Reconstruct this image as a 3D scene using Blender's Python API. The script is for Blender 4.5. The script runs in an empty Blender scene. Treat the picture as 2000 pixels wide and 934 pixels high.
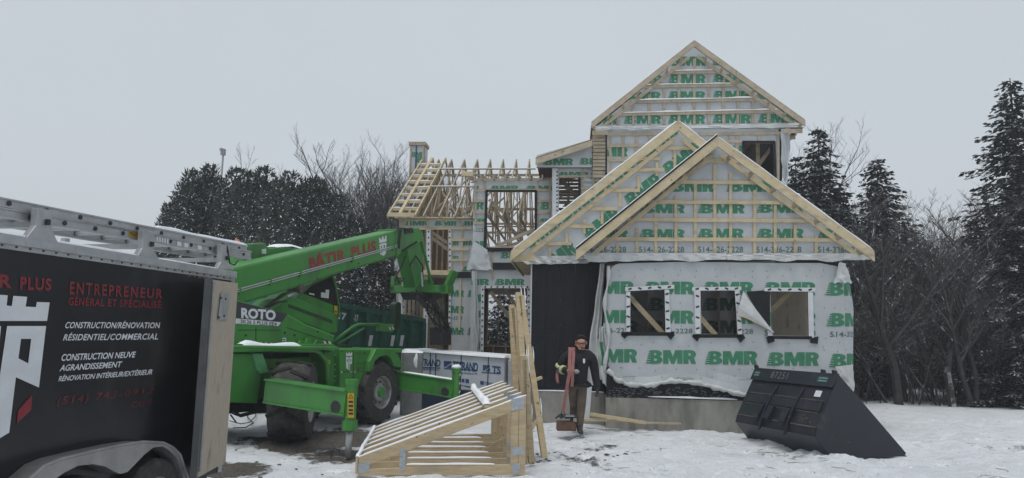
import bpy, math, random
import numpy as np
from mathutils import Vector, Matrix, noise
from mathutils.geometry import tessellate_polygon
random.seed(7)
scene = bpy.context.scene
COL = scene.collection
R = math.radians

# ------------------------------------------------------------------ camera
CAM_H = 1.76; FPX = 1400.0; PITCH = math.atan(188/1400.0); ROLL = 0.0185
_F = Vector((0, math.cos(PITCH), math.sin(PITCH)))
_R0 = Vector((1, 0, 0)); _U0 = Vector((0, -math.sin(PITCH), math.cos(PITCH)))
_R = (_R0*math.cos(ROLL) + _U0*math.sin(ROLL)); _U = (_U0*math.cos(ROLL) - _R0*math.sin(ROLL))
CAM = Vector((0, 0, CAM_H))
cam_data = bpy.data.cameras.new('camera'); cam = bpy.data.objects.new('camera', cam_data); COL.objects.link(cam)
cam_data.sensor_width = 36; cam_data.lens = 36*FPX/2000; cam_data.clip_start = 0.05; cam_data.clip_end = 2000
M = Matrix((( _R.x, _U.x, -_F.x, CAM.x), (_R.y, _U.y, -_F.y, CAM.y), (_R.z, _U.z, -_F.z, CAM.z), (0, 0, 0, 1)))
cam.matrix_world = M
scene.camera = cam

# ------------------------------------------------------------------ sky, sun, exposure
SUN_EL = 70; SUN_AZ = 215          # soft overcast light from behind the camera
world = bpy.data.worlds.new('World'); scene.world = world; world.use_nodes = True
nt = world.node_tree; nt.nodes.clear()
out = nt.nodes.new('ShaderNodeOutputWorld'); bg = nt.nodes.new('ShaderNodeBackground')
sky = nt.nodes.new('ShaderNodeTexSky'); sky.sky_type = 'NISHITA'; sky.sun_disc = False
sky.sun_elevation = R(SUN_EL); sky.sun_rotation = R(SUN_AZ); sky.dust_density = 4; sky.air_density = 1.5
hsv = nt.nodes.new('ShaderNodeHueSaturation'); hsv.inputs['Saturation'].default_value = 0.4
tc = nt.nodes.new('ShaderNodeTexCoord'); sep = nt.nodes.new('ShaderNodeSeparateXYZ')
ramp = nt.nodes.new('ShaderNodeValToRGB')
e = ramp.color_ramp.elements
e[0].position = 0.0; e[0].color = (0.60, 0.645, 0.685, 1)
e[1].position = 1.0; e[1].color = (0.475, 0.525, 0.575, 1)
mid = ramp.color_ramp.elements.new(0.30); mid.color = (0.535, 0.585, 0.63, 1)
sc10 = nt.nodes.new('ShaderNodeVectorMath'); sc10.operation = 'SCALE'; sc10.inputs['Scale'].default_value = 10.0
cl = nt.nodes.new('ShaderNodeTexNoise'); cl.inputs['Scale'].default_value = 1.6; cl.inputs['Detail'].default_value = 3
clm = nt.nodes.new('ShaderNodeMapRange'); clm.inputs['To Min'].default_value = 9.3; clm.inputs['To Max'].default_value = 10.6
mix = nt.nodes.new('ShaderNodeMix'); mix.data_type = 'RGBA'; mix.inputs[0].default_value = 0.86
nt.links.new(tc.outputs['Generated'], sep.inputs[0]); nt.links.new(sep.outputs['Z'], ramp.inputs[0])
nt.links.new(tc.outputs['Generated'], cl.inputs['Vector']); nt.links.new(cl.outputs[0], clm.inputs[0])
nt.links.new(clm.outputs[0], sc10.inputs['Scale'])
nt.links.new(ramp.outputs[0], sc10.inputs[0])
nt.links.new(sky.outputs[0], hsv.inputs['Color'])
nt.links.new(hsv.outputs[0], mix.inputs[6]); nt.links.new(sc10.outputs[0], mix.inputs[7])
nt.links.new(mix.outputs[2], bg.inputs[0]); bg.inputs[1].default_value = 0.1
nt.links.new(bg.outputs[0], out.inputs[0])
sl = bpy.data.lights.new('sun', 'SUN'); sl.energy = 1.3; sl.angle = R(25); sl.color = (1, 0.97, 0.93)
so = bpy.data.objects.new('sun', sl); COL.objects.link(so)
so.rotation_euler = (R(90-SUN_EL), 0, R(180-SUN_AZ+180-180))
_az = R(SUN_AZ)
_sd = Vector((math.sin(_az)*math.cos(R(SUN_EL)), math.cos(_az)*math.cos(R(SUN_EL)), math.sin(R(SUN_EL))))
so.rotation_euler = (-_sd).to_track_quat('-Z', 'Y').to_euler()
vs = scene.view_settings; vs.view_transform = 'Standard'; vs.look = 'None'; vs.gamma = 1; vs.exposure = 0.22
vs.use_curve_mapping = False
scene.cycles.max_bounces = 6; scene.cycles.use_denoising = True

# ------------------------------------------------------------------ pixel helpers (2000 x 934 photograph)
def ray(px, py):
    return _F + _R*((px-1000)/FPX) + _U*((467-py)/FPX)
def at(px, py, Y):
    d = ray(px, py); return CAM + d*((Y-CAM.y)/d.y)
def onz(px, py, z=0.0):
    d = ray(px, py); return CAM + d*((z-CAM_H)/d.z)
class Frame:
    """vertical frame: o origin, a along, n outward normal (toward the viewer), z up"""
    def __init__(s, o, ang):       # ang: direction of a, degrees from +X
        s.o = Vector(o); s.a = Vector((math.cos(R(ang)), math.sin(R(ang)), 0)); s.n = Vector((s.a.y, -s.a.x, 0))
    def w(s, a, t, z): return s.o + s.a*a + s.n*t + Vector((0, 0, z))
    def px(s, x, y, t=0.0):
        d = ray(x, y); k = (t - (CAM-s.o).dot(s.n))/d.dot(s.n); p = CAM + d*k - s.o
        return p.dot(s.a), p.z
    def P(s, x, y, t=0.0):
        a, z = s.px(x, y, t); return s.w(a, t, z)

# ------------------------------------------------------------------ mesh helpers
class MB:
    def __init__(s): s.v = []; s.f = []; s.m = []
    def poly(s, pts, m=0):
        i = len(s.v); s.v += [Vector(p) for p in pts]; s.f.append(tuple(range(i, i+len(pts)))); s.m.append(m)
    def hexa(s, b, t, m=0):        # b, t: 4 points each, same winding
        i = len(s.v); s.v += [Vector(p) for p in b] + [Vector(p) for p in t]
        for f in ((0,3,2,1), (4,5,6,7), (0,1,5,4), (1,2,6,5), (2,3,7,6), (3,0,4,7)):
            s.f.append(tuple(i+k for k in f)); s.m.append(m)
        return s
    def box(s, lo, hi, m=0, fr=None):
        g = (lambda x, y, z: fr.w(x, y, z)) if fr else (lambda x, y, z: Vector((x, y, z)))
        x0, y0, z0 = lo; x1, y1, z1 = hi
        return s.hexa([g(x0,y0,z0), g(x1,y0,z0), g(x1,y1,z0), g(x0,y1,z0)], [g(x0,y0,z1), g(x1,y0,z1), g(x1,y1,z1), g(x0,y1,z1)], m)
    def beam(s, p0, p1, w, h, up=(0,0,1), m=0):
        p0 = Vector(p0); p1 = Vector(p1); d = (p1-p0).normalized(); u = Vector(up)
        x = d.cross(u)
        if x.length < 1e-4: x = d.cross(Vector((1,0,0)))
        x.normalize(); u = x.cross(d).normalized(); x = x*w/2; u = u*h/2
        return s.hexa([p0-x-u, p0+x-u, p0+x+u, p0-x+u], [p1-x-u, p1+x-u, p1+x+u, p1-x+u], m)
    def prism(s, pts, ext, m=0, mside=None):
        pts = [Vector(p) for p in pts]; ext = Vector(ext); n = len(pts); i = len(s.v)
        s.v += pts + [p+ext for p in pts]
        s.f.append(tuple(range(i, i+n))); s.m.append(m)
        s.f.append(tuple(range(i+2*n-1, i+n-1, -1))); s.m.append(m)
        for k in range(n):
            s.f.append((i+k, i+n+k, i+n+(k+1)%n, i+(k+1)%n)); s.m.append(m if mside is None else mside)
        return s
    def tube(s, path, r, n=8, m=0, cap=True):
        path = [Vector(p) for p in path]; k = len(path)
        rs = r if isinstance(r, (list, tuple)) else [r]*k
        i = len(s.v); ref = None
        for j, p in enumerate(path):
            d = (path[min(j+1, k-1)]-path[max(j-1, 0)])
            d = d.normalized() if d.length > 1e-9 else Vector((0,0,1))
            if ref is None: ref = d.orthogonal().normalized()
            ref = (ref - d*ref.dot(d))
            ref = ref.normalized() if ref.length > 1e-6 else d.orthogonal().normalized()
            b = d.cross(ref)
            for q in range(n):
                a = 2*math.pi*q/n; s.v.append(p + (ref*math.cos(a)+b*math.sin(a))*rs[j])
        for j in range(k-1):
            for q in range(n):
                s.f.append((i+j*n+q, i+j*n+(q+1)%n, i+(j+1)*n+(q+1)%n, i+(j+1)*n+q)); s.m.append(m)
        if cap:
            s.f.append(tuple(i+q for q in range(n-1, -1, -1))); s.m.append(m)
            s.f.append(tuple(i+(k-1)*n+q for q in range(n))); s.m.append(m)
        return s
    def lathe(s, c, ax, prof, n=32, m=0):        # prof: list of (along axis, radius)
        c = Vector(c); ax = Vector(ax).normalized(); u = ax.orthogonal().normalized(); w = ax.cross(u); i = len(s.v)
        for (t, r) in prof:
            for q in range(n):
                a = 2*math.pi*q/n; s.v.append(c+ax*t+(u*math.cos(a)+w*math.sin(a))*r)
        for j in range(len(prof)-1):
            for q in range(n):
                s.f.append((i+j*n+q, i+j*n+(q+1)%n, i+(j+1)*n+(q+1)%n, i+(j+1)*n+q)); s.m.append(m)
        return s
    def blob(s, c, rx, ry, rz, m=0, seed=0, nu=10, nv=6, amp=0.15):
        c = Vector(c); i = len(s.v)
        for a in range(nv+1):
            th = math.pi*a/nv
            for b in range(nu):
                ph = 2*math.pi*b/nu; d = Vector((math.sin(th)*math.cos(ph), math.sin(th)*math.sin(ph), math.cos(th)))
                k = 1+amp*noise.noise(d*2+Vector((seed*3.1, seed, 0)))
                s.v.append(c+Vector((d.x*rx*k, d.y*ry*k, d.z*rz*k)))
        for a in range(nv):
            for b in range(nu):
                s.f.append((i+a*nu+b, i+a*nu+(b+1)%nu, i+(a+1)*nu+(b+1)%nu, i+(a+1)*nu+b)); s.m.append(m)
        return s
    def pieces(s):
        """one mesh builder for each connected piece"""
        par = list(range(len(s.v)))
        def find(x):
            while par[x] != x: par[x] = par[par[x]]; x = par[x]
            return x
        for f in s.f:
            for k in f[1:]: par[find(k)] = find(f[0])
        gr = {}
        for f, m in zip(s.f, s.m): gr.setdefault(find(f[0]), []).append((f, m))
        res = []
        for g in gr.values():
            q = MB(); ix = {}
            for f, m in g:
                for k in f:
                    if k not in ix: ix[k] = len(q.v); q.v.append(s.v[k])
                q.f.append(tuple(ix[k] for k in f)); q.m.append(m)
            res.append(q)
        return res
    def build_each(s, name, mats, parent=None, **kw):
        return [q.build(name, mats, parent, **kw) for q in s.pieces()]
    def build(s, name, mats, parent=None, bevel=0, smooth=False, fixn=True):
        if not isinstance(mats, (list, tuple)): mats = [mats]
        if parent is None:
            xs = [p.x for p in s.v]; ys = [p.y for p in s.v]; zs = [p.z for p in s.v]
            o = Vector(((min(xs)+max(xs))/2, (min(ys)+max(ys))/2, min(zs)))
        else: o = ORIG[parent.name]
        me = bpy.data.meshes.new(name); me.from_pydata([tuple(p-o) for p in s.v], [], s.f)
        for mt in mats: me.materials.append(mt)
        me.polygons.foreach_set('material_index', s.m)
        if fixn:
            import bmesh
            bm = bmesh.new(); bm.from_mesh(me); bmesh.ops.recalc_face_normals(bm, faces=bm.faces[:]); bm.to_mesh(me); bm.free()
        if smooth: me.polygons.foreach_set('use_smooth', [True]*len(me.polygons))
        me.update()
        ob = bpy.data.objects.new(name, me); COL.objects.link(ob)
        if parent is None: ob.location = o
        else: ob.parent = parent
        ORIG[ob.name] = o
        if bevel:
            b = ob.modifiers.new('bevel', 'BEVEL'); b.width = bevel; b.segments = 2; b.limit_method = 'ANGLE'; b.angle_limit = R(40)
        return ob
ORIG = {}
def tag(o, label, cat, group=None, kind=None):
    o['label'] = label; o['category'] = cat
    if group: o['group'] = group
    if kind: o['kind'] = kind
    return o
def thing(name, label, cat, loc, group=None):
    o = bpy.data.objects.new(name, None); COL.objects.link(o); o.location = loc; o.empty_display_size = 0.2
    ORIG[o.name] = Vector(loc); return tag(o, label, cat, group)
def copy_thing(root, loc, rz=0, scale=1.0, label=None, sz=None):
    r = root.copy(); COL.objects.link(r); r.location = loc; r.rotation_euler = (0, 0, rz)
    r.scale = (scale, scale, scale if sz is None else sz)
    if label: r['label'] = label
    for ch in root.children:
        c = ch.copy(); COL.objects.link(c); c.parent = r
    return r

# ------------------------------------------------------------------ materials
def mat(name, col, rough=0.6, metal=0.0, var=0.12, scale=6.0, bump=0.0, bscale=40.0, stretch=None, col2=None, alpha=None, spec=None, thr=None, coords='Object'):
    m = bpy.data.materials.new(name); m.use_nodes = True; t = m.node_tree; b = t.nodes['Principled BSDF']
    b.inputs['Roughness'].default_value = rough; b.inputs['Metallic'].default_value = metal
    if spec is not None: b.inputs['Specular IOR Level'].default_value = spec
    tcn = t.nodes.new('ShaderNodeTexCoord'); mp = t.nodes.new('ShaderNodeMapping')
    if stretch: mp.inputs['Scale'].default_value = stretch
    t.links.new(tcn.outputs[coords], mp.inputs[0])
    n = t.nodes.new('ShaderNodeTexNoise'); n.inputs['Scale'].default_value = scale; n.inputs['Detail'].default_value = 6; n.inputs['Roughness'].default_value = 0.62
    t.links.new(mp.outputs[0], n.inputs['Vector'])
    mx = t.nodes.new('ShaderNodeMix'); mx.data_type = 'RGBA'
    c2 = col2 if col2 else tuple(max(0, c*(1-2.2*var)) for c in col)
    c1 = col if col2 else tuple(min(1, c*(1+var)) for c in col)
    mx.inputs[6].default_value = (*c1, 1); mx.inputs[7].default_value = (*c2, 1)
    rg = t.nodes.new('ShaderNodeMapRange'); a, bb = thr if thr else (0.3, 0.72)
    rg.inputs[1].default_value = a; rg.inputs[2].default_value = bb
    t.links.new(n.outputs[0], rg.inputs[0]); t.links.new(rg.outputs[0], mx.inputs[0]); t.links.new(mx.outputs[2], b.inputs['Base Color'])
    if bump:
        n2 = t.nodes.new('ShaderNodeTexNoise'); n2.inputs['Scale'].default_value = bscale; n2.inputs['Detail'].default_value = 4
        t.links.new(mp.outputs[0], n2.inputs['Vector'])
        bp = t.nodes.new('ShaderNodeBump'); bp.inputs['Strength'].default_value = bump; bp.inputs['Distance'].default_value = 0.02
        t.links.new(n2.outputs[0], bp.inputs['Height']); t.links.new(bp.outputs[0], b.inputs['Normal'])
    return m
def specks(m, col, scale, lo, hi, amt=1.0, stretch=None):
    t = m.node_tree; b = t.nodes['Principled BSDF']; tcn = t.nodes.new('ShaderNodeTexCoord'); mp = t.nodes.new('ShaderNodeMapping'); t.links.new(tcn.outputs['Object'], mp.inputs[0])
    if stretch: mp.inputs['Scale'].default_value = stretch
    n = t.nodes.new('ShaderNodeTexNoise'); n.inputs['Scale'].default_value = scale; n.inputs['Detail'].default_value = 5; t.links.new(mp.outputs[0], n.inputs['Vector'])
    r = t.nodes.new('ShaderNodeMapRange'); r.inputs[1].default_value = lo; r.inputs[2].default_value = hi; r.inputs[4].default_value = amt; t.links.new(n.outputs[0], r.inputs[0])
    mx = t.nodes.new('ShaderNodeMix'); mx.data_type = 'RGBA'; mx.inputs[7].default_value = (*col, 1); src = b.inputs['Base Color'].links[0].from_socket
    t.links.new(src, mx.inputs[6]); t.links.new(r.outputs[0], mx.inputs[0]); t.links.new(mx.outputs[2], b.inputs['Base Color']); return m
def snowy(name, col, amount=0.45, rough=0.85, lo=0.25, scale=14.0):
    """bark or needles carrying snow on the surfaces that face up"""
    m = mat(name, col, rough, var=0.3, scale=5); t = m.node_tree; b = t.nodes['Principled BSDF']
    g = t.nodes.new('ShaderNodeNewGeometry'); s = t.nodes.new('ShaderNodeSeparateXYZ'); t.links.new(g.outputs['True Normal'], s.inputs[0])
    r = t.nodes.new('ShaderNodeMapRange'); r.inputs[1].default_value = lo; r.inputs[2].default_value = lo+0.25; t.links.new(s.outputs['Z'], r.inputs[0])
    n = t.nodes.new('ShaderNodeTexNoise'); n.inputs['Scale'].default_value = scale
    tcn = t.nodes.new('ShaderNodeTexCoord'); t.links.new(tcn.outputs['Object'], n.inputs['Vector'])
    k = t.nodes.new('ShaderNodeMapRange'); k.inputs[1].default_value = 0.62-amount*0.4; k.inputs[2].default_value = 0.72-amount*0.4; t.links.new(n.outputs[0], k.inputs[0])
    mu = t.nodes.new('ShaderNodeMath'); mu.operation = 'MULTIPLY'; t.links.new(r.outputs[0], mu.inputs[0]); t.links.new(k.outputs[0], mu.inputs[1])
    mx = t.nodes.new('ShaderNodeMix'); mx.data_type = 'RGBA'; mx.inputs[7].default_value = (0.78, 0.8, 0.83, 1)
    src = b.inputs['Base Color'].links[0].from_socket
    t.links.new(src, mx.inputs[6]); t.links.new(mu.outputs[0], mx.inputs[0]); t.links.new(mx.outputs[2], b.inputs['Base Color'])
    return m
MT = {}
MT['pine'] = mat('pine lumber', (0.60, 0.50, 0.325), 0.7, var=0.16, scale=5, bump=0.25, bscale=30, col2=(0.46, 0.37, 0.225))
MT['pine2'] = mat('weathered pine lumber', (0.45, 0.385, 0.285), 0.75, var=0.2, scale=6, col2=(0.31, 0.255, 0.18))
MT['pinefront'] = mat('fresh spruce truss lumber', (0.53, 0.425, 0.27), 0.65, scale=4, bump=0.2, bscale=25, stretch=(1, 6, 8), col2=(0.39, 0.29, 0.165))
MT['osb'] = mat('brown sheathing board', (0.23, 0.15, 0.085), 0.8, scale=25, col2=(0.13, 0.085, 0.05))
MT['ply'] = mat('weathered plywood', (0.38, 0.335, 0.265), 0.8, scale=18, col2=(0.29, 0.25, 0.195), bump=0.3, bscale=60, stretch=(3, 3, 0.6), thr=(0.42, 0.8))
MT['wrap'] = mat('grey white house wrap', (0.45, 0.475, 0.49), 0.42, var=0.05, scale=2.5, bump=0.9, bscale=3.6, stretch=(1, 1, 0.7))
MT['wrapin'] = mat('inner house wrap lightened for dim room', (0.55, 0.56, 0.57), 0.6, var=0.1, scale=3)  # paler than the outer wrap: brightness put into the colour for the dim room
MT['wrapfold'] = mat('loose house wrap', (0.52, 0.535, 0.53), 0.5, var=0.08, scale=3, bump=0.6, bscale=9)
MT['green'] = mat('green wrap print', (0.035, 0.205, 0.105), 0.5, var=0.12, scale=8, bump=0.3, bscale=5)
MT['greyprint'] = mat('dark grey wrap print', (0.07, 0.15, 0.12), 0.5, var=0.1)
MT['membrane'] = mat('black membrane', (0.010, 0.011, 0.014), 0.55, var=0.3, scale=5, bump=0.3, bscale=12, spec=0.25)
MT['tape'] = mat('white flashing tape', (0.60, 0.62, 0.64), 0.5, var=0.06)
MT['ink'] = mat('black ink', (0.015, 0.016, 0.02), 0.6, var=0.1)
MT['concrete'] = mat('damp poured concrete', (0.33, 0.325, 0.29), 0.85, scale=3, col2=(0.19, 0.185, 0.165), bump=0.3, bscale=20, stretch=(1, 1, 0.5))
MT['snow'] = mat('fresh snow', (0.82, 0.845, 0.88), 0.75, var=0.03, scale=4, bump=0.5, bscale=14)
MT['mgreen'] = mat('green machine paint', (0.044, 0.225, 0.036), 0.42, scale=3.0, var=0.12, col2=(0.038, 0.175, 0.032), thr=(0.45, 0.85))
MT['mgreen2'] = mat('pale green machine paint', (0.09, 0.30, 0.12), 0.4, scale=3.0, var=0.12)
MT['dgreen'] = mat('dark green container paint', (0.012, 0.115, 0.07), 0.5, scale=4, var=0.25, bump=0.15, bscale=10)
MT['rubber'] = mat('dirty tyre rubber', (0.030, 0.029, 0.028), 0.85, scale=9, col2=(0.085, 0.075, 0.062), thr=(0.48, 0.75), bump=0.4, bscale=25)
MT['rim'] = mat('grey wheel rim', (0.36, 0.37, 0.38), 0.45, metal=0.3, scale=8, col2=(0.2, 0.19, 0.18))
MT['steel'] = mat('bright steel', (0.42, 0.43, 0.45), 0.3, metal=0.35, var=0.06)
MT['alu'] = mat('dull aluminium', (0.40, 0.41, 0.42), 0.45, metal=0.5, var=0.1, scale=7)
MT['galv'] = mat('galvanised truss plate', (0.42, 0.45, 0.48), 0.4, metal=0.6, scale=30)
MT['black'] = mat('black hose rubber', (0.012, 0.012, 0.013), 0.5)
MT['dark'] = mat('dark greasy steel', (0.025, 0.025, 0.027), 0.6, scale=8, var=0.3)
MT['tblack'] = mat('black trailer panel', (0.0075, 0.008, 0.0105), 0.28, var=0.3, scale=4, col2=(0.022, 0.021, 0.02), thr=(0.5, 0.9), spec=0.4)
MT['bucket'] = mat('black bucket paint', (0.014, 0.018, 0.026), 0.33, var=0.2, scale=3, bump=0.1, bscale=6, spec=0.4, col2=(0.025, 0.028, 0.032), thr=(0.45, 0.9))
MT['rust'] = mat('dusty worn steel', (0.10, 0.085, 0.07), 0.8, scale=14, var=0.3)
MT['lwhite'] = mat('white vinyl lettering', (0.62, 0.64, 0.67), 0.5, var=0.05)
MT['lred'] = mat('red vinyl lettering', (0.19, 0.011, 0.02), 0.5, var=0.1)
MT['ldim'] = mat('faded red lettering', (0.13, 0.012, 0.018), 0.6, var=0.3)
MT['lbrick'] = mat('dusty red lettering', (0.24, 0.035, 0.022), 0.6, var=0.15)
MT['lbrick2'] = mat('faint brown lettering', (0.085, 0.10, 0.03), 0.6, var=0.2)
MT['yellow'] = mat('yellow warning sticker', (0.55, 0.33, 0.02), 0.5, var=0.05)
MT['orange'] = mat('orange plastic', (0.6, 0.12, 0.03), 0.4)
MT['blue'] = mat('navy blue print', (0.012, 0.055, 0.16), 0.5, var=0.1)
MT['bwrap'] = mat('lumber bundle wrap', (0.46, 0.49, 0.53), 0.4, var=0.06, scale=3, bump=0.4, bscale=6)
MT['btarp'] = mat('dark blue lower wrap', (0.012, 0.025, 0.055), 0.5, var=0.2)
MT['bark'] = snowy('snow dusted bark', (0.042, 0.039, 0.037), 0.42, lo=0.25, scale=5)
MT['twig'] = snowy('snow dusted twigs', (0.062, 0.058, 0.057), 0.30, lo=0.45, scale=6)
MT['brush'] = snowy('dark brush', (0.032, 0.029, 0.028), 0.30, lo=0.45, scale=6)
MT['needle'] = snowy('dark spruce needles', (0.010, 0.018, 0.013), 0.18, lo=0.55)
MT['cedar'] = snowy('dark cedar foliage', (0.032, 0.043, 0.034), 0.34, lo=0.55, scale=8)
MT['cedar2'] = mat('mid cedar foliage', (0.054, 0.068, 0.053), 0.85, var=0.3)
MT['glass'] = mat('dark cab glass', (0.012, 0.016, 0.018), 0.08, var=0.1, spec=0.6)
MT['paper'] = mat('white paper notice', (0.55, 0.58, 0.56), 0.7, var=0.04)
MT['grey'] = mat('grey snowy panel', (0.20, 0.21, 0.21), 0.8, var=0.15, scale=5)
MT['fender'] = mat('brushed grey fender', (0.30, 0.295, 0.29), 0.4, metal=0.5, var=0.12)

for k_ in ('pine', 'pinefront', 'pine2'): specks(MT[k_], (0.09, 0.06, 0.035), 13, 0.66, 0.72, 0.8); specks(MT[k_], (0.30, 0.25, 0.18), 2.2, 0.52, 0.70, 0.7, (1, 1, 3))
specks(MT['mgreen'], (0.05, 0.075, 0.045), 2.4, 0.50, 0.74, 0.75, (1, 1, 0.35)); specks(MT['mgreen'], (0.11, 0.10, 0.075), 11, 0.64, 0.74, 0.55)
specks(MT['tblack'], (0.05, 0.048, 0.045), 3.0, 0.55, 0.80, 0.6, (1, 1, 0.3)); specks(MT['ply'], (0.17, 0.13, 0.09), 7, 0.60, 0.70, 0.6, (1, 1, 0.4))
specks(MT['bucket'], (0.07, 0.062, 0.052), 5.5, 0.62, 0.75, 0.5); specks(MT['bucket'], (0.16, 0.16, 0.16), 30, 0.70, 0.74, 0.5, (0.3, 1, 1))
specks(MT['dgreen'], (0.02, 0.03, 0.025), 3, 0.5, 0.7, 0.7, (1, 1, .3)); specks(MT['wrap'], (0.36, 0.37, 0.37), 1.1, 0.52, 0.72, 0.6); specks(MT['concrete'], (0.13, 0.13, 0.12), 1.7, 0.52, 0.66, 0.7, (2, 2, .6))
# ------------------------------------------------------------------ 2D lettering
def clip_poly(poly, conv):
    """poly, conv: lists of (x, y), conv convex and counter-clockwise"""
    outp = list(poly)
    for i in range(len(conv)):
        ax, ay = conv[i]; bx, by = conv[(i+1) % len(conv)]
        inp = outp; outp = []
        if not inp: return []
        for j in range(len(inp)):
            p = inp[j]; q = inp[(j+1) % len(inp)]
            dp = (bx-ax)*(p[1]-ay)-(by-ay)*(p[0]-ax); dq = (bx-ax)*(q[1]-ay)-(by-ay)*(q[0]-ax)
            if dp >= 0: outp.append(p)
            if (dp >= 0) != (dq >= 0):
                k = dp/(dp-dq); outp.append((p[0]+(q[0]-p[0])*k, p[1]+(q[1]-p[1])*k))
    return outp if len(outp) > 2 else []
def ccw(p):
    a = sum(p[i][0]*p[(i+1) % len(p)][1]-p[(i+1) % len(p)][0]*p[i][1] for i in range(len(p)))
    return p if a > 0 else p[::-1]
_tc = {}
def glyphs(text, bold=0.0, shear=0.0, spacing=1.0):
    """list of triangles in a unit box (x 0..1, y 0..1 of the capitals) """
    key = (text, bold, shear, spacing)
    if key in _tc: return _tc[key]
    cu = bpy.data.curves.new('lettering', 'FONT'); cu.body = text; cu.size = 1; cu.offset = bold; cu.resolution_u = 3; cu.space_character = spacing
    ob = bpy.data.objects.new('lettering', cu); COL.objects.link(ob); bpy.context.view_layer.update()
    me = bpy.data.meshes.new_from_object(ob.evaluated_get(bpy.context.evaluated_depsgraph_get()))
    me.calc_loop_triangles()
    vs_ = [(v.co.x, v.co.y) for v in me.vertices]
    tris = [[vs_[i] for i in t.vertices] for t in me.loop_triangles]
    bpy.data.objects.remove(ob); bpy.data.meshes.remove(me); bpy.data.curves.remove(cu)
    cap = 0.70
    x0 = min(x for x, y in vs_); x1 = max(x for x, y in vs_)
    res = [[((x-x0)/(x1-x0)+shear*y, y/cap) for x, y in t] for t in tris]
    _tc[key] = res; return res
def arc(cx, cy, rx, ry, a0, a1, n=7):
    return [(cx+rx*math.cos(R(a0+(a1-a0)*i/(n-1))), cy+ry*math.sin(R(a0+(a1-a0)*i/(n-1)))) for i in range(n)]
def tess(outer, holes=()):
    loops = [[Vector((x, y, 0)) for x, y in outer]] + [[Vector((x, y, 0)) for x, y in h] for h in holes]
    allp = [p for l in loops for p in l]
    return [[(allp[i].x, allp[i].y) for i in t] for t in tessellate_polygon(loops)]
def bmr():
    if 'bmr' in _tc: return _tc['bmr']
    o = []
    # B with its left edge cut into speed stripes
    b = [(0.095, 0)] + arc(0.21, 0.285, 0.125, 0.285, -90, 62) + arc(0.20, 0.745, 0.12, 0.255, -55, 90) + [(0.095, 1)]
    o += tess(b, [[(0.165, 0.20), (0.205, 0.20), (0.228, 0.29), (0.205, 0.39), (0.165, 0.39)], [(0.165, 0.63), (0.20, 0.63), (0.216, 0.71), (0.20, 0.79), (0.165, 0.79)]])
    for k in range(6):
        y = 0.02+k*0.165; x = 0.0+0.012*k
        o += [[(x, y), (0.095, y), (0.095, y+0.105)], [(x, y), (0.095, y+0.105), (x+0.006, y+0.105)]]
    m = [(0.345, 0), (0.45, 0), (0.45, 0.50), (0.505, 0), (0.57, 0), (0.625, 0.50), (0.625, 0), (0.73, 0), (0.73, 1), (0.585, 1), (0.537, 0.50), (0.49, 1), (0.345, 1)]
    o += tess(m)
    r = [(0.745, 0), (0.85, 0), (0.85, 0.34), (0.87, 0.34), (0.90, 0), (1.0, 0), (0.962, 0.38)] + arc(0.895, 0.70, 0.105, 0.30, -52, 90) + [(0.745, 1)]
    o += tess(r, [[(0.85, 0.58), (0.885, 0.58), (0.90, 0.69), (0.885, 0.79), (0.85, 0.79)]])
    _tc['bmr'] = o; return o
def quadmap(q):
    """unit square -> pixel quad tl, tr, br, bl"""
    tl, tr, br, bl = q
    def f(x, y):
        return tuple((bl[i]*(1-x)+br[i]*x)*(1-y)+(tl[i]*(1-x)+tr[i]*x)*y for i in (0, 1))
    return f
def letters_px(mb, tris, quad, fr, t, m=0):
    g = quadmap(quad)
    for tri in tris:
        mb.poly([fr.P(*g(x, y), t) for x, y in tri], m)

# ------------------------------------------------------------------ ground
_fp = {}
def _dent(x, y, a, rx, ry, h):
    for i in range(int((x-0.5)//1), int((x+0.5)//1)+1):
        for j in range(int((y-0.5)//1), int((y+0.5)//1)+1): _fp.setdefault((i, j), []).append((x, y, math.cos(a), math.sin(a), rx, ry, h))
_rg = random.Random(21)
for (x0, y0, x1, y1, n_) in ((1.2, 13.3, 0.9, 8.0, 16), (1.2, 13.2, 4.0, 9.0, 16), (0.6, 9.2, 5.5, 10.0, 16), (5.2, 10.6, 9.5, 12.5, 14), (-2.6, 9.6, 0.6, 9.0, 12), (1.8, 12.6, 6.5, 13.6, 14), (2.5, 8.8, 7.5, 9.6, 16), (1.6, 12.2, 1.0, 9.6, 14), (7.0, 14.5, 11, 13, 12)):
    th_ = math.atan2(y1-y0, x1-x0)
    for k in range(n_):
        t_ = k/n_; s_ = 0.11 if k % 2 else -0.11; _dent(x0+(x1-x0)*t_-math.sin(th_)*s_+_rg.gauss(0, .05), y0+(y1-y0)*t_+math.cos(th_)*s_+_rg.gauss(0, .05), th_+_rg.gauss(0, .2), .16, .075, _rg.uniform(.03, .06))
for k in range(150): _dent(_rg.uniform(-1.5, 10), _rg.uniform(8.2, 15), _rg.uniform(0, 6.3), _rg.uniform(.10, .2), _rg.uniform(.06, .12), _rg.uniform(-.03, .05))
for (x0, y0, x1, y1) in ((6.4, 12.9, 11.5, 14.2), (6.2, 11.9, 11.5, 13.0), (-1.9, 11.0, 0.5, 13.6)):
    th_ = math.atan2(y1-y0, x1-x0)
    for k in range(26): t_ = k/26; _dent(x0+(x1-x0)*t_, y0+(y1-y0)*t_+0.1*math.sin(t_*4), th_, .24, .13, .045)
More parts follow.
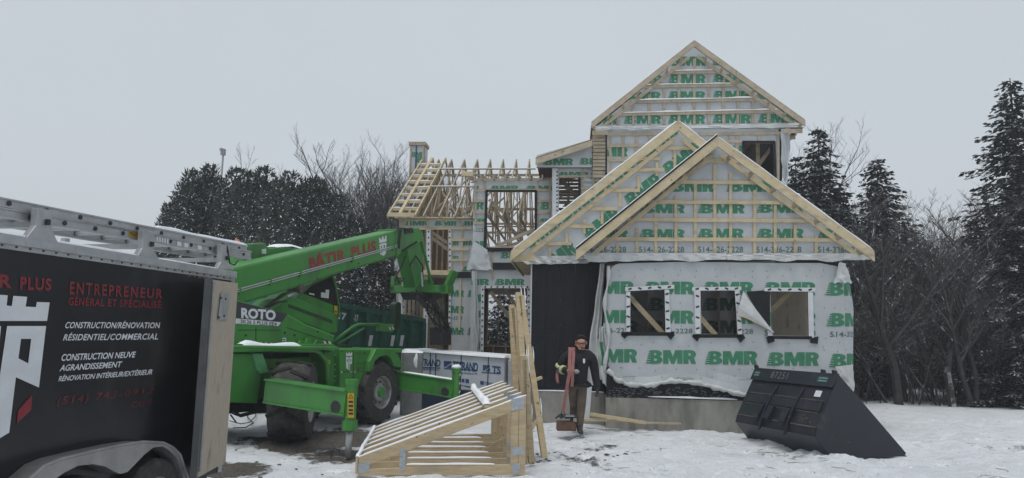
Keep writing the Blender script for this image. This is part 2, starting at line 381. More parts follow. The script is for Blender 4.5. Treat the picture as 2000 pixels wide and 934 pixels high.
def gz(x, y):
    n = noise.noise(Vector((x*0.7, y*0.7, 1.3)))*0.07 + noise.noise(Vector((x*2.1, y*2.1, 5.3)))*0.034 + abs(noise.noise(Vector((x*4.6, y*4.6, 9.3))))*-0.05 + noise.noise(Vector((x*9, y*9, 3.3)))*0.012
    for (fx, fy, ca_, sa_, rx, ry, h) in _fp.get((int(x//1), int(y//1)), ()):
        u_ = ((x-fx)*ca_+(y-fy)*sa_)/rx; v_ = (-(x-fx)*sa_+(y-fy)*ca_)/ry; q_ = u_*u_+v_*v_
        if q_ < 4: n -= h*(math.exp(-q_*q_*0.9)-0.30*math.exp(-(math.sqrt(q_)-1.45)**2*9))
    # loose snow pushed up along the foot of the bucket
    for (x0, y0, x1, y1, h) in ((4.35, 12.95, 4.95, 11.2, 0.11), (5.0, 11.1, 6.3, 11.45, 0.05)):
        ux, uy = x1-x0, y1-y0; k = max(0, min(1, ((x-x0)*ux+(y-y0)*uy)/(ux*ux+uy*uy))); dd = math.hypot(x-x0-ux*k, y-y0-uy*k)
        if dd < 0.7: n += h*math.exp(-(dd/0.22)**2)*(0.6+0.9*noise.noise(Vector((x*3.2, y*3.2, 0))))
    return n-0.02
def ground():
    xs = list(np.arange(-9, 11.01, 0.06)); xs = [-900, -300, -120, -60, -30, -18, -13, -11] + xs + [12, 14, 17, 22, 32, 60, 120, 300, 900]
    ys = list(np.arange(7.6, 18.0, 0.05)); ys = [-60, -10, 0, 3, 5, 6, 7] + ys + [18.3, 18.7, 19.2, 19.8, 20.4, 21, 21.7, 22.5, 24, 27, 31, 36, 45, 60, 120, 300, 900]
    V = []; 
    for y in ys:
        for x in xs: V.append((x, y, gz(x, y) if abs(x) < 40 and -20 < y < 50 else 0))
    nx = len(xs); F = [(j*nx+i, j*nx+i+1, (j+1)*nx+i+1, (j+1)*nx+i) for j in range(len(ys)-1) for i in range(nx-1)]
    me = bpy.data.meshes.new('ground'); me.from_pydata(V, [], F); me.polygons.foreach_set('use_smooth', [True]*len(F))
    ob = bpy.data.objects.new('ground', me); COL.objects.link(ob); ob['kind'] = 'structure'; ob['label'] = 'snow covered trampled ground with patches of bare earth'
    m = bpy.data.materials.new('trampled snow'); m.use_nodes = True; t = m.node_tree; b = t.nodes['Principled BSDF']; b.inputs['Roughness'].default_value = 0.8
    N = t.nodes.new; L = t.links.new
    tcn = N('ShaderNodeTexCoord')
    def nz(scale, det=8, ro=0.6, off=(0,0,0), st=(1,1,1)):
        mp = N('ShaderNodeMapping'); mp.inputs['Location'].default_value = off; mp.inputs['Scale'].default_value = st; L(tcn.outputs['Object'], mp.inputs[0])
        n = N('ShaderNodeTexNoise'); n.inputs['Scale'].default_value = scale; n.inputs['Detail'].default_value = det; n.inputs['Roughness'].default_value = ro; L(mp.outputs[0], n.inputs['Vector']); return n.outputs[0]
    def rng(s, a, bb, c=0, d=1):
        r = N('ShaderNodeMapRange'); r.inputs[1].default_value = a; r.inputs[2].default_value = bb; r.inputs[3].default_value = c; r.inputs[4].default_value = d; L(s, r.inputs[0]); return r.outputs[0]
    def mth(op, a, bb):
        k = N('ShaderNodeMath'); k.operation = op; k.use_clamp = (op == 'ADD')
        for i, s in enumerate((a, bb)):
            if isinstance(s, (int, float)): k.inputs[i].default_value = s
            else: L(s, k.inputs[i])
        return k.outputs[0]
    def patch(x, y, rx, ry, soft=0.6):        # muddy patch centred on a place on the ground
        mp = N('ShaderNodeMapping'); mp.vector_type = 'TEXTURE'; mp.inputs['Location'].default_value = (x, y, 0); mp.inputs['Scale'].default_value = (rx, ry, 1); L(tcn.outputs['Object'], mp.inputs[0])
        ln = N('ShaderNodeVectorMath'); ln.operation = 'LENGTH'; L(mp.outputs[0], ln.inputs[0])
        return rng(ln.outputs['Value'], 1.0, 1.0-soft)
    fine = nz(5.5, 10, 0.72); big = nz(0.55, 4); tiny = nz(22, 6, 0.7); strk = nz(3.0, 8, 0.7, st=(0.35, 1.6, 1))
    dirt = mth('MULTIPLY', rng(fine, 0.56, 0.66), rng(big, 0.40, 0.68))
    dirt = mth('ADD', dirt, mth('MULTIPLY', rng(strk, 0.60, 0.68), rng(big, 0.40, 0.62)))
    dirt = mth('ADD', dirt, mth('MULTIPLY', rng(tiny, 0.60, 0.68), 0.6))
    mud = patch(-3.2, 12.4, 1.75, 2.3)
    for a in ((-2.5, 10.8, 1.0, 0.9), (-2.0, 14.0, 0.9, 0.9), (-3.6, 9.6, 0.9, 0.8), (0.75, 11.1, 0.8, 0.8), (1.2, 10.8, 0.5, 0.6), (6.5, 13.6, 1.1, 0.5), (8.6, 12.6, 0.9, 0.4), (1.5, 12.2, 0.7, 0.6)):
        w = 0.58 if a[0] > 0 else 0.85
        mud = mth('MAXIMUM', mud, mth('MULTIPLY', patch(*a), w))
    mudn = rng(mth('ADD', mud, mth('MULTIPLY', mth('SUBTRACT', nz(2.6, 9, 0.7, (3, 1, 0)), 0.55), 1.7)), 0.45, 0.62)
    fac = mth('MAXIMUM', mth('MULTIPLY', dirt, 0.85), mudn)
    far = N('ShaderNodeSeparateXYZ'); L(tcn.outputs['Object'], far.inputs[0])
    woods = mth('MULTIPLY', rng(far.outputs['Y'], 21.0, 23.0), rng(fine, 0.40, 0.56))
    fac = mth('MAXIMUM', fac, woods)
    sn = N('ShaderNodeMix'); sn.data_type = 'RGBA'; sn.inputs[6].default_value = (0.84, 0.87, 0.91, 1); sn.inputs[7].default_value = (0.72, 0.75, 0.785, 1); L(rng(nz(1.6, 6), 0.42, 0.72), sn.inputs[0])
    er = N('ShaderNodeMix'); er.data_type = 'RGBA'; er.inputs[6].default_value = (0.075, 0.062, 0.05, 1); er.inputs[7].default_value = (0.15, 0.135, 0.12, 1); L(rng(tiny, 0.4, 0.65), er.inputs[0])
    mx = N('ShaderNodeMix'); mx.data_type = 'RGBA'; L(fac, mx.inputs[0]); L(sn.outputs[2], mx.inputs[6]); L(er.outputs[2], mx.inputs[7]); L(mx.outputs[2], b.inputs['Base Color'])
    bp = N('ShaderNodeBump'); bp.inputs['Strength'].default_value = 1.0; bp.inputs['Distance'].default_value = 0.07
    L(mth('SUBTRACT', mth('ADD', fine, mth('MULTIPLY', tiny, 0.35)), mth('MULTIPLY', fac, 0.3)), bp.inputs['Height']); L(bp.outputs[0], b.inputs['Normal'])
    me.materials.append(m)
ground()

# ------------------------------------------------------------------ snowy air
HZ = MB(); HZ.box((-950, -120, -1.2), (950, 950, 16)); hz = HZ.build('haze', bpy.data.materials.new('snowy air')); hz['kind'] = 'stuff'; hz['label'] = 'pale snowy air over the building site'
hm = hz.data.materials[0]; hm.use_nodes = True; hm.node_tree.nodes.clear()
ho = hm.node_tree.nodes.new('ShaderNodeOutputMaterial'); hv_ = hm.node_tree.nodes.new('ShaderNodeVolumePrincipled')
hv_.inputs['Color'].default_value = (0.9, 0.94, 1.0, 1); hv_.inputs['Density'].default_value = 0.0028; hv_.inputs['Anisotropy'].default_value = 0.2
hm.node_tree.links.new(hv_.outputs[0], ho.inputs['Volume'])
# ------------------------------------------------------------------ the unfinished house
HF = Frame((0, 0, 0), -5)
def hp(x, y, v): return HF.px(x, y, -v)
def HP(x, y, v): return HF.P(x, y, -v)
def HW(a, v, z): return HF.w(a, -v, z)
_hl = HW(*[hp(1420, 780, 14.6)[0], 14.6, 0])
house = thing('unfinished_house', 'half built timber house wrapped in white sheeting printed with green letters', 'house', (_hl.x, _hl.y, 0))

def strips(x0, x1, z0, z1, holes):
    """boxes that tile the rectangle without the holes"""
    xs = sorted(set([x0, x1]+[min(max(h[k], x0), x1) for h in holes for k in (0, 1)]))
    res = []
    for i in range(len(xs)-1):
        a, b = xs[i], xs[i+1]; c = (a+b)/2; cuts = [(h[2], h[3]) for h in holes if h[0] < c < h[1]]
        z = z0
        for lo, hi in sorted(cuts):
            if lo > z+1e-4: res.append((a, b, z, lo))
            z = max(z, hi)
        if z < z1-1e-4: res.append((a, b, z, z1))
    return res
def solid_wall(name, v, th, x0, x1, z0, z1, holes, m, parent=None, extra=None):
    mb = MB()
    for a, b, c, d in strips(x0, x1, z0, z1, holes): mb.box((a, -v-th, c), (b, -v, d), 0, HF)
    return mb.build(name, m, parent or house)
def holes_px(lst, v):
    r = []
    for (x0, y0, x1, y1) in lst:
        a0, zt = hp(x0, (y0), v); a1, _ = hp(x1, y0, v); _, zb = hp((x0+x1)/2, y1, v); _, zt = hp((x0+x1)/2, y0, v)
        r.append((a0, a1, zb, zt))
    return r
def wr(seed, amp=0.004):
    def f(a, z):
        return amp*(noise.noise(Vector((a*1.7, z*1.7, seed)))+0.7*noise.noise(Vector((a*4.3, z*3.1, seed+7))))
    return f
def sheet(name, v, convs, holes, words, parent, disp=None, cell=0.3, mats=None, off=0.005):
    """house wrap: a thin wrinkled skin with its printed lettering. convs: convex polygons (a, z)"""
    mb = MB(); disp = disp or wr(v)
    tr = []
    for tris, quad, mi in words:
        g = quadmap(quad)
        for tri in tris:
            p = ccw([hp(*g(x, y), v) for x, y in tri]); tr.append((p, min(q[0] for q in p), max(q[0] for q in p), min(q[1] for q in p), max(q[1] for q in p), mi))
    for conv in convs:
        conv = ccw(conv); ax0 = min(p[0] for p in conv); ax1 = max(p[0] for p in conv); z0 = min(p[1] for p in conv); z1 = max(p[1] for p in conv)
        def lines(lo, hi, ks):
            n = max(1, int(round((hi-lo)/cell))); s = set(lo+(hi-lo)*i/n for i in range(n+1)) | set(k for k in ks if lo < k < hi)
            s = sorted(s); o = [s[0]]
            for q in s[1:]:
                if q-o[-1] > 1e-4: o.append(q)
            return o
        xs = lines(ax0, ax1, [h[k] for h in holes for k in (0, 1)]); zs = lines(z0, z1, [h[k] for h in holes for k in (2, 3)])
        D = {}
        for i, x in enumerate(xs):
            for j, z in enumerate(zs): D[i, j] = disp(x, z)
        for i in range(len(xs)-1):
            for j in range(len(zs)-1):
                xa, xb, za, zb = xs[i], xs[i+1], zs[j], zs[j+1]; cx, cz = (xa+xb)/2, (za+zb)/2
                if any(h[0] < cx < h[1] and h[2] < cz < h[3] for h in holes): continue
                pc = clip_poly([(xa, za), (xb, za), (xb, zb), (xa, zb)], conv)
                if not pc: continue
                def P(a, z, o):
                    u = (a-xa)/(xb-xa); w = (z-za)/(zb-za)
                    d = (D[i, j]*(1-u)+D[i+1, j]*u)*(1-w)+(D[i, j+1]*(1-u)+D[i+1, j+1]*u)*w
                    return HF.w(a, -v+0.008+d+o, z)
                mb.poly([P(a, z, 0) for a, z in pc], 0)
                for p, x0, x1, y0, y1, mi in tr:
                    if x1 < xa or x0 > xb or y1 < za or y0 > zb: continue
                    q = clip_poly(p, pc)
                    if q: mb.poly([P(a, z, off) for a, z in q], mi)
    return mb.build(name, mats or [MT['wrap'], MT['green'], MT['greyprint']], parent, fixn=False)
def W(x0, x1, y0, y1, dy=0.0): return (bmr(), ((x0, y0), (x1, y0+dy), (x1, y1+dy), (x0, y1)), 1)
def TXT(s, x0, x1, y0, y1, dy=0.0, b=0.012): return (glyphs(s, b), ((x0, y0), (x1, y0+dy), (x1, y1+dy), (x0, y1)), 2)
def straps(name, v, hor, ver, parent, m, w=0.085, th=0.02, extra=()):
    """a lattice of furring strips nailed over the wrap"""
    mb = MB()
    for (x0, y0, x1, y1) in ver: mb.beam(HP(x0, y0, v-0.030), HP(x1, y1, v-0.030), w*0.8, th, HF.n)
    for (x0, y0, x1, y1) in hor: mb.beam(HP(x0, y0, v-0.050), HP(x1, y1, v-0.050), w, th, HF.n)
    for (x0, y0, x1, y1, ww) in extra: mb.beam(HP(x0, y0, v-0.072), HP(x1, y1, v-0.072), ww, th, HF.n)
    return mb.build(name, m, parent)
def snow_line(mb, pts, w, h, m=0, seed=0):
    """an uneven ridge of snow lying along a line of points"""
    path = []; rad = []
    for (p, q) in zip(pts[:-1], pts[1:]):
        n = max(2, int((q-p).length/0.10))
        for i in range(n): path.append(p+(q-p)*(i/n))
    path.append(pts[-1]); i0 = len(mb.v)
    for j, p in enumerate(path):
        k = 0.55+0.75*max(0, noise.noise(Vector((p.x*2.3+seed, p.y*2.3, p.z*2.3)))+0.35)
        if j in (0, len(path)-1): k *= 0.25
        d = (path[min(j+1, len(path)-1)]-path[max(j-1, 0)]); s = Vector((d.y, -d.x, 0))
        s = s.normalized()*w/2 if s.length > 1e-6 else Vector((w/2, 0, 0))
        for (a, z) in ((-1, -0.004), (-0.75, h*0.75*k), (0, h*k), (0.75, h*0.75*k), (1, -0.004)): mb.v.append(p+s*a+Vector((0, 0, z)))
    for j in range(len(path)-1):
        for q in range(4):
            a = i0+j*5+q; mb.f.append((a, a+1, a+6, a+5)); mb.m.append(m)
    return mb
# ---- projecting front room: foundation, wall, wrap, windows
V1 = 14.6
uL, _ = hp(1186, 640, V1); uR, _ = hp(1652, 640, V1); _, zT = hp(1420, 512, V1); _, zC = hp(1300, 779, V1)
mb = MB(); aPL, _ = hp(1038, 640, 15.25)
mb.box((uL-0.02, -19.2, -0.3), (uR+0.02, -V1+0.03, zC), 0, HF); mb.build('foundation', MT['concrete'], house)
mb = MB(); mb.box((aPL, -19.1, -0.3), (uL-0.03, -15.25+0.02, zC+0.05), 0, HF); mb.build('foundation', MT['concrete'], house)
wins = holes_px([(1231, 567, 1300, 650), (1368, 568, 1439, 653), (1504, 570, 1581, 656)], V1)
fw = solid_wall('wall', V1, 0.14, uL, uR, zC+0.002, zT, wins, MT['osb']); fw['label'] = 'front wall with three rough window openings'
mb = MB(); mb.box((uL, -19, zC+0.002), (uL+0.12, -V1-0.142, zT), 0, HF); mb.build('wall', MT['membrane'], house)

# membrane behind the wrap (bottom strip, band under the gable, bare corner beside the third window)
mb = MB()
a0, z0 = hp(1186, 742, V1); mb.box((uL-0.015, -V1+0.001, zC-0.10), (uR+0.01, -V1+0.012, z0+0.25), 0, HF)
zb = hp(1420, 520, V1)[1]; mb.box((uL-0.015, -V1+0.001, zb), (uR+0.01, -V1+0.012, zT), 0, HF)
w3 = wins[2]; mb.box((hp(1447, 600, V1)[0], -V1+0.001, w3[2]), (w3[0], -V1+0.006, w3[3]), 0, HF)
st = mb
for k in range(150):
    px_, py_ = random.uniform(1190, 1440), random.uniform(757, 779)
    c = HP(px_, py_, V1-0.0155); s = random.uniform(0.015, 0.03)
    st.beam(c-HF.a*s, c+HF.a*s+Vector((0,0,random.uniform(-.012,.012))), 0.02, 0.003, HF.n, 1)
mb.build('membrane_strip', [MT['membrane'], mat('grey membrane print', (0.10, 0.11, 0.12), 0.6)], house)
# the wrap of the front wall with loose bulging edges
def dfront(a, z):
    d = wr(3.0, 0.014)(a, z)+0.010*abs(noise.noise(Vector((a*1.1+z*0.9, z*0.8-a*0.4, 4.0))))
    if a > uR-0.35: d += 0.06*math.sin((a-uR+0.35)*5)*(0.5+0.5*math.sin(z*3.1))
    if a > uR: d -= (a-uR)*0.8
    zz = z-zbot; 
    if zz < 0.25: d += 0.05*(0.25-zz)/0.25*(1+0.6*math.sin(a*5))
    return d+0.018
zbot = hp(1400, 762, V1)[1]
outl = [(1193, 524), (1205, 515), (1330, 512), (1520, 514), (1600, 514), (1640, 522), (1662, 548), (1671, 600), (1673, 650), (1671, 705), (1667, 760), (1600, 772), (1500, 778), (1440, 768), (1400, 758), (1362, 748), (1310, 743), (1270, 752), (1230, 752), (1205, 742), (1188, 725), (1178, 640), (1180, 575)]
fan = [hp(1420, 640, V1)]; oo = [hp(x, y, V1) for x, y in outl]
rows1 = [W(1138, 1237, 550, 574), W(1256, 1354, 550.5, 575), W(1371, 1470, 551, 575.5), W(1489, 1591, 551.5, 577), W(1611, 1712, 552, 578)]
rows2 = [W(1138, 1236, 606, 631), W(1255, 1354, 607, 632), W(1371, 1470, 608, 633), W(1489, 1592, 610, 636), W(1613, 1714, 612, 638)]
nums = [TXT('514-326-2228', 1141, 1237, 641, 650), TXT('514-326-2228', 1257, 1352, 642, 651), TXT('514-326-2228', 1373, 1470, 643, 652), TXT('514-326-2228', 1492, 1592, 645, 655), TXT('514-326-2228', 1620, 1720, 648, 658)]
rows4 = [W(1145, 1244, 682, 708), W(1261, 1359, 684, 710.5), W(1376, 1478, 686, 712), W(1496, 1598, 688, 714.5), W(1618, 1720, 691, 718)]
small = [TXT('Toute autre fixation', 1216, 1242, 734, 736.5, 0, 0), TXT('Toute autre fixation', 1320, 1354, 737, 739.5, 0, 0), TXT('CAN/ULC-S741', 1320, 1354, 741, 743.5, 0, 0), TXT('Toute autre fixation', 1440, 1466, 740, 742, 0, 0)]
flapdark = [hp(x, y, V1) for x, y in ((1452, 570), (1504, 566), (1504, 650))]
hol = list(wins)
# outline is split into convex wedges by a scan of columns
def columns(outline, n):
    xs = [p[0] for p in outline]; x0, x1 = min(xs), max(xs); res = []
    def span(x):
        ys = []
        for i in range(len(outline)):
            p, q = outline[i], outline[(i+1) % len(outline)]
            if (p[0] <= x < q[0]) or (q[0] <= x < p[0]): ys.append(p[1]+(q[1]-p[1])*(x-p[0])/(q[0]-p[0]))
        return (min(ys), max(ys)) if len(ys) >= 2 else None
    e = (x1-x0)*1e-4
    cuts = sorted(set([x0+(x1-x0)*i/n for i in range(n+1)]+[h[k] for h in hol for k in (0, 1)]))
    for a, b in zip(cuts[:-1], cuts[1:]):
        s, t_ = span(a+e), span(b-e)
        if s and t_: res.append([(a, s[0]), (b, t_[0]), (b, t_[1]), (a, s[1])])
    return res
wedge = [hp(x, y, V1) for x, y in ((1446, 567), (1504, 565), (1504, 650))]
def staples(v, rects, seed):
    rg = random.Random(seed); res = []
    for (x0, y0, x1, y1, nx, ny) in rects:
        for i in range(nx):
            for j in range(ny):
                x = x0+(x1-x0)*(i+rg.uniform(.2, .8))/nx; y = y0+(y1-y0)*(j+rg.uniform(.3, .7))/ny; res.append(([[(0, 0), (1, 0), (1, 1)], [(0, 0), (1, 1), (0, 1)]], ((x, y), (x+1.7, y), (x+1.7, y+1.7), (x, y+1.7)), 2))
    return res
small += staples(V1, [(1195, 522, 1660, 545, 13, 2), (1190, 590, 1222, 735, 1, 4), (1190, 660, 1660, 684, 13, 1), (1190, 712, 1600, 745, 11, 2), (1315, 580, 1350, 650, 1, 3), (1600, 560, 1660, 700, 3, 5)], 3)
fwrap = sheet('house_wrap', V1, columns(oo, 60), hol, rows1+rows2+nums+rows4+small, house, dfront, 0.16, off=0.007)
fwrap['label'] = 'loosely stapled white house wrap over the front wall'
mb = MB(); mb.prism([HP(x, y, V1-0.055) for x, y in ((1457, 570), (1504, 566.5), (1504, 652))], HF.n*-0.004); mb.build('membrane_patch', MT['membrane'], house)
# curled flap of wrap folded away from the third window
mb = MB(); F0 = [(1452, 568), (1441, 612), (1447, 640), (1512, 660)]
for k in range(8):
    t0, t1 = k/8, (k+1)/8
    def flap(t, s):
        top = Vector((1452+(1512-1452)*t, 568+(650-568)*t**0.92)); bot = Vector((1440+(1510-1440)*t, 612+(650-612)*t**1.25))
        p = top*(1-s)+bot*s; return HP(p.x, p.y, V1-0.07-0.10*math.sin(s*2.2)*(1-t*0.8))
    for j in range(4): mb.poly([flap(t0, j/4), flap(t1, j/4), flap(t1, (j+1)/4), flap(t0, (j+1)/4)])
    mb.poly([flap(t0, 1), flap(t1, 1), flap(t1, 1)+Vector((0, -0.03, -0.05))*(1-t1), flap(t0, 1)+Vector((0, -0.03, -0.05))*(1-t0)], 1)
mb.build('wrap_flap', [MT['wrapfold'], MT['pine2']], house, smooth=True, fixn=False)
# rolled edges of the loose wrap (bottom, left)
mb = MB()
low = [(1186, 722), (1205, 742), (1230, 752), (1270, 753), (1310, 744), (1362, 748), (1400, 758), (1440, 769), (1500, 778)]
path = []
for (x0, y0), (x1, y1) in zip(low[:-1], low[1:]):
    for k in range(6):
        x = x0+(x1-x0)*k/6; y = y0+(y1-y0)*k/6; path.append(HP(x, y+1.2*math.sin(x*0.33), V1-0.09-0.015*math.sin(x*0.21)))
mb.tube(path, [0.045+0.014*math.sin(i*1.1)+0.008*math.sin(i*2.7) for i in range(len(path))], 7)
path = [HP(1185+4*math.sin(y*0.05), y, V1-0.08) for y in range(520, 735, 8)]
mb.tube(path, [0.032+0.014*math.sin(i*0.9) for i in range(len(path))], 7)
mb.build('wrap_hem', MT['wrapfold'], house, smooth=True)
# crumpled sheet hanging at the left corner
def drape(name, pts_top, pts_bot, v, nfold, amp, m, parent, seed=0, words=()):
    mb = MB(); nx, ny = 26, 18
    g = quadmap((pts_top[0], pts_top[1], pts_bot[1], pts_bot[0])); V = {}
    for i in range(nx+1):
        for j in range(ny+1):
            s, t_ = i/nx, j/ny
            x, y = g(s, 1-t_); fold = math.sin(s*nfold*math.pi*2+seed+2.2*noise.noise(Vector((s*2, t_*3, seed))))
            x += 3.5*noise.noise(Vector((t_*4, s*0.5, seed+4))); y += (6 if j == ny else 0)*noise.noise(Vector((s*6, 0, seed)))
            V[i, j] = HP(x, y, v-0.02-amp*(0.55+0.45*fold)*(0.5+0.5*t_))
    for i in range(nx):
        for j in range(ny): mb.poly([V[i, j], V[i, j+1], V[i+1, j+1], V[i+1, j]], 0 if not words or not (words[0] <= i < words[1] and words[2] <= j < words[3]) else 1)
    return mb.build(name, [m, MT['green']], parent, smooth=True, fixn=False)
drape('wrap_flap', ((1172, 515), (1181, 514)), ((1143, 740), (1168, 762)), 14.72, 1.6, 0.12, MT['wrapfold'], house, 1.0)
drape('wrap_flap', ((1170, 640), (1184, 636)), ((1166, 735), (1186, 756)), 14.66, 1.3, 0.08, MT['wrapfold'], house, 2.0, (8, 18, 5, 13))
drape('wrap_flap', ((1640, 512), (1652, 515)), ((1628, 552), (1664, 552)), V1-0.1, 1.2, 0.05, MT['wrapfold'], house, 3.0)
drape('wrap_flap', ((1632, 716), (1668, 712)), ((1650, 760), (1668, 770)), V1-0.1, 1.2, 0.05, MT['wrapfold'], house, 3.6)
# flashing tape round the openings
def taped(w, px_quads, tabs):
    for q in px_quads:
        mb = MB()
        P = [HP(x, y, V1-0.062) for x, y in q]; mb.prism(P, HF.n*-0.003, 0)
        A = (P[0]+P[3])/2; B = (P[1]+P[2])/2; L = (B-A).length; n = int(L/0.17)
        for i in range(n):
            c = A+(B-A)*((i+0.5)/n)+HF.n*0.0015; d = (HF.a*0.85+Vector((0, 0, -0.35 if (i % 2) else 0.3))).normalized()
            mb.beam(c-d*0.035, c+d*0.035, 0.035, 0.002, HF.n, 1)
        mb.build('flashing_tape', [MT['tape'], MT['ink']], house)
    mb = MB()
    for q in tabs: mb.prism([HP(x, y, V1-0.068) for x, y in q], HF.n*-0.003)
    mb.build_each('sill_tape', MT['membrane'], house)
taped(0, [[(1221, 561), (1317, 556), (1317, 564), (1221, 569)], [(1222, 570), (1231, 570), (1231, 650), (1222, 650)][0:0] or [(1223, 648), (1223, 570), (1231, 570), (1231, 648)], [(1300, 650), (1298, 566), (1307, 566), (1310, 650)]],
      [[(1215, 649), (1317, 649), (1317, 656), (1215, 656)], [(1214, 650), (1232, 650), (1220, 662), (1213, 655)], [(1300, 652), (1314, 648), (1318, 655), (1310, 664)]])
taped(1, [[(1352, 561), (1448, 560), (1448, 567), (1352, 568)], [(1358, 652), (1356, 568), (1368, 568), (1368, 652)], [(1441, 653), (1435, 567), (1444, 567), (1450, 653)]],
      [[(1354, 653), (1452, 653), (1452, 660), (1354, 660)], [(1352, 654), (1368, 655), (1362, 668), (1352, 658)], [(1438, 657), (1452, 654), (1456, 660), (1446, 670)]])
taped(2, [[(1493, 562), (1593, 562), (1592, 570), (1493, 569)], [(1590, 661), (1580, 661), (1578, 571), (1588, 571)], [(1500, 660), (1499, 645), (1508, 645), (1510, 660)]],
      [[(1500, 656), (1586, 657), (1586, 663), (1500, 662)], [(1496, 658), (1512, 657), (1513, 667), (1500, 671)], [(1583, 661), (1599, 657), (1597, 672), (1583, 670)]])
# inside the front room
mb = MB(); mb.box((uL+0.125, -18.9, zC+0.004), (uR-0.125, -V1-0.145, zC+0.05), 0, HF); mb.build('floor', MT['osb'], house)

bw = MB(); bw.box((uL+0.125, -18.85, zC+0.06), (uR-0.125, -18.75, zT), 0, HF); bw.build('wall', MT['osb'], house)
c0, c1 = hp(1226, 600, 17.2)[0], hp(1470, 600, 17.2)[0]
iw = [W(x, x+98, y, y+25) for x in (1263, 1348+23, 1148) for y in (582, 626)] + [W(x, x+70, y, y+18) for x in (1300, 1385, 1450) for y in (700,)]
sheet('house_wrap', 17.2, [[(c0-1.3, zC+0.06), (c1, zC+0.06), (c1, zT), (c0-1.3, zT)]], [], iw, house, None, 0.5, [MT['wrapin'], MT['greyprint'], MT['greyprint']])
mb = MB()
for x in range(1226, 1480, 35): a = hp(x, 600, 17.15)[0]; mb.box((a, -17.15, zC+0.06), (a+0.04, -17.06, zT), 0, HF)
mb.build_each('partition_stud', MT['pine2'], house)
mb = MB()
for x in range(1490, 1640, 24): a = hp(x, 600, 16.6)[0]; mb.box((a, -16.8, zC+0.06), (a+0.04, -16.66, zT), 0, HF)
mb.box((hp(1488, 600, 16.6)[0], -16.655, zC+0.06), (hp(1640, 600, 16.6)[0], -16.64, zT), 1, HF)
mb.build('partition_wall', [MT['pine2'], MT['ply']], house)
for (x0, y0, x1, y1, v) in ((1228, 578, 1298, 655, 14.85), (1352, 602, 1402, 660, 14.85), (1490, 622, 1554, 560, 15.2)):
    mb = MB(); mb.beam(HP(x0, y0, v), HP(x1, y1, v), 0.10, 0.04, HF.n); mb.build('wall_brace', MT['pine'], house)

# ---- recessed black wall under the second gable
mb = MB(); zB, zTt = zC+0.052, hp(1100, 505, 15.25)[1]
for k in range(5):
    a = aPL+(uL-0.03-aPL)*k/5; b = aPL+(uL-0.03-aPL)*(k+1)/5-0.004
    mb.box((a, -15.39, zB), (b, -15.25, zTt), 0, HF)
for k in range(9):
    a = aPL+(uL-0.03-aPL)*(k+0.35)/9
    for j in range(28): mb.box((a, -15.25, zB+0.08+j*0.088), (a+0.016, -15.246, zB+0.092+j*0.088), 1, HF)
ob = mb.build('wall', [MT['membrane'], mat('pale nail heads', (0.05, 0.055, 0.06), 0.6)], house); ob['label'] = 'recessed wall covered in black membrane'
mb = MB(); mb.box((aPL-0.03, -15.38, zB), (aPL-0.002, -15.22, zTt), 0, HF); mb.build('corner_trim', MT['tape'], house)
mb = MB(); mb.box((aPL, -19, zB), (aPL+0.1, -15.392, zTt), 0, HF); mb.build('wall', MT['osb'], house)
mb = MB(); snow_line(mb, [HW(aPL, 15.235, zC+0.05), HW(uL-0.05, 15.235, zC+0.05)], 0.03, 0.02); mb.build('snow_ledge', MT['snow'], house)
mb = MB(); snow_line(mb, [HP(1266, 775, V1-0.03), HP(1440, 781, V1-0.03)], 0.05, 0.03); mb.build('snow_ledge', MT['snow'], house)

# ---- gables
def rake_pair(L, peak, Rr, v, w, th, m, lab=None):
    """L, peak, Rr: pixels of the outer (upper) edge"""
    for (p, q) in ((L, peak), (Rr, peak)):
        P, Q = HP(*p, v), HP(*q, v); d = (Q-P).normalized(); dn = Vector((0, 0, -1)) - d*d.dot(Vector((0, 0, -1))); dn.normalize()
        cut = Vector((0, 0, -w/max(0.2, abs(dn.z))))
        mb = MB(); mb.prism([P, Q, Q+cut, P+cut], -HF.n*th); o = mb.build('rake_board', m, house, bevel=0.004)
def roof(L, peak, Rr, v0, v1, th, m, snow=False, wall=None):
    vr = v0
    for (p, q) in ((L, peak), (Rr, peak)):
        (a0, z0), (a1, z1) = hp(*p, vr), hp(*q, vr); v0 = wall if wall and not (m is MT['membrane'] and p is L) else vr
        up = 0.004
        mb = MB(); mb.hexa([HW(a0, v0-0.02, z0+up), HW(a1, v0-0.02, z1+up), HW(a1, v1, z1+up), HW(a0, v1, z0+up)], [HW(a0, v0-0.02, z0+up+th), HW(a1, v0-0.02, z1+up+th), HW(a1, v1, z1+up+th), HW(a0, v1, z0+up+th)])
        o = mb.build('roof', m, house)
        if snow:
            s = MB(); s.hexa([HW(a0, v0-0.015, z0+up+th+.002), HW(a1, v0-0.015, z1+up+th+.002), HW(a1, v1, z1+up+th+.002), HW(a0, v1, z0+up+th+.002)], [HW(a0, v0-0.005, z0+up+th+.018), HW(a1, v0-0.005, z1+up+th+.018), HW(a1, v1, z1+up+th+.018), HW(a0, v1, z0+up+th+.018)])
            s.build('roof_snow', MT['snow'], o)
        if v0 != vr:
            s = MB(); snow_line(s, [HW(a0+(a1-a0)*k, vr+0.022, z0+(z1-z0)*k) for k in np.linspace(0.01, 0.99, 24)], 0.05, 0.03, 0, a0); s.build('snow_cap', MT['snow'], o)
def gable(L, peak, Rr, v, base_y, th=0.12):
    """the gable wall behind the wrap; returns its triangle in (a, z)"""
    tri = [hp(*L, v), hp(*Rr, v), hp(*peak, v)]
    tri = [(a, z-0.02) for a, z in tri]
    mb = MB(); mb.prism([HW(a, v+0.012, z) for a, z in tri], -HF.n*th); o = mb.build('gable_wall', MT['osb'], house)
    return tri, o
